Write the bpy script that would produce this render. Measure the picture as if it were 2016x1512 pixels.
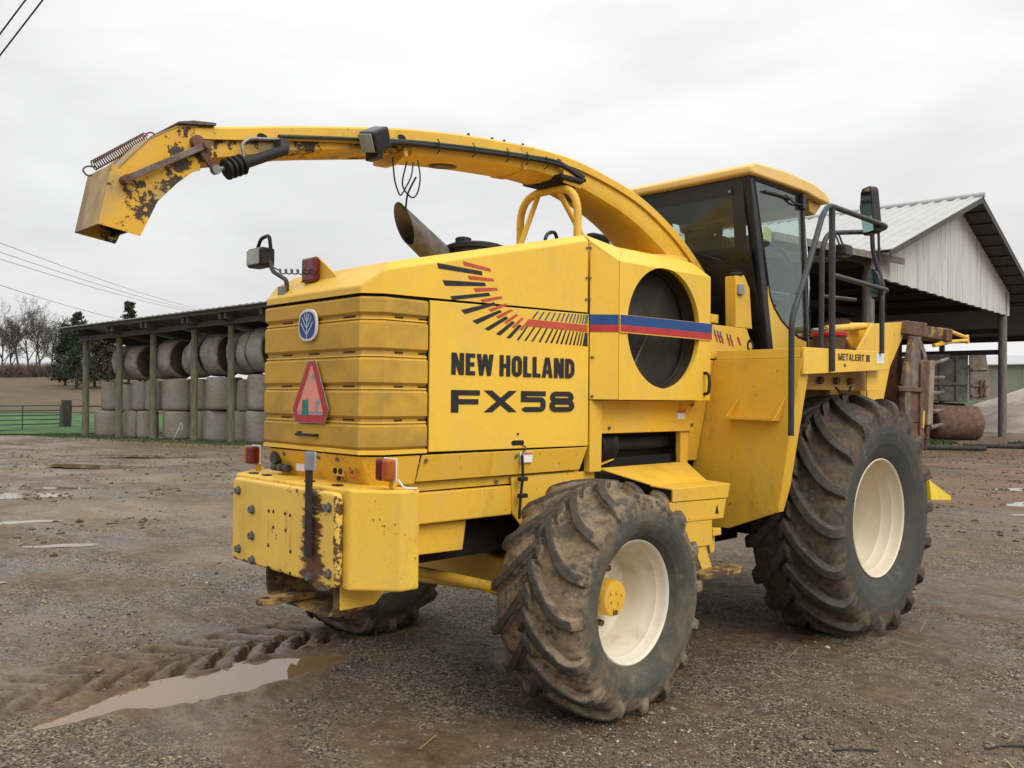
import bpy, bmesh, math, random
import numpy as np
from mathutils import Vector, Matrix

for o in list(bpy.data.objects):
    bpy.data.objects.remove(o)
scene = bpy.context.scene
COL = scene.collection
R = math.radians
# world axes: +X = right-hand side of the machine, +Y = its front, +Z = up (metres)

# ------------------------------------------------------------------ camera
cam_data = bpy.data.cameras.new('camera')
cam_data.sensor_width = 36.0
cam_data.lens = 1729.2 / 2016 * 36.0
cam_data.clip_start = 0.05
cam_data.clip_end = 3000
cam = bpy.data.objects.new('camera', cam_data)
COL.objects.link(cam)
yaw, pitch, roll = R(46.145), R(0.80), R(0.548)
fwd = Vector((-math.sin(yaw) * math.cos(pitch), math.cos(yaw) * math.cos(pitch), math.sin(pitch)))
rgt = Vector((math.cos(yaw), math.sin(yaw), 0))
upv = rgt.cross(fwd)
r2 = rgt * math.cos(roll) + upv * math.sin(roll)
u2 = -rgt * math.sin(roll) + upv * math.cos(roll)
cam.matrix_world = Matrix(((r2.x, u2.x, -fwd.x, 4.1078), (r2.y, u2.y, -fwd.y, -3.77),
                           (r2.z, u2.z, -fwd.z, 1.695), (0, 0, 0, 1)))
scene.camera = cam

# ------------------------------------------------------------------ world: overcast sky
SUN_EL, SUN_AZ = R(43), R(92)     # azimuth clockwise from +Y
world = bpy.data.worlds.new('World')
scene.world = world
world.use_nodes = True
wt = world.node_tree
for n in list(wt.nodes):
    wt.nodes.remove(n)
def wn(t, **k):
    n = wt.nodes.new(t)
    for a, b in k.items():
        setattr(n, a, b)
    return n
w_out = wn('ShaderNodeOutputWorld')
w_bg = wn('ShaderNodeBackground')
w_sky = wn('ShaderNodeTexSky', sky_type='NISHITA')
w_sky.sun_disc = False
w_sky.sun_elevation = SUN_EL
w_sky.sun_rotation = SUN_AZ
w_sky.dust_density = 6.0
w_sky.ozone_density = 1.0
w_tc = wn('ShaderNodeTexCoord')
w_sep = wn('ShaderNodeSeparateXYZ')
wt.links.new(w_tc.outputs['Generated'], w_sep.inputs[0])
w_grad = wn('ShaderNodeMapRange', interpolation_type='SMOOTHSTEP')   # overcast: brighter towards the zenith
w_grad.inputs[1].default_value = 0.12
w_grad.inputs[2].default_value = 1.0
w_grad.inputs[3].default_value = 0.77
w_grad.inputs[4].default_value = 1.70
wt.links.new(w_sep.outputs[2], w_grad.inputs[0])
w_map = wn('ShaderNodeMapping')
w_map.inputs['Scale'].default_value = (1.0, 1.0, 3.2)
wt.links.new(w_tc.outputs['Generated'], w_map.inputs[0])
w_no = wn('ShaderNodeTexNoise')
w_no.inputs['Scale'].default_value = 2.6
w_no.inputs['Detail'].default_value = 5
w_no.inputs['Roughness'].default_value = 0.5
w_no.inputs['Distortion'].default_value = 0.35
wt.links.new(w_map.outputs[0], w_no.inputs['Vector'])
w_cl = wn('ShaderNodeMapRange')
w_cl.inputs[1].default_value = 0.3
w_cl.inputs[2].default_value = 0.72
w_cl.inputs[3].default_value = 0.85
w_cl.inputs[4].default_value = 1.12
wt.links.new(w_no.outputs[0], w_cl.inputs[0])
w_mul = wn('ShaderNodeMath', operation='MULTIPLY')
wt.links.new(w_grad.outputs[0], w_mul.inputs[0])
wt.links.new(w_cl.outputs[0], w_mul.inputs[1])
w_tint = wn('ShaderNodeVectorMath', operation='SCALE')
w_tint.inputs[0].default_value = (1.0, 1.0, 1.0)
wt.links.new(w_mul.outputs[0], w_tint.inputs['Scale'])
w_s2 = wn('ShaderNodeVectorMath', operation='SCALE')
w_s2.inputs['Scale'].default_value = 0.10
wt.links.new(w_sky.outputs[0], w_s2.inputs[0])
w_mix = wn('ShaderNodeMix', data_type='RGBA')
w_mix.inputs[0].default_value = 0.94
wt.links.new(w_s2.outputs[0], w_mix.inputs[6])
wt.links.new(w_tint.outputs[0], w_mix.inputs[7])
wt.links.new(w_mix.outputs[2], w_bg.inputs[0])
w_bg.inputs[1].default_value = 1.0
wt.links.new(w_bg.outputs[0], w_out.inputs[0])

sun_data = bpy.data.lights.new('sun', 'SUN')
sun_data.energy = 1.5
sun_data.angle = R(40)
sun_data.color = (1.0, 0.965, 0.91)
sun = bpy.data.objects.new('sun', sun_data)
COL.objects.link(sun)
sd = Vector((math.sin(SUN_AZ) * math.cos(SUN_EL), math.cos(SUN_AZ) * math.cos(SUN_EL), math.sin(SUN_EL)))
sun.rotation_euler = sd.to_track_quat('Z', 'Y').to_euler()
sun.location = (0, 0, 30)

vs = scene.view_settings
vs.view_transform = 'Standard'
vs.look = 'None'
vs.exposure = 0.15
vs.gamma = 1.0
vs.use_curve_mapping = False
scene.cycles.use_denoising = True
scene.cycles.max_bounces = 8
scene.cycles.transparent_max_bounces = 12

# ------------------------------------------------------------------ material helpers
class NT:
    def __init__(self, name):
        self.m = bpy.data.materials.new(name)
        self.m.use_nodes = True
        self.t = self.m.node_tree
        for n in list(self.t.nodes):
            self.t.nodes.remove(n)
        self.out = self.t.nodes.new('ShaderNodeOutputMaterial')
        self.p = self.t.nodes.new('ShaderNodeBsdfPrincipled')
        self.t.links.new(self.p.outputs[0], self.out.inputs[0])
        self.tc = None
    def n(self, t, **k):
        x = self.t.nodes.new(t)
        for a, b in k.items():
            setattr(x, a, b)
        return x
    def l(self, a, b):
        self.t.links.new(a, b)
    def coord(self, scale=(1, 1, 1), rot=(0, 0, 0)):
        if self.tc is None:
            self.tc = self.n('ShaderNodeTexCoord')
        mp = self.n('ShaderNodeMapping')
        mp.inputs['Scale'].default_value = scale
        mp.inputs['Rotation'].default_value = rot
        self.l(self.tc.outputs['Object'], mp.inputs[0])
        return mp.outputs[0]
    def noise(self, scale, detail=4, rough=0.55, vec=None, dist=0.0):
        x = self.n('ShaderNodeTexNoise')
        x.inputs['Scale'].default_value = scale
        x.inputs['Detail'].default_value = detail
        x.inputs['Roughness'].default_value = rough
        x.inputs['Distortion'].default_value = dist
        self.l(vec if vec is not None else self.coord(), x.inputs['Vector'])
        return x.outputs[0]
    def voro(self, scale, vec=None, feature='F1', out=0, rnd=1.0):
        x = self.n('ShaderNodeTexVoronoi', feature=feature)
        x.inputs['Scale'].default_value = scale
        x.inputs['Randomness'].default_value = rnd
        self.l(vec if vec is not None else self.coord(), x.inputs['Vector'])
        return x.outputs[out]
    def ramp(self, v, a, b, lo=0.0, hi=1.0, smooth=True):
        x = self.n('ShaderNodeMapRange', interpolation_type='SMOOTHSTEP' if smooth else 'LINEAR')
        for i, q in enumerate((a, b, lo, hi)):
            x.inputs[i + 1].default_value = q
        self.l(v, x.inputs[0])
        return x.outputs[0]
    def math(self, op, a, b=None):
        x = self.n('ShaderNodeMath', operation=op)
        for i, q in enumerate((a, b)):
            if q is None:
                continue
            if isinstance(q, (int, float)):
                x.inputs[i].default_value = q
            else:
                self.l(q, x.inputs[i])
        return x.outputs[0]
    def mix(self, f, a, b, mode='MIX'):
        x = self.n('ShaderNodeMix', data_type='RGBA', blend_type=mode)
        for i, q in ((0, f), (6, a), (7, b)):
            if isinstance(q, (int, float)):
                x.inputs[i].default_value = q
            elif isinstance(q, tuple):
                x.inputs[i].default_value = (q[0], q[1], q[2], 1)
            else:
                self.l(q, x.inputs[i])
        return x.outputs[2]
    def attr(self, name):
        x = self.n('ShaderNodeAttribute')
        x.attribute_name = name
        return x.outputs['Fac']
    def base(self, c):
        if isinstance(c, tuple):
            self.p.inputs['Base Color'].default_value = (c[0], c[1], c[2], 1)
        else:
            self.l(c, self.p.inputs['Base Color'])
    def rough(self, r):
        if isinstance(r, (int, float)):
            self.p.inputs['Roughness'].default_value = r
        else:
            self.l(r, self.p.inputs['Roughness'])
    def bump(self, h, strength=0.3, dist=0.01):
        x = self.n('ShaderNodeBump')
        x.inputs['Strength'].default_value = strength
        x.inputs['Distance'].default_value = dist
        self.l(h, x.inputs['Height'])
        self.l(x.outputs[0], self.p.inputs['Normal'])

def rnd_rgb(k, c, amt):
    return tuple(max(0, v * (1 + amt)) for v in c)

def paint(name, base, dirt=0.25, chips=0.0, rough=0.42, dirtcol=(0.20, 0.13, 0.05), streak=0.3, fine=0.0, chipcol=(0.05, 0.022, 0.012)):
    k = NT(name)
    big = k.noise(1.3, 4)
    c = k.mix(k.ramp(big, 0.3, 0.75), rnd_rgb(k, base, -0.07), rnd_rgb(k, base, 0.05))
    st = k.noise(5.0, 5, 0.6, k.coord((1, 1, 0.22)))
    c = k.mix(k.math('MULTIPLY', k.ramp(st, 0.48, 0.82), streak), c, dirtcol)
    bl = k.noise(2.6, 7, 0.68)
    c = k.mix(k.math('MULTIPLY', k.ramp(bl, 0.5, 0.74), dirt), c, dirtcol)
    du = k.noise(3.6, 7, 0.72, k.coord((1, 1, 0.6)))
    c = k.mix(k.ramp(du, 0.40, 0.78, 0.0, 0.34), c, (0.47, 0.36, 0.17))      # dust film
    sp = k.noise(60, 3, 0.6)
    c = k.mix(k.math('MULTIPLY', k.ramp(sp, 0.60, 0.72), 0.10 + dirt * 0.25), c, dirtcol)
    if chips > 0:
        gm = k.noise(1.7, 6, 0.7, k.coord((1.3, 1.3, 0.55), (0.1, 0.2, 0.0)), 0.4)
        c = k.mix(k.ramp(gm, 0.56, 0.74, 0.0, 0.55), c, (0.17, 0.10, 0.03))
        ch = k.noise(24, 7, 0.78, k.coord((1, 1, 0.7), (0.2, 0.3, 0.1)), 0.6)
        am = k.noise(1.9, 3)
        th = k.math('ADD', ch, k.math('MULTIPLY', am, 0.30))
        mask = k.ramp(th, 0.905 - chips * 0.20, 0.92 - chips * 0.20)
        c = k.mix(mask, c, chipcol)
        sc_ = k.noise(70, 3, 0.55, k.coord((1, 1, 0.45), (0.4, 0.3, 0.6)))
        am2 = k.noise(3.3, 3)
        c = k.mix(k.ramp(k.math('ADD', sc_, k.math('MULTIPLY', am2, 0.35)), 0.955 - chips * 0.16, 0.965 - chips * 0.16), c, rnd_rgb(k, chipcol, 1.2))
    k.base(c)
    k.rough(k.ramp(du, 0.35, 0.75, rough - 0.04, rough + 0.26))
    k.p.inputs['Specular IOR Level'].default_value = 0.35
    k.bump(k.math('ADD', k.math('MULTIPLY', k.noise(40, 3), 0.12), k.noise(2.4, 3)), 0.10, 0.02)
    return k.m

def plain(name, base, rough=0.5, var=0.15, metal=0.0, nscale=12, bump=0.08, spec=0.4):
    k = NT(name)
    v = k.noise(nscale, 5, 0.6)
    k.base(k.mix(k.ramp(v, 0.3, 0.75), rnd_rgb(k, base, -var), rnd_rgb(k, base, var)))
    k.rough(k.ramp(v, 0.3, 0.75, rough - 0.06, rough + 0.08))
    k.p.inputs['Metallic'].default_value = metal
    k.p.inputs['Specular IOR Level'].default_value = spec
    if bump:
        k.bump(k.noise(nscale * 4, 4), bump, 0.01)
    return k.m

M = {}
YEL = (0.83, 0.512, 0.050)
M['yellow'] = paint('yellow_paint', YEL, 0.16, 0.0, streak=0.12)
M['yellow_used'] = paint('yellow_paint_scratched', (0.78, 0.460, 0.040), 0.30, 0.44, streak=0.22)
M['yellow_worn'] = paint('yellow_paint_worn', (0.78, 0.485, 0.052), 0.34, 0.42, streak=0.25, rough=0.5)
M['yellow_dirty'] = paint('yellow_paint_dirty', (0.50, 0.285, 0.045), 0.55, 0.22, streak=0.4, rough=0.5)
M['yellow_roof'] = paint('yellow_roof_faded', (0.78, 0.51, 0.16), 0.10, 0.0, streak=0.1)

def peel():
    k = NT('yellow_paint_peeling')
    a = k.noise(5.5, 6, 0.66)
    b = k.noise(26, 5, 0.7)
    t = k.math('ADD', k.math('MULTIPLY', a, 0.72), k.math('MULTIPLY', b, 0.36))
    dark = k.mix(k.noise(9, 4), (0.030, 0.019, 0.012), (0.085, 0.055, 0.034))
    worn = k.mix(k.ramp(k.noise(3.2, 4), 0.35, 0.65), (0.66, 0.37, 0.025), (0.36, 0.26, 0.12))
    m = k.ramp(t, 0.575, 0.60)
    k.base(k.mix(m, worn, dark))
    k.rough(k.ramp(t, 0.4, 0.6, 0.45, 0.8))
    k.bump(m, 0.2, 0.003)
    return k.m
M['peel'] = peel()
def tanmetal():
    k = NT('weathered_tan_sheet')
    a = k.noise(4, 6, 0.65, k.coord((1, 1, 0.5)))
    k.base(k.mix(k.ramp(a, 0.35, 0.7), (0.50, 0.34, 0.13), (0.20, 0.14, 0.08)))
    k.rough(0.7)
    return k.m
M['tan'] = tanmetal()

def weight_mat():
    k = NT('rust_stained_yellow')
    k.tc = k.n('ShaderNodeTexCoord')
    sx = k.n('ShaderNodeSeparateXYZ')
    k.l(k.tc.outputs['Object'], sx.inputs[0])
    base = k.mix(k.ramp(k.noise(2.2, 4), 0.3, 0.7), (0.70, 0.45, 0.075), (0.79, 0.51, 0.085))
    gr = k.noise(7, 6, 0.7, k.coord((1, 1, 0.25)))
    base = k.mix(k.math('MULTIPLY', k.ramp(gr, 0.5, 0.75), 0.45), base, (0.30, 0.19, 0.07))
    # stain where the strap has rubbed and rust has run
    dx = k.math('ABSOLUTE', k.math('SUBTRACT', sx.outputs[0], 0.325))
    smear = k.noise(10, 6, 0.75, k.coord((0.45, 1, 3.4)))
    s = k.math('SUBTRACT', k.math('ADD', smear, k.ramp(dx, 0.03, 0.20, 0.23, -0.13)), 0.60)
    low = k.ramp(sx.outputs[2], 0.78, 1.08, 0.07, -0.02)
    s = k.ramp(k.math('ADD', s, low), 0.0, 0.09)
    rust = k.mix(k.noise(30, 4), (0.045, 0.020, 0.012), (0.16, 0.07, 0.03))
    c = k.mix(s, base, rust)
    ch = k.noise(20, 6, 0.75)
    am = k.noise(2.1, 3)
    c = k.mix(k.ramp(k.math('ADD', ch, k.math('MULTIPLY', am, 0.3)), 0.80, 0.82), c, rust)
    # paint worn through along the plate's edges
    ex_ = k.math('MAXIMUM', k.ramp(k.math('ABSOLUTE', sx.outputs[0]), 0.490, 0.525), k.math('MAXIMUM', k.ramp(sx.outputs[2], 0.815, 0.775), k.ramp(sx.outputs[2], 1.215, 1.235, 0, 0.8)))
    c = k.mix(k.ramp(k.math('ADD', k.math('MULTIPLY', ex_, 0.30), k.noise(24, 6, 0.7)), 0.76, 0.80), c, rust)
    # runs below the plate's holes
    hole = None
    for hx in (-0.11, 0.07, 0.115):
        d = k.ramp(k.math('ABSOLUTE', k.math('SUBTRACT', sx.outputs[0], hx)), 0.004, 0.022, 1, 0)
        hole = d if hole is None else k.math('MAXIMUM', hole, d)
    run = k.math('MULTIPLY', hole, k.ramp(k.noise(16, 4, 0.6, k.coord((1, 1, 0.3))), 0.4, 0.65, 0.0, 0.5))
    c = k.mix(k.math('MULTIPLY', run, k.ramp(sx.outputs[2], 1.10, 1.04, 0, 1)), c, (0.34, 0.18, 0.06))
    k.base(c)
    k.rough(0.55)
    k.bump(ch, 0.1, 0.005)
    return k.m
M['weight'] = weight_mat()

def grille_mat():
    k = NT('perforated_grille_yellow')
    k.tc = k.n('ShaderNodeTexCoord')
    sx = k.n('ShaderNodeSeparateXYZ')
    k.l(k.tc.outputs['Object'], sx.inputs[0])
    h = k.math('ADD', sx.outputs[0], sx.outputs[1])
    a = k.math('SINE', k.math('MULTIPLY', h, 620.0))
    b = k.math('SINE', k.math('MULTIPLY', sx.outputs[2], 620.0))
    dots = k.ramp(k.math('MULTIPLY', a, b), 0.15, 0.6)
    d1 = k.noise(1.7, 6, 0.62, k.coord((1, 1, 1.6), (0.3, 0.5, 0)))
    d2 = k.noise(7, 6, 0.7, k.coord((1, 1, 1)))
    dirt = k.ramp(k.math('ADD', k.math('MULTIPLY', d1, 0.75), k.math('MULTIPLY', d2, 0.35)), 0.42, 0.74)
    c = k.mix(dirt, (0.62, 0.355, 0.040), (0.35, 0.215, 0.045))
    c = k.mix(k.ramp(k.noise(2.4, 6, 0.7, k.coord((1.6, 1.6, 0.8))), 0.58, 0.72, 0, 0.45), c, (0.30, 0.25, 0.12))
    c = k.mix(k.math('MULTIPLY', dots, 0.42), c, (0.16, 0.09, 0.02))
    k.base(c)
    k.rough(0.55)
    k.p.inputs['Specular IOR Level'].default_value = 0.3
    return k.m
M['grille'] = grille_mat()

M['black_decal'] = plain('black_print', (0.016, 0.016, 0.017), 0.45, 0.2, bump=0)
M['red_decal'] = plain('red_print', (0.50, 0.075, 0.035), 0.45, 0.12, bump=0)
M['crimson_decal'] = plain('crimson_print', (0.42, 0.028, 0.030), 0.4, 0.12, bump=0)
M['blue_decal'] = plain('blue_print', (0.010, 0.060, 0.21), 0.4, 0.12, bump=0)
M['steel_blue_decal'] = plain('faded_blue_print', (0.055, 0.115, 0.16), 0.45, 0.15, bump=0)
M['white_print'] = plain('white_print', (0.72, 0.72, 0.68), 0.5, 0.08, bump=0)
M['orange_print'] = plain('orange_print', (0.55, 0.12, 0.03), 0.5, 0.1, bump=0)
M['black'] = plain('black_paint', (0.014, 0.014, 0.015), 0.38, 0.3, nscale=6)
M['rail'] = plain('dark_grey_rail_paint', (0.030, 0.031, 0.034), 0.45, 0.25, nscale=9)
M['rubber'] = plain('black_rubber', (0.012, 0.012, 0.012), 0.65, 0.3)
M['dark'] = plain('dark_metal_and_shade', (0.010, 0.009, 0.008), 0.75, 0.4)  # near-black metal, also used as shade inside openings
M['greydark'] = plain('greasy_grey_metal', (0.05, 0.048, 0.045), 0.6, 0.35)
M['steel'] = plain('dull_steel', (0.23, 0.235, 0.235), 0.42, 0.3, metal=0.7, nscale=30)
M['bolt'] = plain('zinc_bolt', (0.16, 0.165, 0.16), 0.5, 0.35, metal=0.5, nscale=40)
M['zinc'] = plain('weathered_zinc', (0.32, 0.34, 0.35), 0.5, 0.2, metal=0.4, nscale=20)
M['green_hose'] = plain('dark_green_hose', (0.018, 0.032, 0.022), 0.5, 0.2)
M['strap'] = plain('dark_brown_strap', (0.030, 0.020, 0.016), 0.7, 0.3, nscale=25)
def screen_mat():
    k = NT('dark_intake_mesh')
    d = k.noise(3.5, 6, 0.65)
    c = k.mix(k.ramp(d, 0.42, 0.72), (0.020, 0.017, 0.013), (0.062, 0.047, 0.030))
    k.base(k.mix(k.ramp(k.noise(45, 4, 0.7), 0.60, 0.72, 0, 0.4), c, (0.085, 0.065, 0.040)))
    k.rough(0.85)
    k.bump(k.voro(260, None, 'F1', 0, 0.1), 0.3, 0.003)
    return k.m
M['screen'] = screen_mat()
M['seat'] = plain('black_seat_cloth', (0.018, 0.018, 0.02), 0.85, 0.2)
M['headliner'] = plain('dark_cab_lining', (0.02, 0.02, 0.021), 0.9, 0.15)
def rusty(name, a, b, sc=6, rough=0.8, lo=0.35, hi=0.65):
    k = NT(name)
    v = k.noise(sc, 7, 0.68)
    k.base(k.mix(k.ramp(v, lo, hi), a, b))
    k.rough(rough)
    k.bump(k.noise(sc * 6, 5, 0.7), 0.25, 0.006)
    return k.m
M['rust'] = rusty('rusted_steel', (0.075, 0.032, 0.018), (0.17, 0.085, 0.05))
M['rust_grey'] = rusty('grey_brown_worn_steel', (0.085, 0.058, 0.046), (0.20, 0.155, 0.125), 7)
M['exhaust'] = rusty('heat_browned_pipe', (0.062, 0.052, 0.048), (0.14, 0.128, 0.122), 9, 0.55)
M['dirty_yellow_rust'] = rusty('yellow_rust_flaked', (0.075, 0.042, 0.026), (0.40, 0.25, 0.055), 10, 0.8, 0.46, 0.66)
M['cream'] = plain('cream_rim_paint', (0.66, 0.585, 0.44), 0.45, 0.07, nscale=4, bump=0.03)
def rim_dirty():
    k = NT('cream_rim_with_mud')
    a = k.noise(6, 6, 0.65)
    c = k.mix(k.ramp(a, 0.50, 0.78, 0, 0.6), (0.70, 0.635, 0.50), (0.40, 0.29, 0.17))
    b = k.noise(35, 4, 0.7)
    c = k.mix(k.ramp(b, 0.68, 0.74), c, (0.16, 0.08, 0.04))
    k.base(c)
    k.rough(0.5)
    return k.m
M['cream_dirty'] = rim_dirty()

def lens(name, c):
    k = NT(name)
    k.base(k.mix(k.ramp(k.noise(9, 4), 0.3, 0.7), rnd_rgb(k, c, -0.3), c))
    k.rough(0.25)
    v = k.n('ShaderNodeTexWave')
    v.inputs['Scale'].default_value = 60
    k.l(k.coord(), v.inputs['Vector'])
    k.bump(v.outputs[0], 0.12, 0.002)
    return k.m
M['red_lens'] = lens('red_lens', (0.15, 0.009, 0.010))
M['amber_lens'] = lens('amber_lens', (0.46, 0.10, 0.010))
M['clear_lens'] = lens('frosted_lamp_glass', (0.36, 0.36, 0.32))

def glass(name, tint, refl=1.0):
    k = NT(name)
    k.t.nodes.remove(k.p)
    tr = k.n('ShaderNodeBsdfTransparent')
    tr.inputs[0].default_value = (*tint, 1)
    gl = k.n('ShaderNodeBsdfGlossy')
    gl.inputs[0].default_value = (0.9, 0.95, 0.95, 1)
    gl.inputs['Roughness'].default_value = 0.015
    lw_ = k.n('ShaderNodeLayerWeight')
    lw_.inputs[0].default_value = 0.5
    fr_ = k.math('ADD', k.math('MULTIPLY', k.math('POWER', lw_.outputs['Facing'], 4.5), 0.92), 0.045)
    df = k.n('ShaderNodeBsdfDiffuse')
    df.inputs[0].default_value = (0.45, 0.43, 0.38, 1)
    mx = k.n('ShaderNodeMixShader')
    k.l(k.math('MINIMUM', k.math('MULTIPLY', fr_, refl), 0.95), mx.inputs[0])
    k.l(tr.outputs[0], mx.inputs[1])
    k.l(gl.outputs[0], mx.inputs[2])
    m2 = k.n('ShaderNodeMixShader')        # thin film of dust on the pane
    k.l(k.ramp(k.noise(3, 5, 0.6), 0.4, 0.8, 0.015, 0.06), m2.inputs[0])
    k.l(mx.outputs[0], m2.inputs[1])
    k.l(df.outputs[0], m2.inputs[2])
    k.l(m2.outputs[0], k.out.inputs[0])
    return k.m
M['glass'] = glass('green_tinted_glass', (0.86, 0.93, 0.915), 1.3)
M['glass_dark'] = glass('dark_tinted_glass', (0.80, 0.87, 0.855), 0.55)
def mirror_m():
    k = NT('mirror_glass')
    k.base((0.55, 0.66, 0.64))
    k.p.inputs['Metallic'].default_value = 1.0
    k.rough(0.06)
    return k.m
M['mirror'] = mirror_m()

# ------------------------------------------------------------------ mesh helpers
def link(name, me, parent=None, mat=None):
    o = bpy.data.objects.new(name, me)
    COL.objects.link(o)
    if parent is not None:
        o.parent = parent
    if mat is not None and me is not None:
        me.materials.append(M[mat] if isinstance(mat, str) else mat)
    return o
def smooth(me, flag=True, angle=None):
    me.polygons.foreach_set('use_smooth', [flag] * len(me.polygons))
def mesh(name, v, f, mat, parent=None, sm=False, bevel=0.0, seg=2):
    me = bpy.data.meshes.new(name)
    me.from_pydata([tuple(map(float, q)) for q in v], [], f)
    bm = bmesh.new()
    bm.from_mesh(me)
    bmesh.ops.recalc_face_normals(bm, faces=bm.faces)
    bm.to_mesh(me)
    bm.free()
    me.update()
    if sm:
        smooth(me)
    o = link(name, me, parent, mat)
    if bevel > 0:
        b = o.modifiers.new('bevel', 'BEVEL')
        b.width = bevel
        b.segments = seg
        b.limit_method = 'ANGLE'
        b.angle_limit = R(28)
        b.harden_normals = False
    return o
class MB:
    """collects simple solids of ONE part"""
    def __init__(self):
        self.v, self.f = [], []
    def add(self, v, f):
        n = len(self.v)
        self.v += [tuple(q) for q in v]
        self.f += [tuple(i + n for i in q) for q in f]
        return self
    def box(self, x0, x1, y0, y1, z0, z1):
        v = [(x, y, z) for x in (x0, x1) for y in (y0, y1) for z in (z0, z1)]
        return self.add(v, [(0, 1, 3, 2), (4, 6, 7, 5), (0, 4, 5, 1), (2, 3, 7, 6), (0, 2, 6, 4), (1, 5, 7, 3)])
    def prism(self, poly, vec):
        n = len(poly)
        v = [tuple(p) for p in poly] + [tuple(p[i] + vec[i] for i in range(3)) for p in poly]
        f = [tuple(range(n)), tuple(range(2 * n - 1, n - 1, -1))]
        f += [(i, (i + 1) % n, n + (i + 1) % n, n + i) for i in range(n)]
        return self.add(v, f)
    def quad(self, a, b, c, d):
        return self.add([a, b, c, d], [(0, 1, 2, 3)])
    def tube(self, pts, r, seg=10, cap=True, radii=None):
        P = [Vector(p) for p in pts]
        n = len(P)
        T = []
        for i in range(n):
            a = P[min(i + 1, n - 1)] - P[max(i - 1, 0)]
            T.append(a.normalized() if a.length > 1e-9 else Vector((0, 0, 1)))
        ref = Vector((0, 0, 1)) if abs(T[0].z) < 0.9 else Vector((1, 0, 0))
        nx = (ref - T[0] * ref.dot(T[0])).normalized()
        v, f = [], []
        for i in range(n):
            nx = (nx - T[i] * nx.dot(T[i]))
            nx = nx.normalized() if nx.length > 1e-6 else T[i].orthogonal().normalized()
            ny = T[i].cross(nx)
            rr = radii[i] if radii else r
            for k in range(seg):
                a = 2 * math.pi * k / seg
                v.append(P[i] + nx * (math.cos(a) * rr) + ny * (math.sin(a) * rr))
        for i in range(n - 1):
            for k in range(seg):
                k2 = (k + 1) % seg
                f.append((i * seg + k, i * seg + k2, (i + 1) * seg + k2, (i + 1) * seg + k))
        if cap:
            f.append(tuple(range(seg - 1, -1, -1)))
            f.append(tuple((n - 1) * seg + k for k in range(seg)))
        return self.add(v, f)
    def build(self, name, mat, parent=None, sm=False, bevel=0.0, seg=2):
        return mesh(name, self.v, self.f, mat, parent, sm, bevel, seg)
def box(name, x0, x1, y0, y1, z0, z1, mat, parent=None, bevel=0.004, seg=2):
    return MB().box(x0, x1, y0, y1, z0, z1).build(name, mat, parent, bevel=bevel, seg=seg)
def prism(name, poly, vec, mat, parent=None, bevel=0.004, seg=2):
    return MB().prism(poly, vec).build(name, mat, parent, bevel=bevel, seg=seg)
def autosmooth(o, ang=35):
    smooth(o.data)
    try:
        o.data.set_sharp_from_angle(angle=R(ang))
    except Exception:
        pass
    return o
def tube(name, pts, r, mat, parent=None, seg=10, radii=None):
    return autosmooth(MB().tube(pts, r, seg, True, radii).build(name, mat, parent), 50)
def rounded(pts, rad, n=6):
    """polyline with its inner corners rounded"""
    P = [Vector(p) for p in pts]
    out = [P[0]]
    for i in range(1, len(P) - 1):
        a, b, c = P[i - 1], P[i], P[i + 1]
        d1, d2 = (a - b), (c - b)
        k = min(rad, d1.length * 0.48, d2.length * 0.48)
        p, q = b + d1.normalized() * k, b + d2.normalized() * k
        for j in range(n + 1):
            t = j / n
            out.append(p.lerp(b, t).lerp(b.lerp(q, t), t))
    out.append(P[-1])
    return out
def catmull(pts, n=8):
    P = [Vector(p) for p in pts]
    P = [P[0] * 2 - P[1]] + P + [P[-1] * 2 - P[-2]]
    out = []
    for i in range(1, len(P) - 2):
        for j in range(n):
            t = j / n
            p0, p1, p2, p3 = P[i - 1:i + 3]
            out.append(0.5 * ((2 * p1) + (p2 - p0) * t + (2 * p0 - 5 * p1 + 4 * p2 - p3) * t * t + (3 * p1 - p0 - 3 * p2 + p3) * t ** 3))
    out.append(P[-2])
    return out
def lathe(name, prof, mat, parent=None, seg=48, axis='X', ang=30):
    """prof: (offset along axis, radius)"""
    v, f = [], []
    n = len(prof)
    for k in range(seg):
        a = 2 * math.pi * k / seg
        c, s = math.cos(a), math.sin(a)
        for o, r in prof:
            v.append({'X': (o, r * c, r * s), 'Y': (r * c, o, r * s), 'Z': (r * c, r * s, o)}[axis])
    for k in range(seg):
        k2 = (k + 1) % seg
        for i in range(n - 1):
            f.append((k * n + i, k * n + i + 1, k2 * n + i + 1, k2 * n + i))
    me = bpy.data.meshes.new(name)
    me.from_pydata(v, [], f)
    bm = bmesh.new()
    bm.from_mesh(me)
    bmesh.ops.remove_doubles(bm, verts=bm.verts, dist=1e-5)
    bmesh.ops.recalc_face_normals(bm, faces=bm.faces)
    bm.to_mesh(me)
    bm.free()
    return autosmooth(link(name, me, parent, mat), ang)
def empty(name, loc=(0, 0, 0), parent=None):
    o = bpy.data.objects.new(name, None)
    COL.objects.link(o)
    o.location = loc
    o.empty_display_size = 0.2
    if parent is not None:
        o.parent = parent
    return o
def tag(o, label, cat=None, group=None, kind=None):
    o['label'] = label
    if cat:
        o['category'] = cat
    if group:
        o['group'] = group
    if kind:
        o['kind'] = kind
    return o
def structure(o, label=None):
    o['kind'] = 'structure'
    if label:
        o['label'] = label
    return o
def stuff(o, label=None, cat=None):
    o['kind'] = 'stuff'
    if label:
        o['label'] = label
    if cat:
        o['category'] = cat
    return o
def inst(src, loc, parent=None, rot=None, scale=None):
    o = src.copy()
    COL.objects.link(o)
    o.location = loc
    if rot is not None:
        o.rotation_euler = rot
    if scale is not None:
        o.scale = scale
    o.parent = parent
    return o

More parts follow.
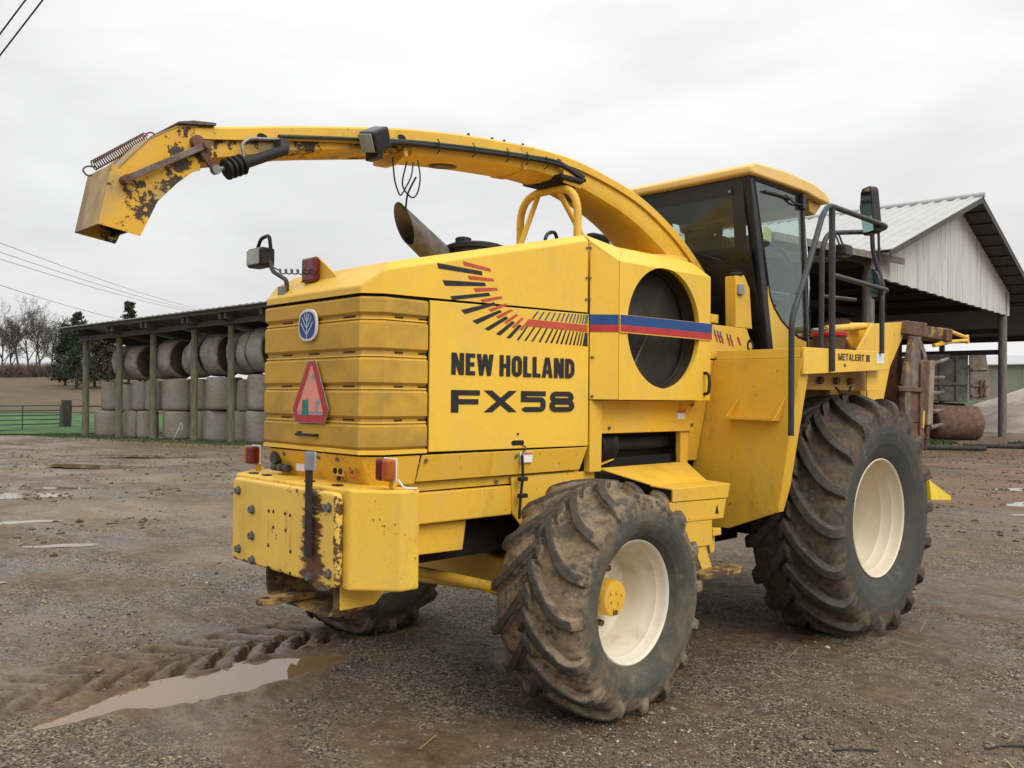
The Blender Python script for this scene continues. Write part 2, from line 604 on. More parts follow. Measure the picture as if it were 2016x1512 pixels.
# ------------------------------------------------------------------ numeric noise for terrain
def vnoise(x, y, seed=0):
    xi, yi = np.floor(x).astype(np.int64), np.floor(y).astype(np.int64)
    xf, yf = x - xi, y - yi
    def h(a, b):
        n = (a * 374761393 + b * 668265263 + seed * 974634717) & 0x7fffffff
        n = ((n ^ (n >> 13)) * 1274126177) & 0x7fffffff
        n = n ^ (n >> 16)
        return (n & 0xffff) / 65535.0
    u, v = xf * xf * (3 - 2 * xf), yf * yf * (3 - 2 * yf)
    return (h(xi, yi) * (1 - u) + h(xi + 1, yi) * u) * (1 - v) + (h(xi, yi + 1) * (1 - u) + h(xi + 1, yi + 1) * u) * v
def fbm(x, y, oct=4, seed=0):
    s, a, t = 0, 1.0, 0
    for i in range(oct):
        s = s + a * vnoise(x * 2 ** i, y * 2 ** i, seed + i * 7)
        t += a
        a *= 0.5
    return s / t
def sst(a, b, x):
    t = np.clip((x - a) / (b - a), 0, 1)
    return t * t * (3 - 2 * t)
def hill(x, y):
    x, y = np.asarray(x, float), np.asarray(y, float)
    m = 1 - sst(22, 34, y)
    low = -0.35 * sst(12, 30, -x) * m
    w = (x - 4.1) * -0.944 + (y + 3.77) * 0.33
    m2 = 1 - sst(70, 110, y)
    up = (0.65 * sst(47, 62, w) + np.clip((w - 58) / 62, 0, 1) * 2.85 + np.clip(w - 120, 0, 400) * 0.01) * m2 * sst(28, 40, -x)
    return low + up
PUD_Y = np.array([-3.4, -2.75, -2.5, -2.3, -2.0, -1.75, -1.5, -1.3, -1.07, -0.85, -0.68, -0.55])
PUD_L = np.array([-0.83, -0.83, -0.84, -0.86, -0.96, -1.11, -1.09, -1.06, -1.11, -1.0, -0.92, -0.84])
PUD_R = np.array([-0.80, -0.79, -0.75, -0.72, -0.73, -0.63, -0.58, -0.60, -0.62, -0.65, -0.70, -0.78])
def near_detail(x, y):
    """yard relief: (height, mud 0..1)"""
    near = np.exp(-(((x - 0.5) / 9) ** 2 + ((y - 1) / 9) ** 2))
    z = (fbm(x * 0.9, y * 0.9, 3, 5) - 0.5) * 0.03 * near
    z = z + (fbm(x * 6, y * 6, 3, 9) - 0.5) * 0.014 * near
    z = z + (fbm(x * 22, y * 22, 2, 15) - 0.5) * 0.012 * near
    mud = np.zeros_like(z)
    # tyre print behind the left rear wheel: a pressed lane with bar-shaped dents
    lane_c = -1.40 + 0.05 * np.sin(y * 1.4) + (fbm(y * 1.5, y * 0, 2, 3) - 0.5) * 0.08
    s = (x - lane_c) / 0.30
    lane = sst(1.25, 0.95, np.abs(s)) * sst(-0.25, -0.6, y) * sst(-4.6, -3.4, y)
    z = z - 0.012 * lane + (fbm(x * 13, y * 13, 3, 201) - 0.5) * 0.026 * lane
    wob = (fbm(x * 5, y * 5, 2, 31) - 0.5) * 0.06
    for side in (-1, 1):
        t = (y + 0.26 * (1 - (1 - np.clip(np.abs(s), 0, 1)) ** 1.5) + wob + (0.105 if side > 0 else 0)) / 0.21
        fr = np.abs(t - np.floor(t) - 0.5) + (fbm(x * 16, y * 16, 2, 131) - 0.5) * 0.10
        bar = sst(0.165, 0.125, fr) * ((s * side) > -0.08) * sst(1.1, 0.9, np.abs(s))
        z = z - 0.075 * bar * lane * np.clip(2.6 * fbm(x * 2.2, y * 2.2, 2, 77) - 0.30, 0.30, 1.15)
        z = z + 0.016 * sst(0.26, 0.36, fr) * lane * ((s * side) > 0)
    edge = np.exp(-((np.abs(s) - 1.12) / 0.12) ** 2) * sst(-0.2, -0.6, y) * sst(-4.6, -3.4, y)
    z = z + edge * (0.004 + 0.045 * fbm(x * 9, y * 9, 3, 41) ** 1.6)
    mud = np.maximum(mud, sst(1.5, 1.0, np.abs(s)) * sst(-0.1, -0.5, y))
    # older lane under the puddle and to its right
    l = np.interp(y, PUD_Y, PUD_L)
    r = np.interp(y, PUD_Y, PUD_R)
    c, hw = (l + r) / 2, (r - l) / 2
    inside = np.abs(x - c) / np.maximum(hw, 0.02) + (fbm(x * 8, y * 8, 4, 51) - 0.5) * 0.75
    yin = sst(-0.42, -0.60, y) * sst(-2.56, -2.25, y)
    dep = sst(1.35, 0.75, inside) * yin
    z = z * (1 - 0.45 * dep) - 0.032 * dep
    z = z + (fbm(x * 30, y * 30, 3, 151) - 0.5) * 0.05 * dep * (1 - dep) * 2.2
    rim = np.exp(-((x - r - 0.09) / 0.07) ** 2) * yin
    z = z + rim * (0.012 + 0.03 * fbm(x * 8, y * 8, 3, 61))
    mud = np.maximum(mud, sst(2.6, 1.2, inside) * yin)
    # keep the rim of the puddle above the water sheet
    box_ = sst(-1.55, -1.40, x) * sst(-0.25, -0.40, x) * sst(-3.2, -3.0, y) * sst(-0.35, -0.5, y)
    z = np.where((dep < 0.05) & (box_ > 0.01) & (lane < 0.1), np.maximum(z, -0.004), z)
    # scuffed strips by the right-hand wheels
    rut = np.exp(-((x - 0.92 - 0.1 * np.sin(y)) / 0.28) ** 2) * sst(0.0, -0.8, y)
    z = z - 0.010 * rut * (fbm(x * 3, y * 3, 2, 90))
    mud = np.maximum(mud, 0.55 * rut)
    # ground under the machine gets no further change
    return z, mud
def ground_z(x, y):
    return hill(x, y) + near_detail(np.asarray(x, float), np.asarray(y, float))[0]

def axis_coords(lo, hi, step, far_lo, far_hi, g=1.07):
    c = list(np.arange(lo, hi + step / 2, step))
    s, v = step, hi
    while v < far_hi:
        s *= g
        v += s
        c.append(v)
    s, v, left = step, lo, []
    while v > far_lo:
        s *= g
        v -= s
        left.append(v)
    return np.array(left[::-1] + c)
gx = axis_coords(-2.6, 3.4, 0.0155, -600, 500, 1.055)
gy = axis_coords(-3.0, 2.2, 0.0155, -400, 600, 1.055)
GX, GY = np.meshgrid(gx, gy)
nd, mudv = near_detail(GX, GY)
GZ = hill(GX, GY) + nd
nX, nY = len(gx), len(gy)
verts = np.stack([GX.ravel(), GY.ravel(), GZ.ravel()], 1)
ii = (np.arange(nY - 1)[:, None] * nX + np.arange(nX - 1)[None, :]).ravel()
faces = np.stack([ii, ii + 1, ii + 1 + nX, ii + nX], 1)
me = bpy.data.meshes.new('ground')
me.vertices.add(len(verts))
me.vertices.foreach_set('co', verts.ravel())
me.loops.add(faces.size)
me.loops.foreach_set('vertex_index', faces.ravel().astype(np.int32))
me.polygons.add(len(faces))
me.polygons.foreach_set('loop_start', (np.arange(len(faces)) * 4).astype(np.int32))
me.polygons.foreach_set('loop_total', np.full(len(faces), 4, np.int32))
me.update(calc_edges=True)
smooth(me)
at = me.attributes.new('mud', 'FLOAT', 'POINT')
at.data.foreach_set('value', mudv.ravel().astype(np.float32))

def ground_mat():
    k = NT('wet_gravel_and_mud')
    k.tc = k.n('ShaderNodeTexCoord')
    sx = k.n('ShaderNodeSeparateXYZ')
    k.l(k.tc.outputs['Object'], sx.inputs[0])
    vec = k.coord()
    big = k.noise(0.32, 5, 0.6)
    patch = k.noise(1.1, 6, 0.62, k.coord((0.6, 1.0, 1.0), (0, 0, 0.5)))
    fine = k.noise(38, 4, 0.7)
    mid = k.noise(9, 5, 0.65)
    vor = k.n('ShaderNodeTexVoronoi')
    vor.inputs['Scale'].default_value = 82
    k.l(vec, vor.inputs['Vector'])
    sc = k.n('ShaderNodeSeparateColor')
    k.l(vor.outputs['Color'], sc.inputs[0])
    stone = k.mix(k.ramp(sc.outputs[0], 0.15, 0.95, smooth=False), (0.024, 0.019, 0.014), (0.265, 0.210, 0.138))
    stone = k.mix(k.ramp(sc.outputs[1], 0.93, 0.97), stone, (0.42, 0.36, 0.26))
    mudc = k.mix(k.ramp(mid, 0.3, 0.72), (0.076, 0.050, 0.028), (0.170, 0.117, 0.066))
    mudc = k.mix(k.ramp(big, 0.45, 0.7, 0, 0.5), mudc, (0.150, 0.083, 0.038))
    am = k.attr('mud')
    gsel = k.math('SUBTRACT', k.ramp(k.math('ADD', k.math('MULTIPLY', patch, 0.7), k.math('MULTIPLY', mid, 0.3)), 0.405, 0.60), k.math('MULTIPLY', am, 1.2))
    gsel = k.ramp(gsel, 0.0, 0.8)
    c = k.mix(gsel, mudc, stone)
    c = k.mix(k.ramp(fine, 0.35, 0.72, 0.0, 0.40), c, (0.042, 0.028, 0.015))
    mott = k.noise(2.3, 6, 0.72, k.coord((0.55, 1.25, 1.0), (0, 0, 0.45)))
    c = k.mix(k.ramp(mott, 0.50, 0.70, 0.0, 0.62), c, (0.044, 0.031, 0.019))
    c = k.mix(k.ramp(mott, 0.46, 0.32, 0.0, 0.40), c, (0.225, 0.162, 0.092))
    spk = k.noise(17, 5, 0.75, k.coord((0.7, 1.2, 1.0), (0, 0, 0.5)))
    c = k.mix(k.ramp(spk, 0.54, 0.66, 0.0, 0.55), c, (0.036, 0.026, 0.016))
    c = k.mix(k.ramp(spk, 0.42, 0.30, 0.0, 0.45), c, (0.26, 0.195, 0.115))
    # reddish churned clay towards the barn
    red = k.math('MULTIPLY', k.ramp(sx.outputs[1], 8.5, 12.5), k.ramp(k.noise(0.5, 5, 0.6, k.coord((0.4, 1.6, 1))), 0.36, 0.56))
    c = k.mix(k.math('MULTIPLY', red, k.ramp(sx.outputs[0], -14, -9)), c, k.mix(mid, (0.12, 0.062, 0.035), (0.20, 0.122, 0.07)))
    pale = k.math('MULTIPLY', k.ramp(k.noise(0.26, 4, 0.6), 0.46, 0.62), k.ramp(sx.outputs[0], -1.5, -5.0))  # pale wet-sky sheen put into the colour of the left yard
    c = k.mix(k.math('MULTIPLY', pale, 0.40), c, (0.265, 0.208, 0.138))
    k.base(c)
    wet = k.ramp(k.noise(0.9, 6, 0.66, k.coord((0.5, 1.2, 1), (0, 0, 0.4))), 0.36, 0.56, 0.24, 0.85)
    k.rough(k.math('SUBTRACT', wet, k.math('MULTIPLY', am, 0.10)))
    k.p.inputs['Specular IOR Level'].default_value = 0.36
    h = k.math('ADD', k.math('MULTIPLY', k.ramp(vor.outputs['Distance'], 0.0, 0.6, 1, 0), k.math('ADD', k.math('MULTIPLY', gsel, 0.9), 0.12)), k.math('MULTIPLY', fine, 0.55))
    h = k.math('ADD', h, k.math('MULTIPLY', k.noise(140, 3, 0.6), 0.3))
    h = k.math('ADD', h, k.math('MULTIPLY', k.noise(3.0, 5, 0.6), 2.0))
    k.bump(h, 0.75, 0.014)
    return k.m
M['ground'] = ground_mat()
ground = structure(link('ground', me, None, 'ground'), 'wet gravel and mud farmyard')

def water_mat():
    k = NT('muddy_water')
    k.base((0.185, 0.118, 0.058))
    k.rough(0.03)
    k.p.inputs['IOR'].default_value = 1.33
    k.p.inputs['Specular IOR Level'].default_value = 1.0
    k.bump(k.noise(14, 2), 0.012, 0.01)
    return k.m
M['water'] = water_mat()
def sheet(name, outline, z, mat):
    n = len(outline)
    return mesh(name, [(x, y, z) for x, y in outline], [tuple(range(n))], mat)
pud = [(-1.34, -3.1), (-0.45, -3.1), (-0.36, -2.0), (-0.36, -0.9), (-0.50, -0.5), (-1.0, -0.5), (-1.32, -0.95)]
# the sheet stays inside the hollow: outline follows it with a small margin
pout = [(np.interp(y, PUD_Y, PUD_R) + 0.035, y) for y in np.linspace(-2.50, -0.52, 26)] + \
       [(np.interp(y, PUD_Y, PUD_L) - 0.035, y) for y in np.linspace(-0.52, -2.50, 26)]
structure(sheet('puddle', pout, -0.0165, 'water'), 'long muddy puddle behind the machine')
rng = random.Random(4)
def blob(cx, cy, rx, ry, rot=0.0, n=40, amp=0.35):
    ph = [rng.uniform(0, 6.28) for _ in range(4)]
    out = []
    for i in range(n):
        a = 2 * math.pi * i / n
        q = 1 + amp * (0.5 * math.sin(2 * a + ph[0]) + 0.35 * math.sin(3 * a + ph[1]) + 0.25 * math.sin(5 * a + ph[2]) + 0.2 * math.sin(9 * a + ph[3]))
        x, y = rx * q * math.cos(a), ry * q * math.sin(a)
        out.append((cx + x * math.cos(rot) - y * math.sin(rot), cy + x * math.sin(rot) + y * math.cos(rot)))
    return out
for cx, cy, rx, ry, ro in ((-8.6, -0.62, 0.55, 0.16, 1.2), (-4.75, -1.95, 0.34, 0.16, 1.1), (-11.9, 0.2, 1.1, 0.4, 0.9), (-13.2, 0.55, 1.2, 0.3, 0.8),
                           (-1.2, 15.0, 0.9, 0.22, 0.8), (-0.1, 12.7, 0.75, 0.5, 1.0), (0.1, 10.95, 0.55, 0.07, 0.9), (-17.5, 3.6, 1.5, 0.5, 0.7), (-21.5, 6.5, 2.0, 0.45, 0.6),
                           (-6.3, -0.6, 0.4, 0.10, 1.0)):
    o = blob(cx, cy, rx, ry, ro)
    z = max(float(ground_z(np.array([x]), np.array([y]))[0]) for x, y in o) - 0.006
    z = max(z, float(ground_z(np.array([cx]), np.array([cy]))[0]) + 0.004)
    structure(sheet('puddle', o, z, 'water'))

# loose stones (uncountable)
def stones(name, n, region, seed, smin, smax, keep):
    rs = np.random.RandomState(seed)
    base = np.array([(1, 0, 0), (-1, 0, 0), (0, 1, 0), (0, -1, 0), (0, 0, 1), (0, 0, -0.5)], float)
    tri = np.array([(0, 2, 4), (2, 1, 4), (1, 3, 4), (3, 0, 4), (2, 0, 5), (1, 2, 5), (3, 1, 5), (0, 3, 5)])
    x = rs.uniform(region[0], region[1], n)
    y = rs.uniform(region[2], region[3], n)
    p = fbm(x * 0.8, y * 1.3, 3, 21)
    _, mu = near_detail(x, y)
    ok = rs.uniform(0, 1, n) < np.clip((p - keep) * 5, 0.02, 1) * (1 - 0.93 * mu)
    x, y = x[ok], y[ok]
    n = len(x)
    z = ground_z(x, y)
    s = smin + (smax - smin) * rs.uniform(0, 1, n) ** 3.0
    V = base[None] * rs.uniform(0.55, 1.3, (n, 6, 3))
    V = V * (s[:, None, None] * np.stack([rs.uniform(0.8, 1.3, n), rs.uniform(0.6, 1.0, n), rs.uniform(0.4, 0.7, n)], 1)[:, None, :])
    a = rs.uniform(0, 6.28, n)
    ca, sa = np.cos(a)[:, None], np.sin(a)[:, None]
    X = V[:, :, 0] * ca - V[:, :, 1] * sa + x[:, None]
    Y = V[:, :, 0] * sa + V[:, :, 1] * ca + y[:, None]
    Z = V[:, :, 2] + z[:, None] + s[:, None] * 0.12
    P = np.stack([X, Y, Z], 2).reshape(-1, 3)
    F = (tri[None] + (np.arange(n) * 6)[:, None, None]).reshape(-1, 3)
    me = bpy.data.meshes.new(name)
    me.vertices.add(len(P))
    me.vertices.foreach_set('co', P.ravel())
    me.loops.add(F.size)
    me.loops.foreach_set('vertex_index', F.ravel().astype(np.int32))
    me.polygons.add(len(F))
    me.polygons.foreach_set('loop_start', (np.arange(len(F)) * 3).astype(np.int32))
    me.polygons.foreach_set('loop_total', np.full(len(F), 3, np.int32))
    me.update(calc_edges=True)
    smooth(me)
    at = me.attributes.new('tone', 'FLOAT', 'POINT')
    at.data.foreach_set('value', np.repeat(rs.uniform(0, 1, n), 6).astype(np.float32))
    return link(name, me, None, 'stone')
def stone_mat():
    k = NT('gravel_stone')
    t = k.attr('tone')
    c = k.mix(k.ramp(t, 0.0, 0.85, smooth=False), (0.030, 0.024, 0.017), (0.26, 0.205, 0.135))
    c = k.mix(k.ramp(t, 0.92, 0.98), c, (0.48, 0.42, 0.33))
    k.base(c)
    k.rough(0.55)
    return k.m
M['stone'] = stone_mat()
def clod_mat():
    k = NT('damp_clod')
    t = k.attr('tone')
    k.base(k.mix(t, (0.040, 0.026, 0.015), (0.135, 0.090, 0.052)))
    k.rough(0.8)
    return k.m
M['clod'] = clod_mat()
stuff(stones('gravel', 110000, (-3.5, 4.0, -3.2, 3.6), 3, 0.0028, 0.014, 0.42), 'loose grey gravel scattered over the yard', 'gravel')
stuff(stones('gravel', 36000, (-9, 6, -3, 11), 8, 0.005, 0.018, 0.46), 'loose pale gravel farther out on the yard', 'gravel')
stuff(stones('gravel', 2600, (-4.5, 4.5, -3.2, 5.0), 21, 0.012, 0.034, 0.40), 'larger grey stones strewn among the yard gravel', 'gravel')
stuff(stones('mud_clods', 9000, (-9, 6, 7.5, 27), 31, 0.012, 0.05, 0.40), 'brown clods churned up on the yard before the barn', 'mud')
bpy.data.objects['mud_clods'].data.materials[0] = M['clod']
stuff(stones('mud_clods', 7000, (-30, -5, -4, 9), 33, 0.015, 0.06, 0.46), 'dark clods scattered over the left side of the yard', 'mud')
bpy.data.objects['mud_clods.001'].data.materials[0] = M['clod']

# ------------------------------------------------------------------ forage harvester
H = tag(empty('forage_harvester'), 'yellow self-propelled forage harvester with curved discharge spout and muddy tractor tyres', 'harvester')

def tyre_material(name, rub, mud, side, amount):
    k = NT(name)
    lug = k.attr('lug')
    sd_ = k.attr('sidewall')
    a = k.noise(5.5, 7, 0.66)
    b = k.noise(22, 5, 0.7)
    rubc = k.mix(k.ramp(b, 0.3, 0.7), rnd_rgb(k, rub, -0.35), rnd_rgb(k, rub, 0.5))
    mudc = k.mix(k.ramp(b, 0.3, 0.75), rnd_rgb(k, mud, -0.30), rnd_rgb(k, mud, 0.18))
    # caked soil between the lugs, worn off their tops
    t = k.math('ADD', k.math('MULTIPLY', a, 0.9), k.math('MULTIPLY', b, 0.35))
    t = k.math('SUBTRACT', t, k.math('MULTIPLY', k.ramp(lug, 0.72, 0.97), 0.34))
    m = k.ramp(t, 0.62 - amount, 0.80 - amount)
    c = k.mix(m, rubc, mudc)
    c = k.mix(k.ramp(k.noise(8, 7, 0.72), 0.45, 0.62, 0, 0.80), c, (0.056, 0.054, 0.044))
    sw = k.mix(k.ramp(a, 0.40, 0.70), side, k.mix(0.5, mud, side))
    sw = k.mix(k.ramp(k.noise(9, 6, 0.7), 0.56, 0.70, 0, 0.6), sw, (0.17, 0.155, 0.10))
    c = k.mix(sd_, c, sw)
    k.base(c)
    k.rough(k.ramp(m, 0, 1, 0.62, 0.9))
    k.p.inputs['Specular IOR Level'].default_value = 0.3
    k.bump(k.math('ADD', k.math('MULTIPLY', b, 0.6), k.noise(70, 4, 0.7)), 0.35, 0.006)
    return k.m
M['tyre_rear'] = tyre_material('muddy_rear_tyre', (0.046, 0.038, 0.031), (0.225, 0.166, 0.104), (0.060, 0.062, 0.051), 0.18)
M['tyre_front'] = tyre_material('muddy_front_tyre', (0.050, 0.042, 0.034), (0.118, 0.083, 0.053), (0.050, 0.055, 0.052), 0.13)

def tyre_mesh(name, half, S, s_end, lug_h, nl, A, lw, nth, seed):
    """half: outer half profile (lateral, radius) from crown centre to bead"""
    hp = [Vector((p[0], p[1], 0)) for p in half]
    fine = catmull([(p.x, p.y, 0) for p in hp], 12)
    arc = [0.0]
    for i in range(1, len(fine)):
        arc.append(arc[-1] + (fine[i] - fine[i - 1]).length)
    want = np.concatenate([np.arange(0, s_end + 0.03, 0.0058), np.linspace(s_end + 0.035, arc[-1], 20)])
    fx = np.interp(want, arc, [p.x for p in fine])
    fr_ = np.interp(want, arc, [p.y for p in fine])
    right = list(zip(fx, fr_, want))
    prof = [(-x, r, -a) for x, r, a in right[:0:-1]] + right
    pr = np.array(prof)
    n = len(pr)
    d = np.gradient(pr[:, :2], axis=0)
    nrm = np.stack([-d[:, 1], d[:, 0]], 1)
    nrm /= np.linalg.norm(nrm, axis=1)[:, None]
    if nrm[n // 2, 1] < 0:
        nrm = -nrm
    th = np.arange(nth) * 2 * np.pi / nth
    TH, AR = np.meshgrid(th, pr[:, 2], indexing='ij')
    Rc = half[0][1]
    q = np.clip(np.abs(AR) / S, 0, 1)
    off = A * (1 - (1 - q) ** 1.45)
    ang = np.arctan(A * 1.45 * np.clip(1 - q, 0.02, 1) ** 0.45 / S)
    lug = np.zeros_like(TH)
    nz = (fbm(TH * 9, AR * 14 + 3, 3, seed) - 0.5)
    for side in (-1, 1):
        t = (TH * Rc - off - (0.0 if side > 0 else 0.5) * 2 * np.pi * Rc / nl) / (2 * np.pi * Rc / nl)
        dist = np.abs(t - np.round(t)) * (2 * np.pi * Rc / nl) * np.cos(ang) + nz * 0.006
        w = lw * (1 + 0.15 * q + 0.35 * sst(S * 0.8, s_end, np.abs(AR)))
        l = sst(w + 0.0075, w - 0.001, dist)
        a = AR * side
        l = l * sst(-0.055, -0.03, a + nz * 0.01) * sst(s_end + 0.01, s_end - 0.03, a)
        fade = 1 - 0.80 * sst(S * 0.92, s_end, a)
        lug = np.maximum(lug, l * fade)
    rough_ = (fbm(TH * 30, AR * 40, 3, seed + 5) - 0.5) * 0.004 + (fbm(TH * 6, AR * 7, 3, seed + 9) - 0.5) * 0.006
    inner = (np.abs(AR) < s_end + 0.03)
    disp = lug * lug_h + rough_ * np.where(inner, 1.0, 0.25)
    for k_, h_ in ((0.055, 0.004), (0.075, 0.003), (0.15, 0.003)):      # moulded rings on the sidewall
        disp = disp + h_ * np.exp(-((np.abs(AR) - s_end - k_) / 0.006) ** 2)
    X = pr[None, :, 0] + nrm[None, :, 0] * disp
    RR = pr[None, :, 1] + nrm[None, :, 1] * disp
    Y, Z = RR * np.cos(TH), RR * np.sin(TH)
    sidew = sst(s_end - 0.02, s_end + 0.03, np.abs(AR)) * (1 - lug)
    return X, Y, Z, lug, sidew, n
def tyre(name, half, S, s_end, lug_h, nl, A, lw, nth, seed, mat, floor):
    X, Y, Z, lug, sidew, n = tyre_mesh(name, half, S, s_end, lug_h, nl, A, lw, nth, seed)
    # loaded tyre: flat where it stands, bulging a little above
    sq = np.clip((floor + 0.10 - Z) / 0.2, 0, 1)
    X = X * (1 + 0.035 * sq)
    Z = np.where(Z < floor, floor + (Z - floor) * 0.25, Z)
    v = np.stack([X.ravel(), Y.ravel(), Z.ravel()], 1)
    nth_ = X.shape[0]
    i = np.arange(nth_)[:, None]
    j = np.arange(n - 1)[None, :]
    i2 = (i + 1) % nth_
    f = np.stack([(i * n + j), (i2 * n + j), (i2 * n + j + 1), (i * n + j + 1)], 2).reshape(-1, 4)
    me = bpy.data.meshes.new(name)
    me.vertices.add(len(v))
    me.vertices.foreach_set('co', v.ravel())
    me.loops.add(f.size)
    me.loops.foreach_set('vertex_index', f.ravel().astype(np.int32))
    me.polygons.add(len(f))
    me.polygons.foreach_set('loop_start', (np.arange(len(f)) * 4).astype(np.int32))
    me.polygons.foreach_set('loop_total', np.full(len(f), 4, np.int32))
    me.update(calc_edges=True)
    smooth(me)
    for nm, arr in (('lug', lug), ('sidewall', sidew)):
        at = me.attributes.new(nm, 'FLOAT', 'POINT')
        at.data.foreach_set('value', arr.ravel().astype(np.float32))
    me.materials.append(M[mat])
    return me
rear_half = [(0.0, 0.600), (0.09, 0.598), (0.17, 0.590), (0.235, 0.575), (0.272, 0.548), (0.292, 0.505), (0.298, 0.455), (0.288, 0.405), (0.262, 0.365), (0.232, 0.342), (0.212, 0.333)]
front_half = [(0.0, 0.845), (0.11, 0.842), (0.20, 0.832), (0.275, 0.812), (0.318, 0.775), (0.338, 0.715), (0.345, 0.65), (0.335, 0.57), (0.310, 0.505), (0.285, 0.46), (0.268, 0.435)]
RT = tyre('tyre', rear_half, 0.25, 0.335, 0.046, 16, 0.25, 0.0195, 860, 11, 'tyre_rear', -0.592)
FT = tyre('tyre', front_half, 0.31, 0.42, 0.058, 18, 0.32, 0.026, 980, 23, 'tyre_front', -0.833)

def rear_wheel(cx, cy, cz, out, rotx, steer):
    w = empty('wheel', (cx, cy, cz), H)
    w.rotation_euler = (0, 0, steer)
    t = bpy.data.objects.new('tyre', RT)
    COL.objects.link(t)
    t.parent = w
    s = out
    lathe('rim', [(s * 0.205, 0.322), (s * 0.214, 0.336), (s * 0.222, 0.337), (s * 0.226, 0.330), (s * 0.219, 0.322), (s * 0.205, 0.317), (s * 0.175, 0.312),
                  (s * 0.160, 0.300), (s * 0.120, 0.294), (s * 0.105, 0.284), (s * 0.02, 0.278), (s * -0.05, 0.270), (s * -0.055, 0.200), (s * -0.045, 0.15), (s * -0.03, 0.12), (s * -0.03, 0.0)],
          'cream_dirty', w, 72)
    lathe('rim_barrel', [(s * -0.215, 0.335), (s * -0.2, 0.318), (s * -0.05, 0.275)], 'cream_dirty', w, 48)
    hub = lathe('hub', [(s * -0.03, 0.101), (s * 0.085, 0.099), (s * 0.097, 0.094), (s * 0.101, 0.084), (s * 0.101, 0.0)], 'yellow_used', w, 40, ang=40)
    for a in range(6):
        th = a * math.pi / 3 + 0.3
        r_ = 0.036 if a % 2 else 0.058
        b = cyl_mesh('hub_bolt', 0.011, 0.010, 10, 'yellow_used')
        b.parent = w
        b.location = (s * 0.104, math.cos(th) * r_, math.sin(th) * r_)
    pl = cyl_mesh('drain_plug', 0.016, 0.016, 8, 'rust')
    pl.parent = w
    pl.location = (s * 0.105, -0.008, -0.074)
    for a in range(8):
        th = a * math.pi / 4 + 0.2
        b = cyl_mesh('wheel_nut', 0.019, 0.03, 6, 'rust')
        b.parent = w
        b.location = (s * -0.03, math.cos(th) * 0.165, math.sin(th) * 0.165)
    return w
_cm = {}
def cyl_mesh(name, r, h, seg, mat):
    key = (name, r, h, seg, mat)
    if key not in _cm:
        mb = MB().tube([(-h / 2, 0, 0), (h / 2, 0, 0)], r, seg)
        o = mb.build(name, mat)
        _cm[key] = o.data
        o.name = name
        return o
    o = bpy.data.objects.new(name, _cm[key])
    COL.objects.link(o)
    return o
def bolt(loc, parent, r=0.011, axis='X', mat='bolt', h=0.014, name='bolt'):
    o = cyl_mesh(name, r, h, 6, mat)
    o.location = loc
    if axis == 'Y':
        o.rotation_euler = (0, 0, R(90))
    elif axis == 'Z':
        o.rotation_euler = (0, R(90), 0)
    o.parent = parent
    return o
def front_wheel(cx, cy, cz, out, turn):
    w = empty('wheel', (cx, cy, cz), H)
    t = bpy.data.objects.new('tyre', FT)
    COL.objects.link(t)
    t.parent = w
    t.rotation_euler = (turn, 0, 0) if False else (0, 0, 0)
    s = out
    lathe('rim', [(s * 0.255, 0.418), (s * 0.268, 0.432), (s * 0.277, 0.435), (s * 0.281, 0.428), (s * 0.272, 0.418), (s * 0.25, 0.412), (s * 0.215, 0.405), (s * 0.20, 0.392),
                  (s * 0.14, 0.385), (s * 0.125, 0.374), (s * 0.02, 0.366), (s * 0.0, 0.355), (s * -0.12, 0.348), (s * -0.14, 0.30), (s * -0.13, 0.2), (s * -0.13, 0.0)], 'cream', w, 80)
    lathe('rim_barrel', [(s * -0.27, 0.43), (s * -0.25, 0.41), (s * -0.14, 0.35)], 'cream', w, 48)
    lathe('hub', [(s * -0.13, 0.13), (s * -0.07, 0.12), (s * -0.065, 0.0)], 'yellow_used', w, 32)
    for a in range(10):
        th = a * math.pi / 5
        b = cyl_mesh('wheel_nut', 0.02, 0.035, 6, 'rust')
        b.parent = w
        b.location = (s * -0.125, math.cos(th) * 0.2, math.sin(th) * 0.2)
    return w
rear_wheel(0.918, 0.0, 0.589, 1, 0, R(2.1))
rear_wheel(-1.34, 0.0, 0.589, -1, 0.17, R(2.1))
front_wheel(1.060, 2.633, 0.831, 1, 0)
front_wheel(-1.36, 2.633, 0.831, -1, 0.1)

# --- chassis
ch = MB()
ch.box(-0.30, 0.30, -1.15, 2.3, 0.78, 1.20)
ch.box(-0.52, 0.42, 0.2, 2.2, 0.62, 1.30)
ch.build('chassis', 'dark', H)
def mirrored(fn):
    for s in (1, -1):
        fn(s)
def frame(s):
    prism('frame_rail', [(s * 0.49, -1.16, 1.19), (s * 0.49, -0.24, 1.185), (s * 0.49, -0.29, 1.02), (s * 0.49, -1.16, 1.025)], (-s * 0.05, 0, 0), 'yellow_used', H, 0.008)
    prism('frame_upper', [(s * 0.475, -1.16, 1.245), (s * 0.475, 0.30, 1.24), (s * 0.475, 0.30, 1.195), (s * 0.475, -1.16, 1.1955)], (-s * 0.05, 0, 0), 'yellow_used', H, 0.004)
    prism('axle_bracket', [(s * 0.44, -1.14, 1.018), (s * 0.44, -0.585, 1.01), (s * 0.44, -0.61, 0.85), (s * 0.44, -1.14, 0.86)], (-s * 0.04, 0, 0), 'yellow_used', H, 0.005)
    prism('hanger_plate', [(s * 0.50, -0.30, 1.235), (s * 0.50, 0.42, 1.235), (s * 0.50, 0.42, 1.0), (s * 0.50, -0.14, 0.99), (s * 0.50, -0.155, 0.955), (s * 0.50, -0.225, 0.955), (s * 0.50, -0.285, 1.02)], (-s * 0.012, 0, 0), 'yellow_used', H, 0.003)
mirrored(frame)
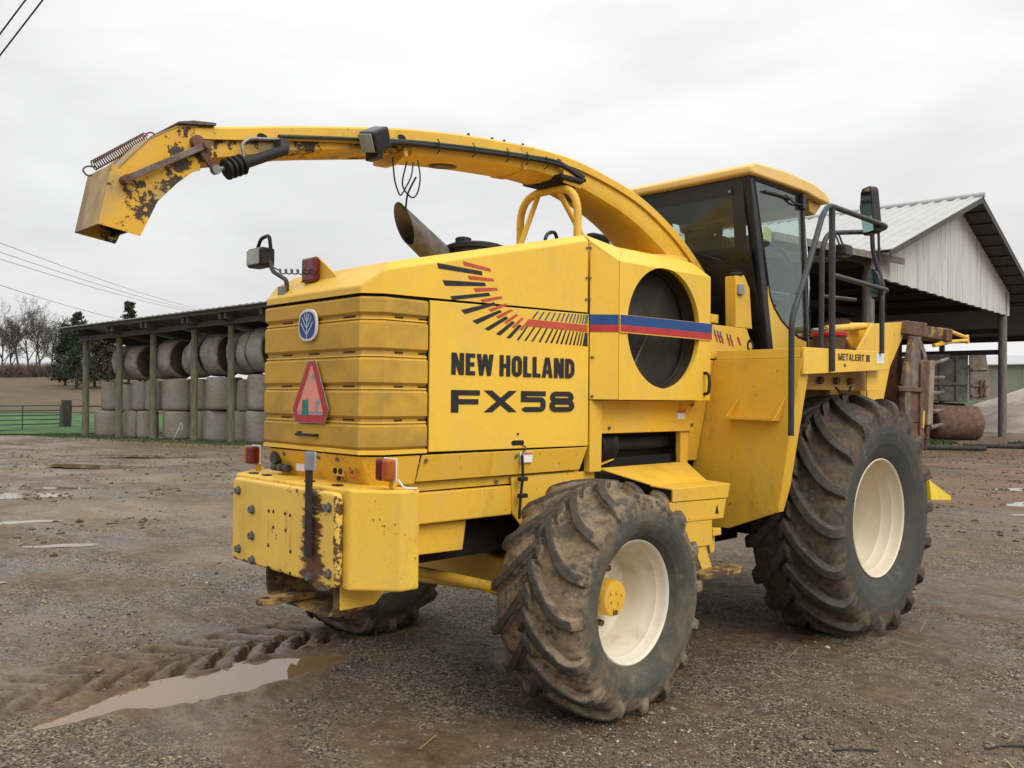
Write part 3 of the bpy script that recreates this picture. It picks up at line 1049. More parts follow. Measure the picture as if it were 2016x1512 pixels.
# axle beam with its curved end and the tie rod
axle = MB()
axle.prism([(-0.95, -0.16, 0.42), (-0.95, -0.16, 0.62), (-0.30, -0.16, 0.90), (-0.02, -0.16, 0.92), (0.06, -0.16, 0.76), (0.34, -0.16, 0.70), (0.62, -0.16, 0.68), (0.62, -0.16, 0.47), (0.1, -0.16, 0.50)], (0, 0.30, 0))
axle.build('rear_axle', 'yellow_dirty', H, bevel=0.02, seg=3)
tube('tie_rod', rounded([(-0.62, -0.62, 0.63), (-0.07, -0.52, 0.645), (0.30, -0.50, 0.645), (0.70, -0.46, 0.64)], 0.2), 0.032, 'yellow_used', H, 14)
box('belly_pan', -0.38, 0.40, 0.20, 0.60, 0.70, 1.0, 'dark', H)

# --- counterweight at the rear
CWB = MB()
CWB.prism([(-0.575, -1.437, 0.765), (0.575, -1.437, 0.765), (0.752, -1.262, 0.763), (0.752, -1.150, 0.763), (-0.752, -1.150, 0.763), (-0.752, -1.262, 0.763)], (0, 0, 0.48))
cw = CWB.build('counterweight', 'yellow_worn', H, bevel=0.014, seg=3)
def round_rect(x0, x1, z0, z1, r, n=5):
    o = []
    for cx, cz, a0 in ((x1 - r, z1 - r, 0), (x0 + r, z1 - r, 90), (x0 + r, z0 + r, 180), (x1 - r, z0 + r, 270)):
        for i in range(n + 1):
            a = R(a0 + 90 * i / n)
            o.append((cx + r * math.cos(a), cz + r * math.sin(a)))
    return o
wp = prism('weight_plate', [(x, -1.482, z) for x, z in round_rect(-0.525, 0.535, 0.772, 1.228, 0.035)], (0, 0.044, 0), 'weight', cw, 0.016, 3)
for x, z in ((-0.445, 1.16), (-0.285, 1.07), (-0.285, 0.93), (-0.435, 0.84), (-0.275, 0.80), (0.475, 1.155), (0.285, 1.07), (0.287, 0.92), (0.31, 0.80), (0.48, 0.84)):
    lathe_done = bolt((x, -1.492, z), cw, 0.019, 'Y', 'bolt', 0.026)
    bolt((x, -1.486, z), cw, 0.026, 'Y', 'bolt', 0.006, 'washer')
for x, z in ((-0.11, 1.08), (-0.06, 1.082), (0.06, 1.083), (0.11, 1.08), (-0.06, 1.0), (0.068, 0.998), (-0.11, 0.90), (0.117, 0.897), (-0.11, 0.785), (0.117, 0.787)):
    bolt((x, -1.4815, z), cw, 0.010, 'Y', 'dark', 0.004, 'bolt_hole')
for x in (-0.5, -0.35, 0.1, 0.36):
    box('clip', x, x + 0.05, -1.40, -1.36, 1.2445, 1.252, 'dark', cw, 0.002)
st = MB()
st.box(0.303, 0.355, -1.514, -1.500, 0.905, 1.335)
strap = st.build('strap', 'strap', H, bevel=0.003)
prism('strap_bracket', [(0.298, -1.516, 1.325), (0.300, -1.516, 1.415), (0.392, -1.516, 1.417), (0.392, -1.516, 1.325)], (0, 0.012, 0), 'zinc', H, 0.003)
# drawbar hitch under the counterweight
def arcpts(c, r, a0, a1, n):
    return [(c[0] + r * math.cos(R(a0 + (a1 - a0) * i / n)), c[1] + r * math.sin(R(a0 + (a1 - a0) * i / n))) for i in range(n + 1)]
uo = [(-0.21, 0.764)] + [(-0.21, 0.70)] + arcpts((-0.13, 0.69), 0.08, 180, 270, 5) + arcpts((0.39, 0.69), 0.08, 270, 360, 5) + [(0.47, 0.70), (0.47, 0.764)]
ui = [(0.452, 0.764), (0.452, 0.70)] + arcpts((0.39, 0.69), 0.062, 360, 270, 5) + arcpts((-0.13, 0.69), 0.062, 270, 180, 5) + [(-0.192, 0.70), (-0.192, 0.764)]
uu = MB()
pts = uo + ui
n_o = len(uo)
for i in range(n_o - 1):
    a, b = uo[i], uo[i + 1]
    c, d = ui[n_o - 2 - i], ui[n_o - 1 - i]
    for (p0, p1, p2, p3) in ((a, b, c, d),):
        uu.add([(p0[0], -1.44, p0[1]), (p1[0], -1.44, p1[1]), (p2[0], -1.44, p2[1]), (p3[0], -1.44, p3[1]),
                (p0[0], -1.20, p0[1]), (p1[0], -1.20, p1[1]), (p2[0], -1.20, p2[1]), (p3[0], -1.20, p3[1])],
               [(0, 1, 2, 3), (7, 6, 5, 4), (0, 4, 5, 1), (2, 6, 7, 3)])
hitch = autosmooth(uu.build('tow_hitch', 'dirty_yellow_rust', H), 40)
prism('hitch_gusset', [(0.474, -1.42, 0.764), (0.474, -1.10, 0.764), (0.474, -1.22, 0.655), (0.474, -1.42, 0.655)], (0.012, 0, 0), 'yellow_worn', hitch, 0.003)
tg = [(0.0, -1.40)] + [(0.0, -1.56)] + [(0.045 + 0.045 * math.cos(R(180 + 180 * i / 8)), -1.575 + 0.05 * math.sin(R(180 + 180 * i / 8))) for i in range(9)] + [(0.09, -1.56), (0.09, -1.30), (0.0, -1.30)]
prism('drawbar_tongue', [(x, y, 0.634) for x, y in tg], (0, 0, 0.03), 'dirty_yellow_rust', hitch, 0.004)
cy_ = cyl_mesh('tongue_hole', 0.016, 0.004, 14, 'dark')
cy_.location = (0.045, -1.575, 0.6655)
cy_.rotation_euler = (0, R(90), 0)
cy_.parent = hitch

# --- rear skirt, tail lights and fittings
rs_ = MB()
A_ = [(-0.465, -1.30, 1.388), (0.465, -1.30, 1.388), (0.54, -1.215, 1.388)]
Bt = [(-0.43, -1.225, 1.236), (0.44, -1.225, 1.236), (0.515, -1.165, 1.240)]
rs_.add([A_[0], A_[1], Bt[1], Bt[0]], [(0, 1, 2, 3)])
rs_.add([A_[1], A_[2], Bt[1]], [(0, 1, 2)])
rs_.add([A_[2], Bt[2], Bt[1]], [(0, 1, 2)])
rs_.add([A_[2], (0.54, -0.99, 1.388), (0.515, -1.005, 1.245), Bt[2]], [(0, 1, 2, 3)])
rs_.add([A_[0], (-0.54, -1.215, 1.388), (-0.515, -1.165, 1.24), Bt[0]], [(0, 1, 2, 3)])
rs_.add([(-0.54, -1.215, 1.388), (-0.54, -0.9, 1.388), (-0.515, -0.9, 1.245), (-0.515, -1.165, 1.24)], [(0, 1, 2, 3)])
rear_skirt = rs_.build('rear_skirt', 'yellow_used', H)
prism('side_skirt', [(0.541, -0.975, 1.388), (0.541, 0.305, 1.388), (0.515, 0.262, 1.250), (0.515, -0.995, 1.250)], (-0.012, 0, 0), 'yellow_used', H, 0.003)
prism('side_skirt', [(-0.541, -0.895, 1.388), (-0.541, 0.305, 1.388), (-0.515, 0.262, 1.250), (-0.515, -0.895, 1.250)], (0.012, 0, 0), 'yellow_used', H, 0.003)
for x in (-0.42, -0.3, 0.06, 0.24):
    bolt((x, -1.291, 1.362), rear_skirt, 0.010, 'Y')
# hydraulic couplers and socket
for (x, z, r_) in ((-0.40, 1.335, 0.036),):
    o = cyl_mesh('socket', 0.036, 0.035, 18, 'greydark')
    o.rotation_euler = (0, 0, R(90))
    o.location = (x, -1.285, z)
    o.parent = rear_skirt
for dx, r_ in ((0.0, 0.021), (0.05, 0.025), (0.10, 0.021)):
    o = cyl_mesh('coupler', 0.022, 0.045, 12, 'greydark')
    o.location = (-0.40 + dx * 1.2, -1.285, 1.283)
    o.parent = rear_skirt
box('warning_label', -0.215, -0.125, -1.2635, -1.2605, 1.275, 1.330, 'white_print', rear_skirt, 0)
box('warning_label_head', -0.215, -0.125, -1.2665, -1.2645, 1.318, 1.332, 'orange_print', rear_skirt, 0)
ok_o = cyl_mesh('plug_plate', 0.012, 0.01, 12, 'dark')
for x in (0.185, 0.235):
    o = cyl_mesh('socket_hole', 0.016, 0.006, 14, 'dark')
    o.rotation_euler = (0, 0, R(90))
    o.location = (x, -1.268, 1.300)
    o.parent = rear_skirt
ok_o.parent = rear_skirt
ok_o.location = (0.21, -1.262, 1.262)
ok_o.rotation_euler = (0, 0, R(90))
box('socket_plate', 0.158, 0.262, -1.266, -1.255, 1.275, 1.322, 'yellow_used', rear_skirt, 0.002)
def ring2d(cx, cz, r0, r1, n=28, wob=0.0):
    v, f = [], []
    for i in range(n):
        a = 2 * math.pi * i / n
        q = 1 + wob * math.sin(8 * a)
        v += [(cx + r0 * math.cos(a), cz + r0 * math.sin(a)), (cx + r1 * q * math.cos(a), cz + r1 * q * math.sin(a))]
        j = (i + 1) % n
        f.append((2 * i, 2 * i + 1, 2 * j + 1, 2 * j))
    return v, f
BLK= [[(-0.893, 2.386), (-0.58, 2.375), (-0.576, 2.354), (-0.884, 2.358)], [(-0.856, 2.3), (-0.557, 2.315), (-0.549, 2.297), (-0.838, 2.272)], [(-0.802, 2.22), (-0.528, 2.263), (-0.515, 2.247), (-0.787, 2.201)], [(-0.727, 2.153), (-0.487, 2.214), (-0.474, 2.2), (-0.699, 2.133)], [(-0.645, 2.101), (-0.442, 2.175), (-0.428, 2.164), (-0.611, 2.085)], [(-0.557, 2.063), (-0.398, 2.143), (-0.378, 2.132), (-0.525, 2.054)], [(-0.472, 2.039), (-0.346, 2.12), (-0.326, 2.111), (-0.438, 2.032)], [(-0.392, 2.023), (-0.294, 2.103), (-0.271, 2.097), (-0.361, 2.02)], [(-0.312, 2.014), (-0.232, 2.097), (-0.219, 2.097), (-0.294, 2.013)], [(-0.251, 2.013), (-0.175, 2.096), (-0.162, 2.095), (-0.235, 2.013)], [(-0.194, 2.012), (-0.121, 2.096), (-0.109, 2.095), (-0.178, 2.012)], [(-0.134, 2.012), (-0.073, 2.094), (-0.059, 2.094), (-0.117, 2.011)], [(-0.082, 2.01), (-0.022, 2.094), (-0.009, 2.093), (-0.065, 2.01)], [(-0.036, 2.011), (0.019, 2.093), (0.031, 2.092), (-0.019, 2.01)], [(0.009, 2.01), (0.057, 2.094), (0.069, 2.093), (0.026, 2.009)], [(0.049, 2.009), (0.094, 2.092), (0.106, 2.092), (0.067, 2.009)], [(0.089, 2.01), (0.13, 2.092), (0.14, 2.091), (0.107, 2.009)], [(0.126, 2.008), (0.162, 2.091), (0.173, 2.091), (0.141, 2.008)], [(0.161, 2.008), (0.195, 2.09), (0.206, 2.089), (0.176, 2.007)], [(0.194, 2.008), (0.223, 2.09), (0.233, 2.089), (0.208, 2.008)], [(0.223, 2.007), (0.248, 2.09), (0.257, 2.09), (0.236, 2.007)], [(0.249, 2.007), (0.271, 2.089), (0.294, 2.089), (0.296, 2.006)]]
RED= [[(-0.718, 2.415), (-0.52, 2.397), (-0.513, 2.381), (-0.707, 2.393)], [(-0.681, 2.342), (-0.496, 2.344), (-0.489, 2.329), (-0.67, 2.322)], [(-0.639, 2.278), (-0.468, 2.296), (-0.459, 2.282), (-0.624, 2.259)], [(-0.589, 2.22), (-0.434, 2.252), (-0.423, 2.241), (-0.571, 2.206)], [(-0.53, 2.172), (-0.396, 2.215), (-0.385, 2.205), (-0.51, 2.16)], [(-0.472, 2.137), (-0.359, 2.185), (-0.342, 2.179), (-0.45, 2.126)], [(-0.412, 2.107), (-0.317, 2.163), (-0.299, 2.156), (-0.39, 2.1)], [(-0.351, 2.086), (-0.272, 2.145), (-0.254, 2.141), (-0.328, 2.081)], [(-0.288, 2.074), (-0.217, 2.139), (-0.184, 2.139), (-0.239, 2.098), (-0.266, 2.072)], [(-0.184, 2.139), (0.294, 2.135), (0.294, 2.094), (-0.239, 2.098)]]
BLU= [[(-0.192, 2.144), (-0.148, 2.188), (-0.133, 2.189), (-0.177, 2.144)], [(-0.139, 2.143), (-0.098, 2.189), (-0.083, 2.19), (-0.124, 2.143)], [(-0.087, 2.143), (-0.048, 2.191), (-0.034, 2.191), (-0.073, 2.143)], [(-0.036, 2.143), (0.0, 2.192), (0.014, 2.192), (-0.022, 2.143)], [(0.011, 2.142), (0.043, 2.193), (0.057, 2.193), (0.025, 2.142)], [(0.051, 2.142), (0.082, 2.194), (0.095, 2.194), (0.064, 2.142)], [(0.088, 2.142), (0.118, 2.195), (0.131, 2.195), (0.101, 2.141)], [(0.122, 2.141), (0.15, 2.196), (0.163, 2.196), (0.134, 2.141)], [(0.154, 2.141), (0.179, 2.196), (0.191, 2.197), (0.167, 2.141)], [(0.187, 2.141), (0.208, 2.197), (0.22, 2.198), (0.199, 2.141)], [(0.216, 2.141), (0.234, 2.198), (0.245, 2.198), (0.228, 2.14)], [(0.242, 2.14), (0.257, 2.199), (0.269, 2.199), (0.253, 2.14)], [(0.264, 2.14), (0.277, 2.199), (0.288, 2.199), (0.275, 2.14)], [(0.281, 2.14), (0.29, 2.199), (0.301, 2.2), (0.292, 2.14)]]

# --- lettering (flat print)
def stroke2d(path, t, closed=False):
    """mitred band of width t along a 2-D path -> quads"""
    P = [Vector((p[0], p[1])) for p in path]
    n = len(P)
    L, Rr = [], []
    for i in range(n):
        a = P[i - 1] if (i > 0 or closed) else None
        c = P[(i + 1) % n] if (i < n - 1 or closed) else None
        d1 = (P[i] - a).normalized() if a is not None else None
        d2 = (c - P[i]).normalized() if c is not None else None
        if d1 is None:
            d1 = d2
        if d2 is None:
            d2 = d1
        n1, n2 = Vector((-d1.y, d1.x)), Vector((-d2.y, d2.x))
        m = (n1 + n2)
        m = m.normalized() if m.length > 1e-6 else n1
        k = t / 2 / max(0.35, m.dot(n1))
        L.append(P[i] + m * k)
        Rr.append(P[i] - m * k)
    q = []
    for i in range(n if closed else n - 1):
        j = (i + 1) % n
        q.append([tuple(L[i]), tuple(L[j]), tuple(Rr[j]), tuple(Rr[i])])
    return q
def rr_path(w, h, t, r, n=4):
    x0, x1, y0, y1 = t / 2, w - t / 2, t / 2, h - t / 2
    o = []
    for cx, cy, a0 in ((x1 - r, y1 - r, 0), (x0 + r, y1 - r, 90), (x0 + r, y0 + r, 180), (x1 - r, y0 + r, 270)):
        for i in range(n + 1):
            a = R(a0 + 90 * i / n)
            o.append((cx + r * math.cos(a), cy + r * math.sin(a)))
    return o
def arc(cx, cy, r, a0, a1, n=5):
    return [(cx + r * math.cos(R(a0 + (a1 - a0) * i / n)), cy + r * math.sin(R(a0 + (a1 - a0) * i / n))) for i in range(n + 1)]
def bar(x0, y0, x1, y1):
    return [(x0, y0), (x1, y0), (x1, y1), (x0, y1)]
def glyph(ch, w, t, th):
    """quads in a w x 1 box; t = stem width, th = bar thickness"""
    if ch == 'N':
        return [bar(0, 0, t, 1), bar(w - t, 0, w, 1), [(t * 0.1, 1), (t * 1.1, 1), (w - t * 0.1, 0), (w - t * 1.1, 0)]]
    if ch == 'E':
        return [bar(0, 0, t, 1), bar(t, 0, w, th), bar(t, 1 - th, w, 1), bar(t, 0.5 - th / 2, w * 0.92, 0.5 + th / 2)]
    if ch == 'F':
        return [bar(0, 0, t, 1), bar(t, 1 - th, w, 1), bar(t, 0.5 - th / 2 - 0.02, w * 0.95, 0.5 + th / 2 - 0.02)]
    if ch == 'W':
        a, b = w * 0.27, w * 0.73
        return [[(0, 1), (t, 1), (a + t * 0.45, 0), (a - t * 0.45, 0)], [(w / 2 - t * 0.45, 1), (w / 2 + t * 0.45, 1), (a + t * 0.45, 0), (a - t * 0.45, 0)],
                [(w / 2 - t * 0.45, 1), (w / 2 + t * 0.45, 1), (b + t * 0.45, 0), (b - t * 0.45, 0)], [(w - t, 1), (w, 1), (b + t * 0.45, 0), (b - t * 0.45, 0)]]
    if ch == 'M':
        return [bar(0, 0, t, 1), bar(w - t, 0, w, 1), [(0.02, 1), (t * 1.05, 1), (w / 2 + t * 0.4, 0), (w / 2 - t * 0.4, 0)], [(w - t * 1.05, 1), (w - 0.02, 1), (w / 2 + t * 0.4, 0), (w / 2 - t * 0.4, 0)]]
    if ch == 'H':
        return [bar(0, 0, t, 1), bar(w - t, 0, w, 1), bar(t, 0.5 - th / 2, w - t, 0.5 + th / 2)]
    if ch == 'O':
        return stroke2d(rr_path(w, 1, t, min(w * 0.28, 0.24)), t, True)
    if ch == 'L':
        return [bar(0, 0, t, 1), bar(t, 0, w, th)]
    if ch == 'A':
        return [[(w / 2 - t * 0.6, 1), (w / 2 + t * 0.1, 1), (t, 0), (0, 0)], [(w / 2 - t * 0.1, 1), (w / 2 + t * 0.6, 1), (w, 0), (w - t, 0)], bar(w * 0.26, 0.2, w * 0.74, 0.2 + th)]
    if ch == 'D':
        p = [(t / 2, t / 2)] + arc(w - t / 2 - w * 0.28, t / 2 + 0.24, 0.24, 270, 360) + arc(w - t / 2 - w * 0.28, 1 - t / 2 - 0.24, 0.24, 0, 90) + [(t / 2, 1 - t / 2)]
        p = [(min(x + (0.28 * w - 0.24) if x > w * 0.4 else x, w - t / 2), y) for x, y in p]
        return stroke2d(p, t, True)
    if ch == 'T':
        return [bar(0, 1 - th, w, 1), bar(w / 2 - t / 2, 0, w / 2 + t / 2, 1 - th)]
    if ch == 'R':
        p = [(t, 1 - th / 2)] + arc(w - t / 2 - 0.16, 1 - th / 2 - 0.16, 0.16, 90, 0) + arc(w - t / 2 - 0.16, 0.45 + 0.16, 0.16, 0, -90) + [(t, 0.45)]
        return [bar(0, 0, t, 1)] + stroke2d(p, th) + [[(w * 0.45, 0.45), (w * 0.45 + t, 0.45), (w, 0), (w - t * 1.1, 0)]]
    if ch == 'I':
        return [bar(0, 0, t, 1)]
    if ch == '#':      # roman three with joined serifs
        return [bar(0, 0, w, 0.13), bar(0, 0.87, w, 1)] + [bar(w * a, 0.13, w * a + t * 0.85, 0.87) for a in (0.10, 0.40, 0.70)]
    if ch == 'X':
        return [[(0, 1), (t * 1.25, 1), (w, 0), (w - t * 1.25, 0)], [(w - t * 1.25, 1), (w, 1), (t * 1.25, 0), (0, 0)]]
    if ch == '5':
        r = 0.14
        p = [(w - 0.02, 1 - th / 2), (t / 2, 1 - th / 2), (t / 2, 0.60 - 0.01)] + [(w * 0.4, 0.60 - 0.01)] + arc(w - t / 2 - r, 0.59 - r, r, 90, 0) + arc(w - t / 2 - r, th / 2 + r, r, 0, -90) + arc(t / 2 + r, th / 2 + r, r, 270, 200)
        return stroke2d(p, th)
    if ch == '8':
        a = [(x, y * 0.54) for x, y in rr_path(w, 1.0, t, 0.22)]
        up = rr_path(w - 0.06, 0.56, th, 0.15)
        lo = rr_path(w, 0.60, th, 0.16)
        return stroke2d([(x + 0.03, y + 0.44) for x, y in up], th, True) + stroke2d(lo, th, True)
    return []
def lettering(name, text, widths, gap, t, th, y0, z0, length, height, x, mat, parent, slant=0.0, dz=0.0):
    tot = sum(widths) + gap * (len(text) - 1)
    k = length / (tot * 1.0)
    v, f = [], []
    pen = 0.0
    lift = 0
    for ch, w in zip(text, widths):
        if ch != ' ':
            for q in glyph(ch, w, t, th):
                n = len(v)
                lift += 1
                for (a, b) in q:
                    yy = (pen + a) * k
                    v.append((x + 0.00006 * lift, y0 + yy, z0 + b * height + dz * yy))
                f.append(tuple(range(n, n + len(q))))
        pen += w + gap
    return mesh(name, v, f, mat, parent)
def flat_quads(name, quads, x, mat, parent):
    v, f = [], []
    for i, q in enumerate(quads):
        n = len(v)
        v += [(x, y, z) for y, z in q]
        f.append(tuple(range(n, n + len(q))))
    return mesh(name, v, f, mat, parent)

def glyph_k(w, t):
    return [bar(0, 0, t, 1), [(t, 0.42), (t, 0.62), (w - t * 0.9, 1), (w, 1)], [(t * 1.3, 0.55), (t * 2.2, 0.62), (w, 0), (w - t, 0)]]
v, f = ring2d(0.352, 1.305, 0.028, 0.039, 32, 0.07)
mesh('inspection_sticker', [(x, -1.2705, z) for x, z in v], f, 'red_decal', rear_skirt)
kv, kf = [], []
for ch, x0 in (('O', 0.335), ('K', 0.353)):
    for q in (glyph('O', 0.75, 0.2, 0.2) if ch == 'O' else glyph_k(0.75, 0.2)):
        n = len(kv)
        kv += [(x0 + a * 0.021, -1.2706 - 0.0002 * len(kf), 1.294 + b * 0.021) for a, b in q]
        kf.append(tuple(range(n, n + len(q))))
mesh('sticker_lettering', kv, kf, 'black_decal', rear_skirt)

def tail_light(s):
    e = empty('tail_light', (0, 0, 0), H)
    cx, y, z = s * 0.665, -1.27, 1.338
    box('base', cx - 0.052, cx + 0.052, y, y + 0.008, z - 0.056, z + 0.056, 'white_print', e, 0.008)
    xi = (cx - 0.05, cx - 0.004) if s > 0 else (cx - 0.022, cx + 0.05)
    xo = (cx - 0.0035, cx + 0.05) if s > 0 else (cx - 0.05, cx - 0.0225)
    box('red_lens', xi[0], xi[1], y - 0.052, y - 0.001, z - 0.053, z + 0.053, 'red_lens', e, 0.012, 3)
    box('amber_lens', xo[0], xo[1], y - 0.05, y - 0.001, z - 0.053, z + 0.053, 'amber_lens', e, 0.012, 3)
    box('mount', cx - 0.02, cx + 0.02, y + 0.008, y + 0.03, z - 0.092, z + 0.02, 'yellow_used', e, 0.003)
    tube('cable', catmull([(cx + s * 0.03, y + 0.03, z - 0.05), (cx + s * 0.055, y + 0.05, z - 0.085), (cx + s * 0.09, y + 0.10, z - 0.09)], 6), 0.005, 'white_print', e, 6)
mirrored(tail_light)

# --- rear grille: five perforated bands with stepped grooves between them, wrapping both corners
grille = empty('rear_grille', (0, 0, 0), H)
band_z = [(2.183, 2.094), (2.066, 1.918), (1.882, 1.746), (1.719, 1.578), (1.548, 1.425)]
def wrap_band(name, z0, z1, d, mat, lip=0.0, cut=0.012):
    """panel following rear face, 45-degree corner and side; d = outward offset"""
    def outline(dd):
        return [(-0.545 - dd, -0.95), (-0.545 - dd, -1.222 - dd * 0.4), (-0.470 - dd * 0.4, -1.316 - dd), (0.470 + dd * 0.4, -1.316 - dd), (0.541 + dd, -1.222 - dd * 0.4), (0.541 + dd, -0.952)]
    o, i = outline(d), outline(-0.02)
    v, f = [], []
    rows = [(i, z0), (o, z0 - cut * 0.0), (o, z1), (i, z1)]
    prof = [(i, z0), (outline(d - 0.014), z0), (o, z0 - cut), (o, z1 + cut), (outline(d - 0.014), z1), (i, z1)]
    n = 6
    for ol, z in prof:
        v += [(x, y, z) for x, y in ol]
    for a in range(len(prof) - 1):
        for b in range(n - 1):
            f.append((a * n + b, a * n + b + 1, (a + 1) * n + b + 1, (a + 1) * n + b))
    return mesh(name, v, f, mat, grille)
for z0, z1 in band_z:
    wrap_band('grille_band', z0, z1, 0.006, 'grille')
wrap_band('grille_back', 2.186, 1.396, -0.012, 'yellow_dirty')
for i in range(4):
    zt, zb = band_z[i][1], band_z[i + 1][0]
    wrap_band('groove_lip', zb + 0.013, zb + 0.004, -0.002, 'yellow', cut=0.001)
wrap_band('grille_base', 1.421, 1.397, 0.008, 'yellow', cut=0.003)
for i in range(4):
    zb = band_z[i][1]
    for x in (-0.30, -0.02, 0.31):
        box('slot', x, x + 0.10, -1.3085, -1.3035, zb - 0.012, zb - 0.005, 'dark', grille, 0)
    for y in (-1.15, -1.0):
        box('slot', 0.5295, 0.5345, y, y + 0.05, zb - 0.012, zb - 0.005, 'dark', grille, 0)
# pull handle
hb = MB()
hb.box(-0.085, 0.112, -1.352, -1.338, 1.474, 1.490)
hb.box(-0.085, -0.06, -1.340, -1.322, 1.474, 1.498)
hb.box(0.09, 0.112, -1.340, -1.322, 1.474, 1.490)
hb.build('pull_handle', 'black', grille, bevel=0.003)

# badge: white rimmed blue oval with a leaf
badge = empty('badge', (0, 0, 0), H)
def superellipse(cx, cz, a, b, n=40, e=2.7):
    o = []
    for i in range(n):
        t = 2 * math.pi * i / n
        c, s = math.cos(t), math.sin(t)
        o.append((cx + a * math.copysign(abs(c) ** (2 / e), c), cz + b * math.copysign(abs(s) ** (2 / e), s)))
    return o
BX, BZ = 0.010, 2.060
prism('badge_plate', [(x, -1.326, z) for x, z in superellipse(BX, BZ, 0.092, 0.085)], (0, -0.012, 0), 'white_print', badge, 0.004)
M['badge_blue'] = plain('badge_blue', (0.012, 0.045, 0.22), 0.4, 0.1, bump=0)
M['badge_white'] = plain('badge_white', (0.58, 0.64, 0.74), 0.4, 0.05, bump=0)
prism('badge_field', [(x, -1.3385, z) for x, z in superellipse(BX, BZ, 0.078, 0.071, e=2.5)], (0, -0.002, 0), 'badge_blue', badge, 0)
lv = MB()
yb = -1.3415
def vein(p):
    for q in stroke2d(p, 0.0066):
        lv.add([(BX + a, yb - 0.0001 * len(lv.f), BZ + b) for a, b in q], [(0, 1, 2, 3)])
vein([(0, -0.069), (0, 0.066)])
for s in (-1, 1):
    vein([(0, -0.050), (s * 0.030, -0.022), (s * 0.060, 0.015)])
    vein([(0, -0.015), (s * 0.025, 0.012), (s * 0.046, 0.045)])
    vein([(0, 0.018), (s * 0.015, 0.038), (s * 0.024, 0.060)])
lv.build('badge_leaf', 'badge_white', badge)

# slow-vehicle triangle
smv = empty('slow_vehicle_triangle', (0, 0, 0), H)
tri_o = [(0.022, 1.872), (0.098, 1.872), (0.226, 1.618), (0.188, 1.545), (-0.098, 1.545), (-0.132, 1.618)]
prism('triangle_plate', [(x, -1.334, z) for x, z in tri_o], (0, -0.004, 0), 'zinc', smv, 0)
M['smv_red'] = plain('faded_red_border', (0.42, 0.03, 0.035), 0.45, 0.15, bump=0)
def smv_mat():
    k = NT('peeling_pink_film')
    a = k.noise(13, 5, 0.55)
    m = k.ramp(a, 0.545, 0.55)
    k.base(k.mix(m, (0.76, 0.27, 0.20), (0.27, 0.28, 0.27)))
    k.rough(0.5)
    return k.m
M['smv_pink'] = smv_mat()
def inset(poly, d):
    cx, cz = sum(p[0] for p in poly) / len(poly), sum(p[1] for p in poly) / len(poly)
    return [(cx + (x - cx) * d, cz + (z - cz) * d) for x, z in poly]
red_in = [(0.0545, 1.845), (0.066, 1.845), (0.178, 1.605), (-0.085, 1.605)]
bs = MB()
def yq(q, y):
    bs.add([(x, y, z) for x, z in q], [tuple(range(len(q)))])
O6 = inset(tri_o, 0.975)
yq([O6[0], O6[1], red_in[1], red_in[0]], -1.3388)
yq([O6[1], O6[2], red_in[2], red_in[1]], -1.3388)
yq([O6[5], O6[0], red_in[0], red_in[3]], -1.3388)
yq([O6[2], O6[3], (0.165, 1.588), red_in[2]], -1.3388)
yq([O6[3], O6[4], (-0.078, 1.588), (0.165, 1.588)], -1.3388)
yq([O6[4], O6[5], red_in[3], (-0.078, 1.588)], -1.3388)
bs.build('red_border', 'smv_red', smv)
mesh('triangle_film', [(x, -1.3394, z) for x, z in red_in], [(0, 1, 2, 3)], 'smv_pink', smv)
M['teal'] = plain('teal_tape', (0.01, 0.22, 0.17), 0.6, 0.2, bump=0)
mesh('tape_patch', [(-0.03, -1.3402, 1.585), (0.03, -1.3402, 1.585), (0.032, -1.3402, 1.665), (-0.028, -1.3402, 1.665)], [(0, 1, 2, 3)], 'teal', smv)

# --- hood
def hood():
    r_ = dict(A0=(0.470, -1.318, 2.198), A1=(0.541, -1.222, 2.198), A2=(0.541, 0.300, 2.214), B0=(0.468, -1.318, 2.236), C1=(0.541, -1.217, 2.319), C2=(0.541, 0.300, 2.657),
              D1=(0.462, -1.140, 2.374), D2=(0.500, 0.300, 2.698))
    names = list(r_)
    v = [r_[k] for k in names] + [(-r_[k][0], r_[k][1], r_[k][2]) for k in names]
    i = {k: j for j, k in enumerate(names)}
    n = len(names)
    f = []
    for o in (0, n):
        f += [(i['A0'] + o, i['A1'] + o, i['C1'] + o, i['B0'] + o), (i['B0'] + o, i['C1'] + o, i['D1'] + o), (i['A1'] + o, i['A2'] + o, i['C2'] + o, i['C1'] + o),
              (i['C1'] + o, i['C2'] + o, i['D2'] + o, i['D1'] + o)]
    f += [(i['A0'], i['B0'], i['B0'] + n, i['A0'] + n), (i['B0'], i['D1'], i['D1'] + n, i['B0'] + n), (i['D1'], i['D2'], i['D2'] + n, i['D1'] + n),
          (i['A2'], i['C2'], i['D2'], i['D2'] + n, i['C2'] + n, i['A2'] + n)]
    return mesh('hood', v, f, 'yellow', H, bevel=0.008, seg=2)
HOOD = hood()
prism('engine_bay', [(-0.52, -1.20, 1.39), (-0.44, -1.29, 1.39), (0.44, -1.29, 1.39), (0.52, -1.20, 1.39), (0.52, 0.30, 1.39), (-0.52, 0.30, 1.39)], (0, 0, 0.81), 'dark', H, 0)
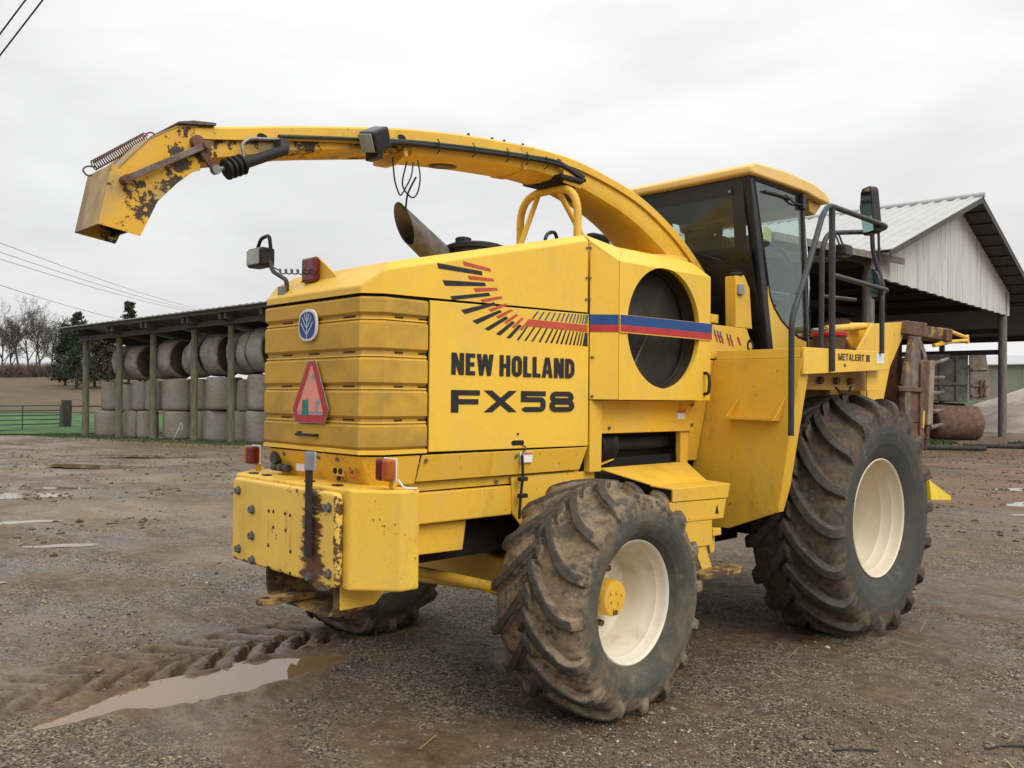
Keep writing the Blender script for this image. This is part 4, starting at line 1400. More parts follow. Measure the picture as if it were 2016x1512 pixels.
# side doors
door = prism('side_door', [(0.541, -0.934, 1.403), (0.541, 0.308, 1.396), (0.541, 0.308, 2.204), (0.541, -0.934, 2.188)], (-0.015, 0, 0), 'yellow', H, 0.003)
prism('side_door', [(-0.541, -0.934, 1.403), (-0.541, 0.308, 1.396), (-0.541, 0.308, 2.204), (-0.541, -0.934, 2.188)], (0.015, 0, 0), 'yellow', H, 0.003)
lt = lettering('maker_lettering', 'NEW HOLLAND', [0.60, 0.46, 0.84, 0.16, 0.56, 0.54, 0.44, 0.44, 0.62, 0.58, 0.56], 0.075, 0.215, 0.19, -0.790, 1.806, 0.965, 0.118, 0.5435, 'black_decal', door)
lettering('model_lettering', 'FX58', [1.14, 1.42, 1.18, 1.20], 0.15, 0.29, 0.24, -0.790, 1.606, 0.965, 0.120, 0.5435, 'black_decal', door)
sy = lambda q: sum(p[1] for p in q) / len(q) > 2.196
flat_quads('stripe_decal', BLK[:3], 0.5433, 'black_decal', HOOD)
flat_quads('stripe_decal', BLK[3:], 0.5433, 'black_decal', door)
flat_quads('stripe_decal', RED[:4], 0.5434, 'red_decal', HOOD)
flat_quads('stripe_decal', RED[4:], 0.5434, 'red_decal', door)
flat_quads('stripe_decal', BLU, 0.5434, 'steel_blue_decal', door)
# latch slot, warning sticker and rubber tether on the door
slot = [(y, z) for y, z in round_rect(-0.345, -0.245, 1.418, 1.446, 0.014)]
mesh('latch_slot', [(0.5432, y, z) for y, z in slot], [tuple(range(len(slot)))], 'dark', door)
bolt((0.544, -0.295, 1.482), door, 0.007, 'X', 'dark', 0.005)
tether = empty('tether', (0, 0, 0), H)
tube('hook', catmull([(0.548, -0.262, 1.420), (0.56, -0.245, 1.400), (0.552, -0.262, 1.375), (0.552, -0.268, 1.360)], 5), 0.004, 'greydark', tether, 6)
tube('strap_cord', catmull([(0.552, -0.268, 1.36), (0.552, -0.262, 1.25), (0.545, -0.268, 1.14), (0.54, -0.272, 1.05), (0.535, -0.270, 1.0)], 5), 0.008, 'rubber', tether, 8, radii=None)
for z in (1.225, 1.13):
    box('toggle', 0.53, 0.56, -0.285, -0.225, z - 0.012, z + 0.012, 'rubber', tether, 0.004)
box('warning_label', 0.5405, 0.5425, -0.275, -0.175, 1.318, 1.378, 'white_print', tether, 0)
box('warning_label_head', 0.5427, 0.5437, -0.245, -0.178, 1.362, 1.375, 'orange_print', tether, 0)
for y, z in ((-0.95, 1.36), (-0.30, 1.358)):
    bolt((0.5395, y, z), H, 0.011)
for y, z in ((-0.40, 1.212), (0.02, 1.21)):
    bolt((0.478, y, z), H, 0.012)
# hood rear: red lamp on its triangular bracket, work lamp on an arm
beacon = empty('rear_marker_lamp', (0, 0, 0), H)
prism('lamp_bracket', [(-0.335, -1.205, 2.292), (0.105, -1.205, 2.310), (-0.03, -1.205, 2.40), (-0.135, -1.205, 2.462), (-0.215, -1.205, 2.402)], (0, 0.010, 0), 'yellow', beacon, 0.003)
box('red_lens', -0.222, -0.082, -1.245, -1.206, 2.312, 2.448, 'red_lens', beacon, 0.014, 3)
wl = empty('work_lamp', (0, 0, 0), H)
box('lamp_housing', -0.700, -0.525, -1.330, -1.235, 2.432, 2.545, 'black', wl, 0.018, 3)
box('lamp_glass', -0.688, -0.540, -1.335, -1.329, 2.446, 2.532, 'clear_lens', wl, 0.004)
tube('lamp_grip', rounded([(-0.66, -1.28, 2.545), (-0.60, -1.29, 2.60), (-0.50, -1.29, 2.61), (-0.50, -1.28, 2.53)], 0.03), 0.011, 'black', wl, 8)
tube('lamp_arm', rounded([(-0.53, -1.27, 2.46), (-0.49, -1.27, 2.40), (-0.33, -1.27, 2.335), (-0.33, -1.27, 2.27)], 0.03), 0.013, 'greydark', wl, 8)
box('arm_foot', -0.38, -0.30, -1.30, -1.285, 2.245, 2.30, 'steel', wl, 0.003)
co = [(-0.46 + 0.017 * i * 0.55 + 0.0, -1.25 + 0.014 * math.cos(i * 0.9), 2.40 - 0.001 * i + 0.014 * math.sin(i * 0.9)) for i in range(44)]
tube('coiled_lead', [(-0.52, -1.25, 2.43)] + co, 0.004, 'black', wl, 5)

# exhaust, oil cap, lifting hook
ex = empty('exhaust_pipe', (0, 0, 0), H)
# slash-cut stack leaning to the rear
def slash():
    p0, p1 = Vector((0.0, -0.30, 2.44)), Vector((0.0, -0.705, 2.690))
    d = (p1 - p0).normalized()
    a = Vector((1, 0, 0))
    b = d.cross(a)
    v, f = [], []
    n = 28
    for i in range(n):
        t = 2 * math.pi * i / n
        off = a * math.cos(t) + b * math.sin(t)
        v.append(p0 + off * 0.088)
        k = 0.105 * off.z / 0.85
        v.append(p1 + off * 0.076 + d * k)
        v.append(p1 + off * 0.070 + d * k)
        v.append(p0 + off * 0.070)
    for i in range(n):
        j = (i + 1) % n
        for q in range(3):
            f.append((i * 4 + q, i * 4 + q + 1, j * 4 + q + 1, j * 4 + q))
    o = mesh('stack', v, f, 'exhaust', ex)
    q0 = p1 - d * 0.16
    mesh('stack_shade_disc', [q0 + a * (0.069 * math.cos(2 * math.pi * i / 20)) + b * (0.069 * math.sin(2 * math.pi * i / 20)) for i in range(20)], [tuple(range(20))], 'dark', ex)  # added dark disc stands in for the shade inside the pipe
    return autosmooth(o, 40)
slash()
lathe_o = lathe('collar', [(2.43, 0.10), (2.50, 0.10), (2.51, 0.09)], 'dark', ex, 24, 'Z')
lathe_o.location = (0.0, -0.38, 0.0)
cap = empty('filler_cap', (0.1, -0.24, 0.0), H)
lathe('cap_body', [(2.50, 0.0), (2.50, 0.17), (2.595, 0.17), (2.608, 0.165), (2.620, 0.12), (2.628, 0.0)], 'rubber', cap, 32, 'Z')
lathe('cap_rim', [(2.575, 0.172), (2.578, 0.185), (2.60, 0.185), (2.603, 0.168)], 'rubber', cap, 16, 'Z')
k_ = lathe('cap_knob', [(2.62, 0.05), (2.645, 0.05), (2.652, 0.035), (2.653, 0.0)], 'rubber', cap, 10, 'Z')
k_.location = (-0.02, -0.08, 0.0)
tube('lifting_hook', rounded([(0.10, 0.37, 2.66), (0.10, 0.37, 2.76), (0.10, 0.47, 2.80), (0.10, 0.50, 2.66)], 0.06), 0.012, 'black', H, 8)

# --- corner panel and air-intake housing
slant = MB().prism([(0.541, 0.316, 1.68), (0.664, 0.444, 1.68), (0.664, 0.444, 2.536), (0.541, 0.316, 2.660)], (-0.012, 0.012, 0)).build('corner_panel', 'yellow', H, bevel=0.003)
prism('corner_cap', [(0.541, 0.312, 2.661), (0.664, 0.444, 2.538), (0.560, 0.60, 2.64), (0.50, 0.31, 2.70)], (0, 0, -0.010), 'yellow', H, 0.002)
for y, z in ((0.283, 2.61), (0.312, 2.612), (0.280, 2.425), (0.309, 2.428), (0.277, 2.292), (0.306, 2.297)):
    bolt((0.545, min(y, 0.312), z), slant, 0.008)
for z in (1.94, 1.70):
    bolt((0.556, 0.326, z), slant, 0.008)
def strip(name, z0, z1, mat):
    return mesh(name, [(0.5425, 0.3135, z0), (0.6660, 0.442, z0), (0.6660, 0.442, z1), (0.5425, 0.3135, z1)], [(0, 1, 2, 3)], mat, slant)
strip('blue_stripe', 2.141, 2.204, 'blue_decal')
strip('red_stripe', 2.097, 2.1405, 'crimson_decal')

def intake():
    bm = bmesh.new()
    prof = [(0.664, 1.68), (0.664, 2.535), (0.52, 2.648), (0.36, 2.70), (0.30, 2.70), (0.30, 1.68)]
    y0, y1 = 0.452, 1.445
    a = [bm.verts.new((x, y0, z)) for x, z in prof]
    b = [bm.verts.new((x, y1 - (0.0 if z < 2.6 else 0.02), z)) for x, z in prof]
    n = len(prof)
    bm.faces.new(a)
    bm.faces.new(b[::-1])
    for i in range(n):
        bm.faces.new((a[i], b[i], b[(i + 1) % n], a[(i + 1) % n]))
    bmesh.ops.recalc_face_normals(bm, faces=bm.faces)
    me = bpy.data.meshes.new('intake_housing')
    bm.to_mesh(me)
    bm.free()
    o = link('intake_housing', me, H, 'yellow')
    cut = lathe('cutter', [(0.45, 0.0), (0.45, 0.416), (0.628, 0.416), (0.628, 0.394), (0.75, 0.394), (0.75, 0.0)], 'yellow', None, 96)
    cut.location = (0, 0.922, 2.148)
    bo = o.modifiers.new('hole', 'BOOLEAN')
    bo.object = cut
    bo.operation = 'DIFFERENCE'
    bo.solver = 'EXACT'
    bpy.context.view_layer.update()
    dg = bpy.context.evaluated_depsgraph_get()
    nm = bpy.data.meshes.new_from_object(o.evaluated_get(dg))
    o.modifiers.clear()
    o.data = nm
    nm.name = 'intake_housing'
    bpy.data.objects.remove(cut)
    for m_ in list(nm.materials)[1:]:
        pass
    bv = o.modifiers.new('bevel', 'BEVEL')
    bv.width = 0.004
    bv.segments = 2
    bv.limit_method = 'ANGLE'
    bv.angle_limit = R(35)
    return o
IH = intake()
def disc(name, x, cy, cz, r, mat, parent, n=64):
    return mesh(name, [(x, cy + r * math.cos(2 * math.pi * i / n), cz + r * math.sin(2 * math.pi * i / n)) for i in range(n)], [tuple(range(n))], mat, parent)
lathe('intake_lining', [(0.50, 0.4145), (0.622, 0.4145), (0.6225, 0.400)], plain('painted_shade_lining', (0.060, 0.040, 0.018), 0.8, 0.3), IH, 72).location = (0, 0.922, 2.148)  # deep shade on the yellow inner wall put into a dark brown
disc('intake_screen', 0.515, 0.922, 2.148, 0.413, 'screen', IH)
lathe('screen_rim', [(0.5355, 0.385), (0.545, 0.385), (0.545, 0.405), (0.5355, 0.405)], 'screen', IH, 64).location = (0, 0.922, 2.148)
prism('screen_arm', [(0.538, 0.91, 2.14), (0.538, 0.928, 2.15), (0.538, 0.71, 1.84), (0.538, 0.695, 1.84)], (0.006, 0, 0), 'rust_grey', IH, 0)
prism('stripe_bar', [(0.6655, 0.450, 2.094), (0.6655, 1.452, 2.094), (0.6655, 1.452, 2.212), (0.6655, 0.450, 2.206)], (0.008, 0, 0), 'yellow', IH, 0.001)
flat_quads('blue_stripe', [[(0.452, 2.143), (1.450, 2.147), (1.450, 2.2105), (0.452, 2.2045)]], 0.6742, 'blue_decal', IH)
flat_quads('red_stripe', [[(0.452, 2.100), (1.450, 2.100), (1.450, 2.1465), (0.452, 2.1425)]], 0.6742, 'crimson_decal', IH)
tube('grab_handle', rounded([(0.664, 1.372, 1.868), (0.70, 1.372, 1.862), (0.71, 1.372, 1.80), (0.70, 1.372, 1.728), (0.664, 1.372, 1.722)], 0.02), 0.011, 'black', IH, 10)

# --- panels below the housing
post = prism('door_post', [(0.545, 0.322, 1.232), (0.545, 0.432, 1.232), (0.545, 0.438, 1.676), (0.545, 0.322, 1.676)], (-0.05, 0, 0), 'yellow_used', H, 0.004)
lp = prism('lower_panel', [(0.520, 0.462, 1.676), (0.520, 1.450, 1.676), (0.520, 1.452, 1.464), (0.520, 0.455, 1.466)], (-0.012, 0, 0), 'yellow_used', H, 0.003)
for y, z in ((1.435, 1.645), (1.432, 1.505), (0.53, 1.50)):
    bolt((0.524, y, z), lp, 0.011)
box('warning_label', 0.5215, 0.5235, 1.262, 1.352, 1.548, 1.612, 'white_print', lp, 0)
box('warning_label_head', 0.5237, 0.5247, 1.262, 1.352, 1.590, 1.612, 'orange_print', lp, 0)
prism('rear_column', [(0.50, 1.335, 1.465), (0.50, 1.43, 1.465), (0.50, 1.42, 1.21), (0.50, 1.335, 1.245)], (-0.04, 0, 0), 'yellow_used', H, 0.003)
box('interior_shade_box', -0.50, 0.30, 0.32, 1.55, 1.20, 2.45, 'dark', H, 0)  # dark box added behind the panels as the shade of the interior
pul = lathe('drive_pulley', [(0.0, 0.0), (0.0, 0.12), (0.012, 0.125)] + sum([[(0.012 + 0.02 * i, 0.125), (0.02 + 0.02 * i, 0.116), (0.028 + 0.02 * i, 0.125)] for i in range(5)], []) + [(0.125, 0.135), (0.135, 0.135), (0.135, 0.0)], 'rubber', H, 40, 'Y')
pul.location = (0.36, 0.53, 1.385)
lathe('drive_tube', [(0.66, 0.05), (1.4, 0.05)], 'greydark', H, 20, 'Y').location = (0.30, 0.0, 1.38)
prism('pulley_guard', [(0.30, 0.50, 1.235), (0.46, 0.50, 1.262), (0.46, 0.66, 1.30), (0.30, 0.66, 1.27)], (0, 0, -0.01), 'yellow_used', H, 0.002)
# sloping deck, step box and footstep
prism('sloping_deck', [(0.50, 0.47, 1.250), (0.50, 1.40, 1.250), (0.80, 1.21, 1.150), (0.80, 0.66, 1.150)], (0, 0, -0.012), 'yellow_used', H, 0.003)
sb = MB()
sb.prism([(0.952, 0.62, 1.064), (0.952, 1.225, 1.048), (0.952, 1.253, 1.136), (0.952, 0.62, 1.143)], (-0.012, 0, 0))
sb.prism([(0.95, 0.62, 1.144), (0.95, 1.253, 1.138), (0.78, 1.253, 1.148), (0.78, 0.62, 1.154)], (0, 0, -0.010))
sb.prism([(0.95, 1.25, 1.135), (0.95, 1.222, 1.048), (0.70, 1.222, 1.048), (0.70, 1.25, 1.135)], (0, -0.01, 0))
step_box = sb.build('step_box', 'yellow_used', H, bevel=0.003)
lb = MB()
lb.prism([(0.946, 0.60, 1.060), (0.946, 1.217, 1.043), (0.946, 1.181, 0.918), (0.946, 0.60, 0.935)], (-0.25, 0, 0))
lb.prism([(0.94, 0.72, 0.934), (0.94, 1.062, 0.920), (0.94, 1.067, 0.757), (0.94, 0.74, 0.765)], (-0.10, 0, 0))
lb.box(0.80, 0.945, 1.068, 1.16, 0.812, 0.858)
lb.prism([(0.90, 1.07, 0.81), (0.90, 1.155, 0.81), (0.90, 1.155, 0.70), (0.90, 1.11, 0.69)], (-0.02, 0, 0))
lower_box = lb.build('tool_box', 'yellow_used', H, bevel=0.004)
mesh('rust_patch', [(0.9475, 1.085, 0.955), (0.9475, 1.125, 0.952), (0.9475, 1.115, 0.985), (0.9475, 1.108, 1.012), (0.9475, 1.095, 0.99)], [(0, 1, 2, 3, 4)], 'dark', lower_box)
step = empty('foot_step', (0, 0, 0), H)
sp = MB()
sp.prism([(1.02, 0.80, 0.615), (1.05, 0.86, 0.615), (1.05, 1.25, 0.607), (1.02, 1.29, 0.607), (0.92, 1.29, 0.607), (0.92, 0.80, 0.615)], (0, 0, -0.035))
sp.build('tread', 'dirty_yellow_rust', step, bevel=0.004)
prism('tread_strut', [(0.93, 0.88, 0.76), (0.93, 1.0, 0.76), (0.93, 1.08, 0.61), (0.93, 0.97, 0.61)], (-0.012, 0, 0), 'yellow_used', step, 0.002)

# --- fender panel ahead of the front wheel (faces rearward)
fp = [(0.600, 1.585, 1.967), (1.275, 1.585, 1.965), (1.190, 1.585, 1.47), (1.140, 1.585, 1.11), (1.105, 1.585, 0.935), (0.728, 1.585, 0.788), (0.50, 1.585, 0.785), (0.40, 1.585, 1.10), (0.425, 1.585, 1.19)]
fender = prism('fender_panel', fp, (0, 0.018, 0), 'yellow_used', H, 0.004)
prism('fender_flange', [(1.277, 1.590, 1.962), (1.277, 1.70, 1.962), (1.192, 1.70, 1.47), (1.142, 1.69, 1.11), (1.107, 1.66, 0.937), (1.107, 1.590, 0.937), (1.142, 1.590, 1.11), (1.192, 1.590, 1.47)], (-0.010, 0, 0), 'yellow_used', fender, 0.002)
pk = MB()
pk.prism([(0.81, 1.583, 1.708), (0.74, 1.50, 1.555), (0.74, 1.583, 1.555)], (0.008, 0, 0))
pk.prism([(1.155, 1.583, 1.708), (1.11, 1.50, 1.548), (1.11, 1.583, 1.548)], (0.008, 0, 0))
pk.prism([(0.742, 1.50, 1.562), (1.116, 1.50, 1.556), (1.116, 1.583, 1.556), (0.742, 1.583, 1.562)], (0, 0, -0.008))
pk.prism([(0.742, 1.497, 1.575), (1.116, 1.497, 1.57), (1.116, 1.497, 1.548), (0.742, 1.497, 1.553)], (0, 0.006, 0))
pk.build('step_pocket', 'yellow_used', fender, bevel=0.002)
prism('body_side', [(0.602, 1.452, 2.22), (0.602, 2.02, 2.215), (0.602, 2.16, 2.00), (0.602, 1.452, 1.97)], (-0.02, 0, 0), 'yellow_used', H, 0.004)
prism('body_side_lower', [(0.598, 1.452, 1.965), (0.598, 1.59, 1.965), (0.48, 1.56, 1.25), (0.44, 1.452, 1.25)], (-0.02, 0, 0), 'yellow_used', H, 0.004)
sq = []
rq = []
for i, (y, z) in enumerate(((1.58, 2.185), (1.62, 2.180), (1.655, 2.175), (1.745, 2.165), (1.785, 2.16))):
    sq.append([(y, z), (y + 0.014, z - 0.002), (y + 0.022, z - 0.045), (y + 0.008, z - 0.043)])
    rq.append([(y + 0.012, z - 0.03), (y + 0.030, z - 0.032), (y + 0.055, z - 0.088), (y + 0.037, z - 0.086)])
rq.append([(1.88, 2.148), (1.905, 2.145), (1.945, 2.085), (1.92, 2.088)])
rq.append([(1.456, 2.13), (1.50, 2.13), (1.50, 2.10), (1.456, 2.10)])
flat_quads('dash_decal', sq, 0.6045, 'blue_decal', bpy.data.objects['body_side'])
flat_quads('dash_decal', rq, 0.6048, 'crimson_decal', bpy.data.objects['body_side'])
v, f = ring2d(2.07, 2.09, 0.028, 0.05, 20)
mesh('chipped_ring', [(0.6045, y, z * 1.0) for y, z in v], f, 'dark', bpy.data.objects['body_side'])
# upright behind the cab with its latch, and crossbeam
prism('cab_upright', [(0.60, 1.865, 2.595), (0.60, 1.985, 2.61), (0.60, 2.06, 2.52), (0.60, 2.10, 2.218), (0.60, 1.875, 2.218)], (-0.09, 0, 0), 'yellow_used', H, 0.005)
box('latch', 0.601, 0.625, 1.885, 1.955, 2.46, 2.535, 'zinc', H, 0.004)
lathe('rubber_mount', [(2.60, 0.0), (2.60, 0.045), (2.615, 0.05), (2.63, 0.035), (2.645, 0.04), (2.655, 0.0)], 'rubber', H, 20, 'Z').location = (0.56, 1.93, 0)
box('cross_beam', 0.0, 0.50, 1.70, 1.80, 2.245, 2.31, 'yellow_used', H, 0.005)
tube('hose', catmull([(0.5, 1.5, 2.3), (0.42, 1.62, 2.34), (0.3, 1.75, 2.36), (0.15, 1.85, 2.3)], 5), 0.018, 'rubber', H, 8)
# spout turret below the spout
lathe('spout_turret', [(2.3, 0.36), (2.6, 0.36), (2.62, 0.33), (2.74, 0.30), (2.74, 0.0)], 'yellow_used', H, 40, 'Z').location = (0, 1.60, 0)

# --- spout rest hoop
hoop = empty('spout_rest', (0, 0, 0), H)
tube('hoop', rounded([(-0.268, 0.50, 2.66), (-0.268, 0.50, 3.085), (0.268, 0.50, 3.085), (0.268, 0.50, 2.62)], 0.20, 10), 0.027, 'yellow_used', hoop, 14)
tube('brace', [(-0.10, 0.50, 3.06), (-0.15, 0.36, 2.66)], 0.019, 'yellow_used', hoop, 10)
tube('brace', [(0.10, 0.50, 3.06), (0.16, 0.80, 2.64)], 0.019, 'yellow_used', hoop, 10)
sdl = MB()
sdl.prism([(-0.155, 0.40, 3.150), (-0.145, 0.40, 3.125), (-0.06, 0.40, 3.098), (0.12, 0.40, 3.098), (0.215, 0.40, 3.125), (0.215, 0.40, 3.150)], (0, 0.22, 0))
sdl.build('rubber_saddle', 'rubber', hoop, bevel=0.004)

# --- discharge spout
spout = empty('discharge_spout', (0, 0, 0), H)
TOP = [(2.02, 2.66), (1.86, 2.80), (1.645, 2.955), (1.33, 3.113), (1.02, 3.208), (0.63, 3.277), (0.27, 3.290), (-0.06, 3.272), (-0.36, 3.247), (-0.78, 3.193), (-1.15, 3.125), (-1.50, 3.053), (-1.87, 2.969), (-2.03, 2.935)]
path = catmull([(0, y, z) for y, z in TOP], 6)
path = [Vector((0, p.y, p.z)) for p in path]
Nn = []
for i in range(len(path)):
    t = (path[min(i + 1, len(path) - 1)] - path[max(i - 1, 0)]).normalized()
    nrm = Vector((0, -t.z, t.y))
    if nrm.z < 0:
        nrm = -nrm
    Nn.append(nrm)
YS = [-2.1, -1.5, -0.9, -0.3, 0.3, 0.9, 1.5, 2.1]
def ip(y, vals):
    return float(np.interp(y, YS, vals))
Wf = lambda y: ip(y, [0.150, 0.158, 0.165, 0.168, 0.170, 0.180, 0.215, 0.255])
H1 = lambda y: ip(y, [0.055, 0.075, 0.095, 0.098, 0.060, 0.055, 0.065, 0.075])
H2 = lambda y: ip(y, [0.115, 0.105, 0.112, 0.112, 0.118, 0.140, 0.165, 0.180])
H3 = lambda y: ip(y, [0.130, 0.120, 0.150, 0.160, 0.165, 0.195, 0.235, 0.255])
def loft(name, section, mat, sel, ang=40):
    v, f = [], []
    rows = [i for i in range(len(path)) if sel(path[i].y)]
    n = None
    for i in rows:
        sec = section(path[i].y)
        n = len(sec)
        for s, h in sec:
            p = path[i] - Nn[i] * h
            v.append((s, p.y, p.z))
    for a in range(len(rows) - 1):
        for b in range(n):
            c = (b + 1) % n
            f.append((a * n + b, a * n + c, (a + 1) * n + c, (a + 1) * n + b))
    f.append(tuple(range(n - 1, -1, -1)))
    f.append(tuple((len(rows) - 1) * n + k for k in range(n)))
    return autosmooth(mesh(name, v, f, mat, spout), ang)
def sec_cover(y):
    w, h = Wf(y), H1(y)
    return [(-w, 0.012), (-w + 0.012, 0), (w - 0.012, 0), (w, 0.012), (w, h), (w - 0.015, h), (w - 0.015, 0.02), (-w + 0.015, 0.02), (-w + 0.015, h), (-w, h)]
def sec_body(y):
    w, a, b, c = Wf(y) - 0.020, H1(y) - 0.01, H2(y), H3(y)
    out = [(w, a), (w, b)]
    for i in range(1, 8):
        t = math.pi * i / 8
        out.append((w * (abs(math.cos(t)) ** 0.6) * (1 if math.cos(t) >= 0 else -1), b + (c - b) * math.sin(t) ** 0.7))
    return out + [(-w, b), (-w, a), (-w + 0.01, a - 0.02), (w - 0.01, a - 0.02)]
def sec_slim(y):
    w, a, b = Wf(y) - 0.022, H1(y) - 0.01, ip(y, [0.16, 0.125, 0.12, 0.12, 0.12, 0.12, 0.12, 0.12])
    return [(w, a), (w, b - 0.01), (w - 0.012, b), (-w + 0.012, b), (-w, b - 0.01), (-w, a), (-w + 0.01, a - 0.02), (w - 0.01, a - 0.02)]
M['spout_paint'] = paint('spout_yellow_grimy', (0.74, 0.43, 0.035), 0.45, 0.30, streak=0.25)
loft('spout_cover', sec_cover, 'yellow_used', lambda y: True)
loft('spout_channel', sec_body, 'spout_paint', lambda y: y > -0.83)
loft('spout_channel_end', sec_slim, 'peel', lambda y: y < -0.70)
def along(y):
    i = min(range(len(path)), key=lambda j: abs(path[j].y - y))
    return path[i], Nn[i]
def at_side(y, h, out):
    """point on the spout's right flank: h below the top line, out beyond the flank"""
    j = sorted(range(len(path)), key=lambda j: abs(path[j].y - y))[0]
    k = j + 1 if (path[j].y > y and j + 1 < len(path)) else max(j - 1, 0)
    a, b = path[j], path[k]
    t = 0 if abs(b.y - a.y) < 1e-6 else (y - a.y) / (b.y - a.y)
    p = a.lerp(b, max(-0.5, min(1, t)))
    q = p - Nn[j] * h
    return (Wf(y) + out, q.y, q.z)
# seams, joint collars, bolts on the cover
for y in (-0.86, 0.10):
    p, nn_ = along(y)
    w = Wf(y) - 0.012
    rows = []
    mbk = MB()
    for dy in (0.0, 0.03):
        pass
    mbk.prism([(w, *(p - nn_ * 0.105).yz), (w, *(p - nn_ * 0.150).yz), (0.06, *(p - nn_ * 0.176).yz), (-0.06, *(p - nn_ * 0.176).yz), (-w, *(p - nn_ * 0.150).yz), (-w, *(p - nn_ * 0.105).yz)], (0, 0.028, 0))
    mbk.build('joint_collar', 'spout_paint', spout, bevel=0.003)
for y in (-0.28, -0.12, -0.03, 0.14, 0.98):
    p, nn_ = along(y)
    b = cyl_mesh('cover_bolt', 0.009, 0.03, 6, 'greydark')
    b.location = p + nn_ * 0.014
    b.location.x = 0.10
    b.rotation_euler = (0, R(90), 0)
    b.parent = spout
for y in (-1.70, -1.12, -0.86, 0.42):
    a = at_side(y, 0.052, 0.0015)
    sl = [(a[0], a[1] + 0.028 * math.cos(2 * math.pi * i / 14), a[2] + 0.016 * math.sin(2 * math.pi * i / 14)) for i in range(14)]
    mesh('flank_slot', sl, [tuple(range(14))], 'dark', spout)
# bracket plate where the flank hoses end
a = at_side(0.60, 0.0, 0.004)
prism('saddle_bracket', [(0.176, 0.45, 3.20), (0.176, 0.62, 3.185), (0.176, 0.62, 3.09), (0.176, 0.45, 3.105)], (0.012, 0, 0), 'yellow_used', spout, 0.002)
prism('oval_port', [(0.05 * math.cos(2 * math.pi * i / 18), 0.70 + 0.09 * math.sin(2 * math.pi * i / 18), 3.078 - 0.02 * math.sin(2 * math.pi * i / 18)) for i in range(18)], (0, 0, -0.008), 'rust_grey', spout, 0)
prism('oval_port', [(0.05 * math.cos(2 * math.pi * i / 18), -0.42 + 0.10 * math.sin(2 * math.pi * i / 18), 3.078 + 0.012 * math.sin(2 * math.pi * i / 18)) for i in range(18)], (0, 0, -0.006), 'rust_grey', spout, 0)
# reinforcing web between cover and channel towards the base
web = [at_side(y, H1(y), -0.004) for y in (0.62, 0.9, 1.15, 1.45, 1.62)] + [at_side(1.72, 0.19, -0.004), at_side(1.62, 0.10, -0.004)]
# hoses and clips
hose_pts = [at_side(y, h, 0.014) for y, h in ((-1.62, 0.055), (-1.5, 0.060), (-1.3, 0.066), (-1.1, 0.072), (-0.8, 0.075), (-0.4, 0.078), (-0.1, 0.075), (0.15, 0.07), (0.38, 0.06), (0.55, 0.085), (0.66, 0.10))]
tube('hydraulic_hose', catmull(hose_pts, 5), 0.010, 'green_hose', spout, 8)
hose2 = [at_side(y, h, 0.018) for y, h in ((-1.12, 0.10), (-0.9, 0.088), (-0.5, 0.096), (-0.1, 0.092), (0.2, 0.086), (0.42, 0.082), (0.56, 0.105), (0.67, 0.125))]
tube('electric_cable', catmull(hose2, 5), 0.013, 'rubber', spout, 8)
for y in (-0.62, -0.35, -0.07, 0.10, 0.28):
    tube('cable_tie', [at_side(y, 0.050, 0.020), at_side(y, 0.075, 0.036), at_side(y, 0.115, 0.034), at_side(y, 0.13, 0.004)], 0.004, 'rubber', spout, 5)
# lamp on the spout
sl_ = empty('spout_lamp', (0, 0, 0), H)
lampc = Vector((0.255, -1.08, 3.05))
mb = MB().box(-0.055, 0.055, -0.075, 0.055, -0.055, 0.06)
lo = mb.build('lamp_housing', 'black', sl_, bevel=0.016, seg=3)
lo.location = lampc
lo.rotation_euler = (R(28), R(10), R(12))
lg = MB().box(-0.046, 0.046, -0.083, -0.0765, -0.046, 0.05).build('lamp_glass', 'clear_lens', sl_, bevel=0.003)
lg.location = lampc
lg.rotation_euler = lo.rotation_euler
box('lamp_foot', 0.15, 0.26, -1.08, -1.04, 2.955, 3.0, 'black', sl_, 0.004)
wr = lambda p, r_=0.0045: tube('loose_wire', catmull(p, 7), r_, 'rubber', sl_, 6)
wr([(0.22, -0.95, 2.99), (0.21, -0.93, 2.88), (0.20, -0.90, 2.82), (0.19, -0.87, 2.80), (0.19, -0.83, 2.86), (0.19, -0.80, 2.92), (0.18, -0.78, 3.0)])
wr([(0.20, -0.84, 2.99), (0.19, -0.86, 2.86), (0.19, -0.80, 2.80), (0.18, -0.75, 2.83), (0.18, -0.73, 2.92), (0.17, -0.74, 3.02)])
wr([(0.18, -0.76, 2.92), (0.18, -0.80, 2.85), (0.18, -0.82, 2.80), (0.18, -0.83, 2.72)], 0.006)
# tip: two hinged flaps
tip = empty('spout_flap', (0, 0, 0), H)
TW = 0.148
def flap(name, outer, inner, mat, back):
    """open-ended box: outer/inner are (y,z) edges of the flank, first = hinge end"""
    mb = MB()
    for s in (-1, 1):
        poly = [(s * (TW + (0.0 if name == 'upper_flap' else 0.005)), y, z) for y, z in outer + inner[::-1]]
        prism(name + '_flank', poly, (-s * 0.006, 0, 0), mat, tip, 0.0015)
    for (a, b) in zip(outer[:-1], outer[1:]):
        d = Vector((0, b[0] - a[0], b[1] - a[1])).normalized()
        nr = Vector((0, -d.z, d.y)) * 0.006
        if back == 'skip':
            continue
        mb.prism([(-TW - 0.004, *a), (TW + 0.004, *a), (TW + 0.004, *b), (-TW - 0.004, *b)], tuple(nr))
    mb.build(name + '_back', 'tan', tip, bevel=0.0015)
flap('upper_flap', [(-2.01, 2.938), (-2.10, 2.925), (-2.235, 2.838), (-2.385, 2.660)], [(-1.995, 2.735), (-2.03, 2.722), (-2.10, 2.66), (-2.222, 2.525)], 'peel', 'tan')
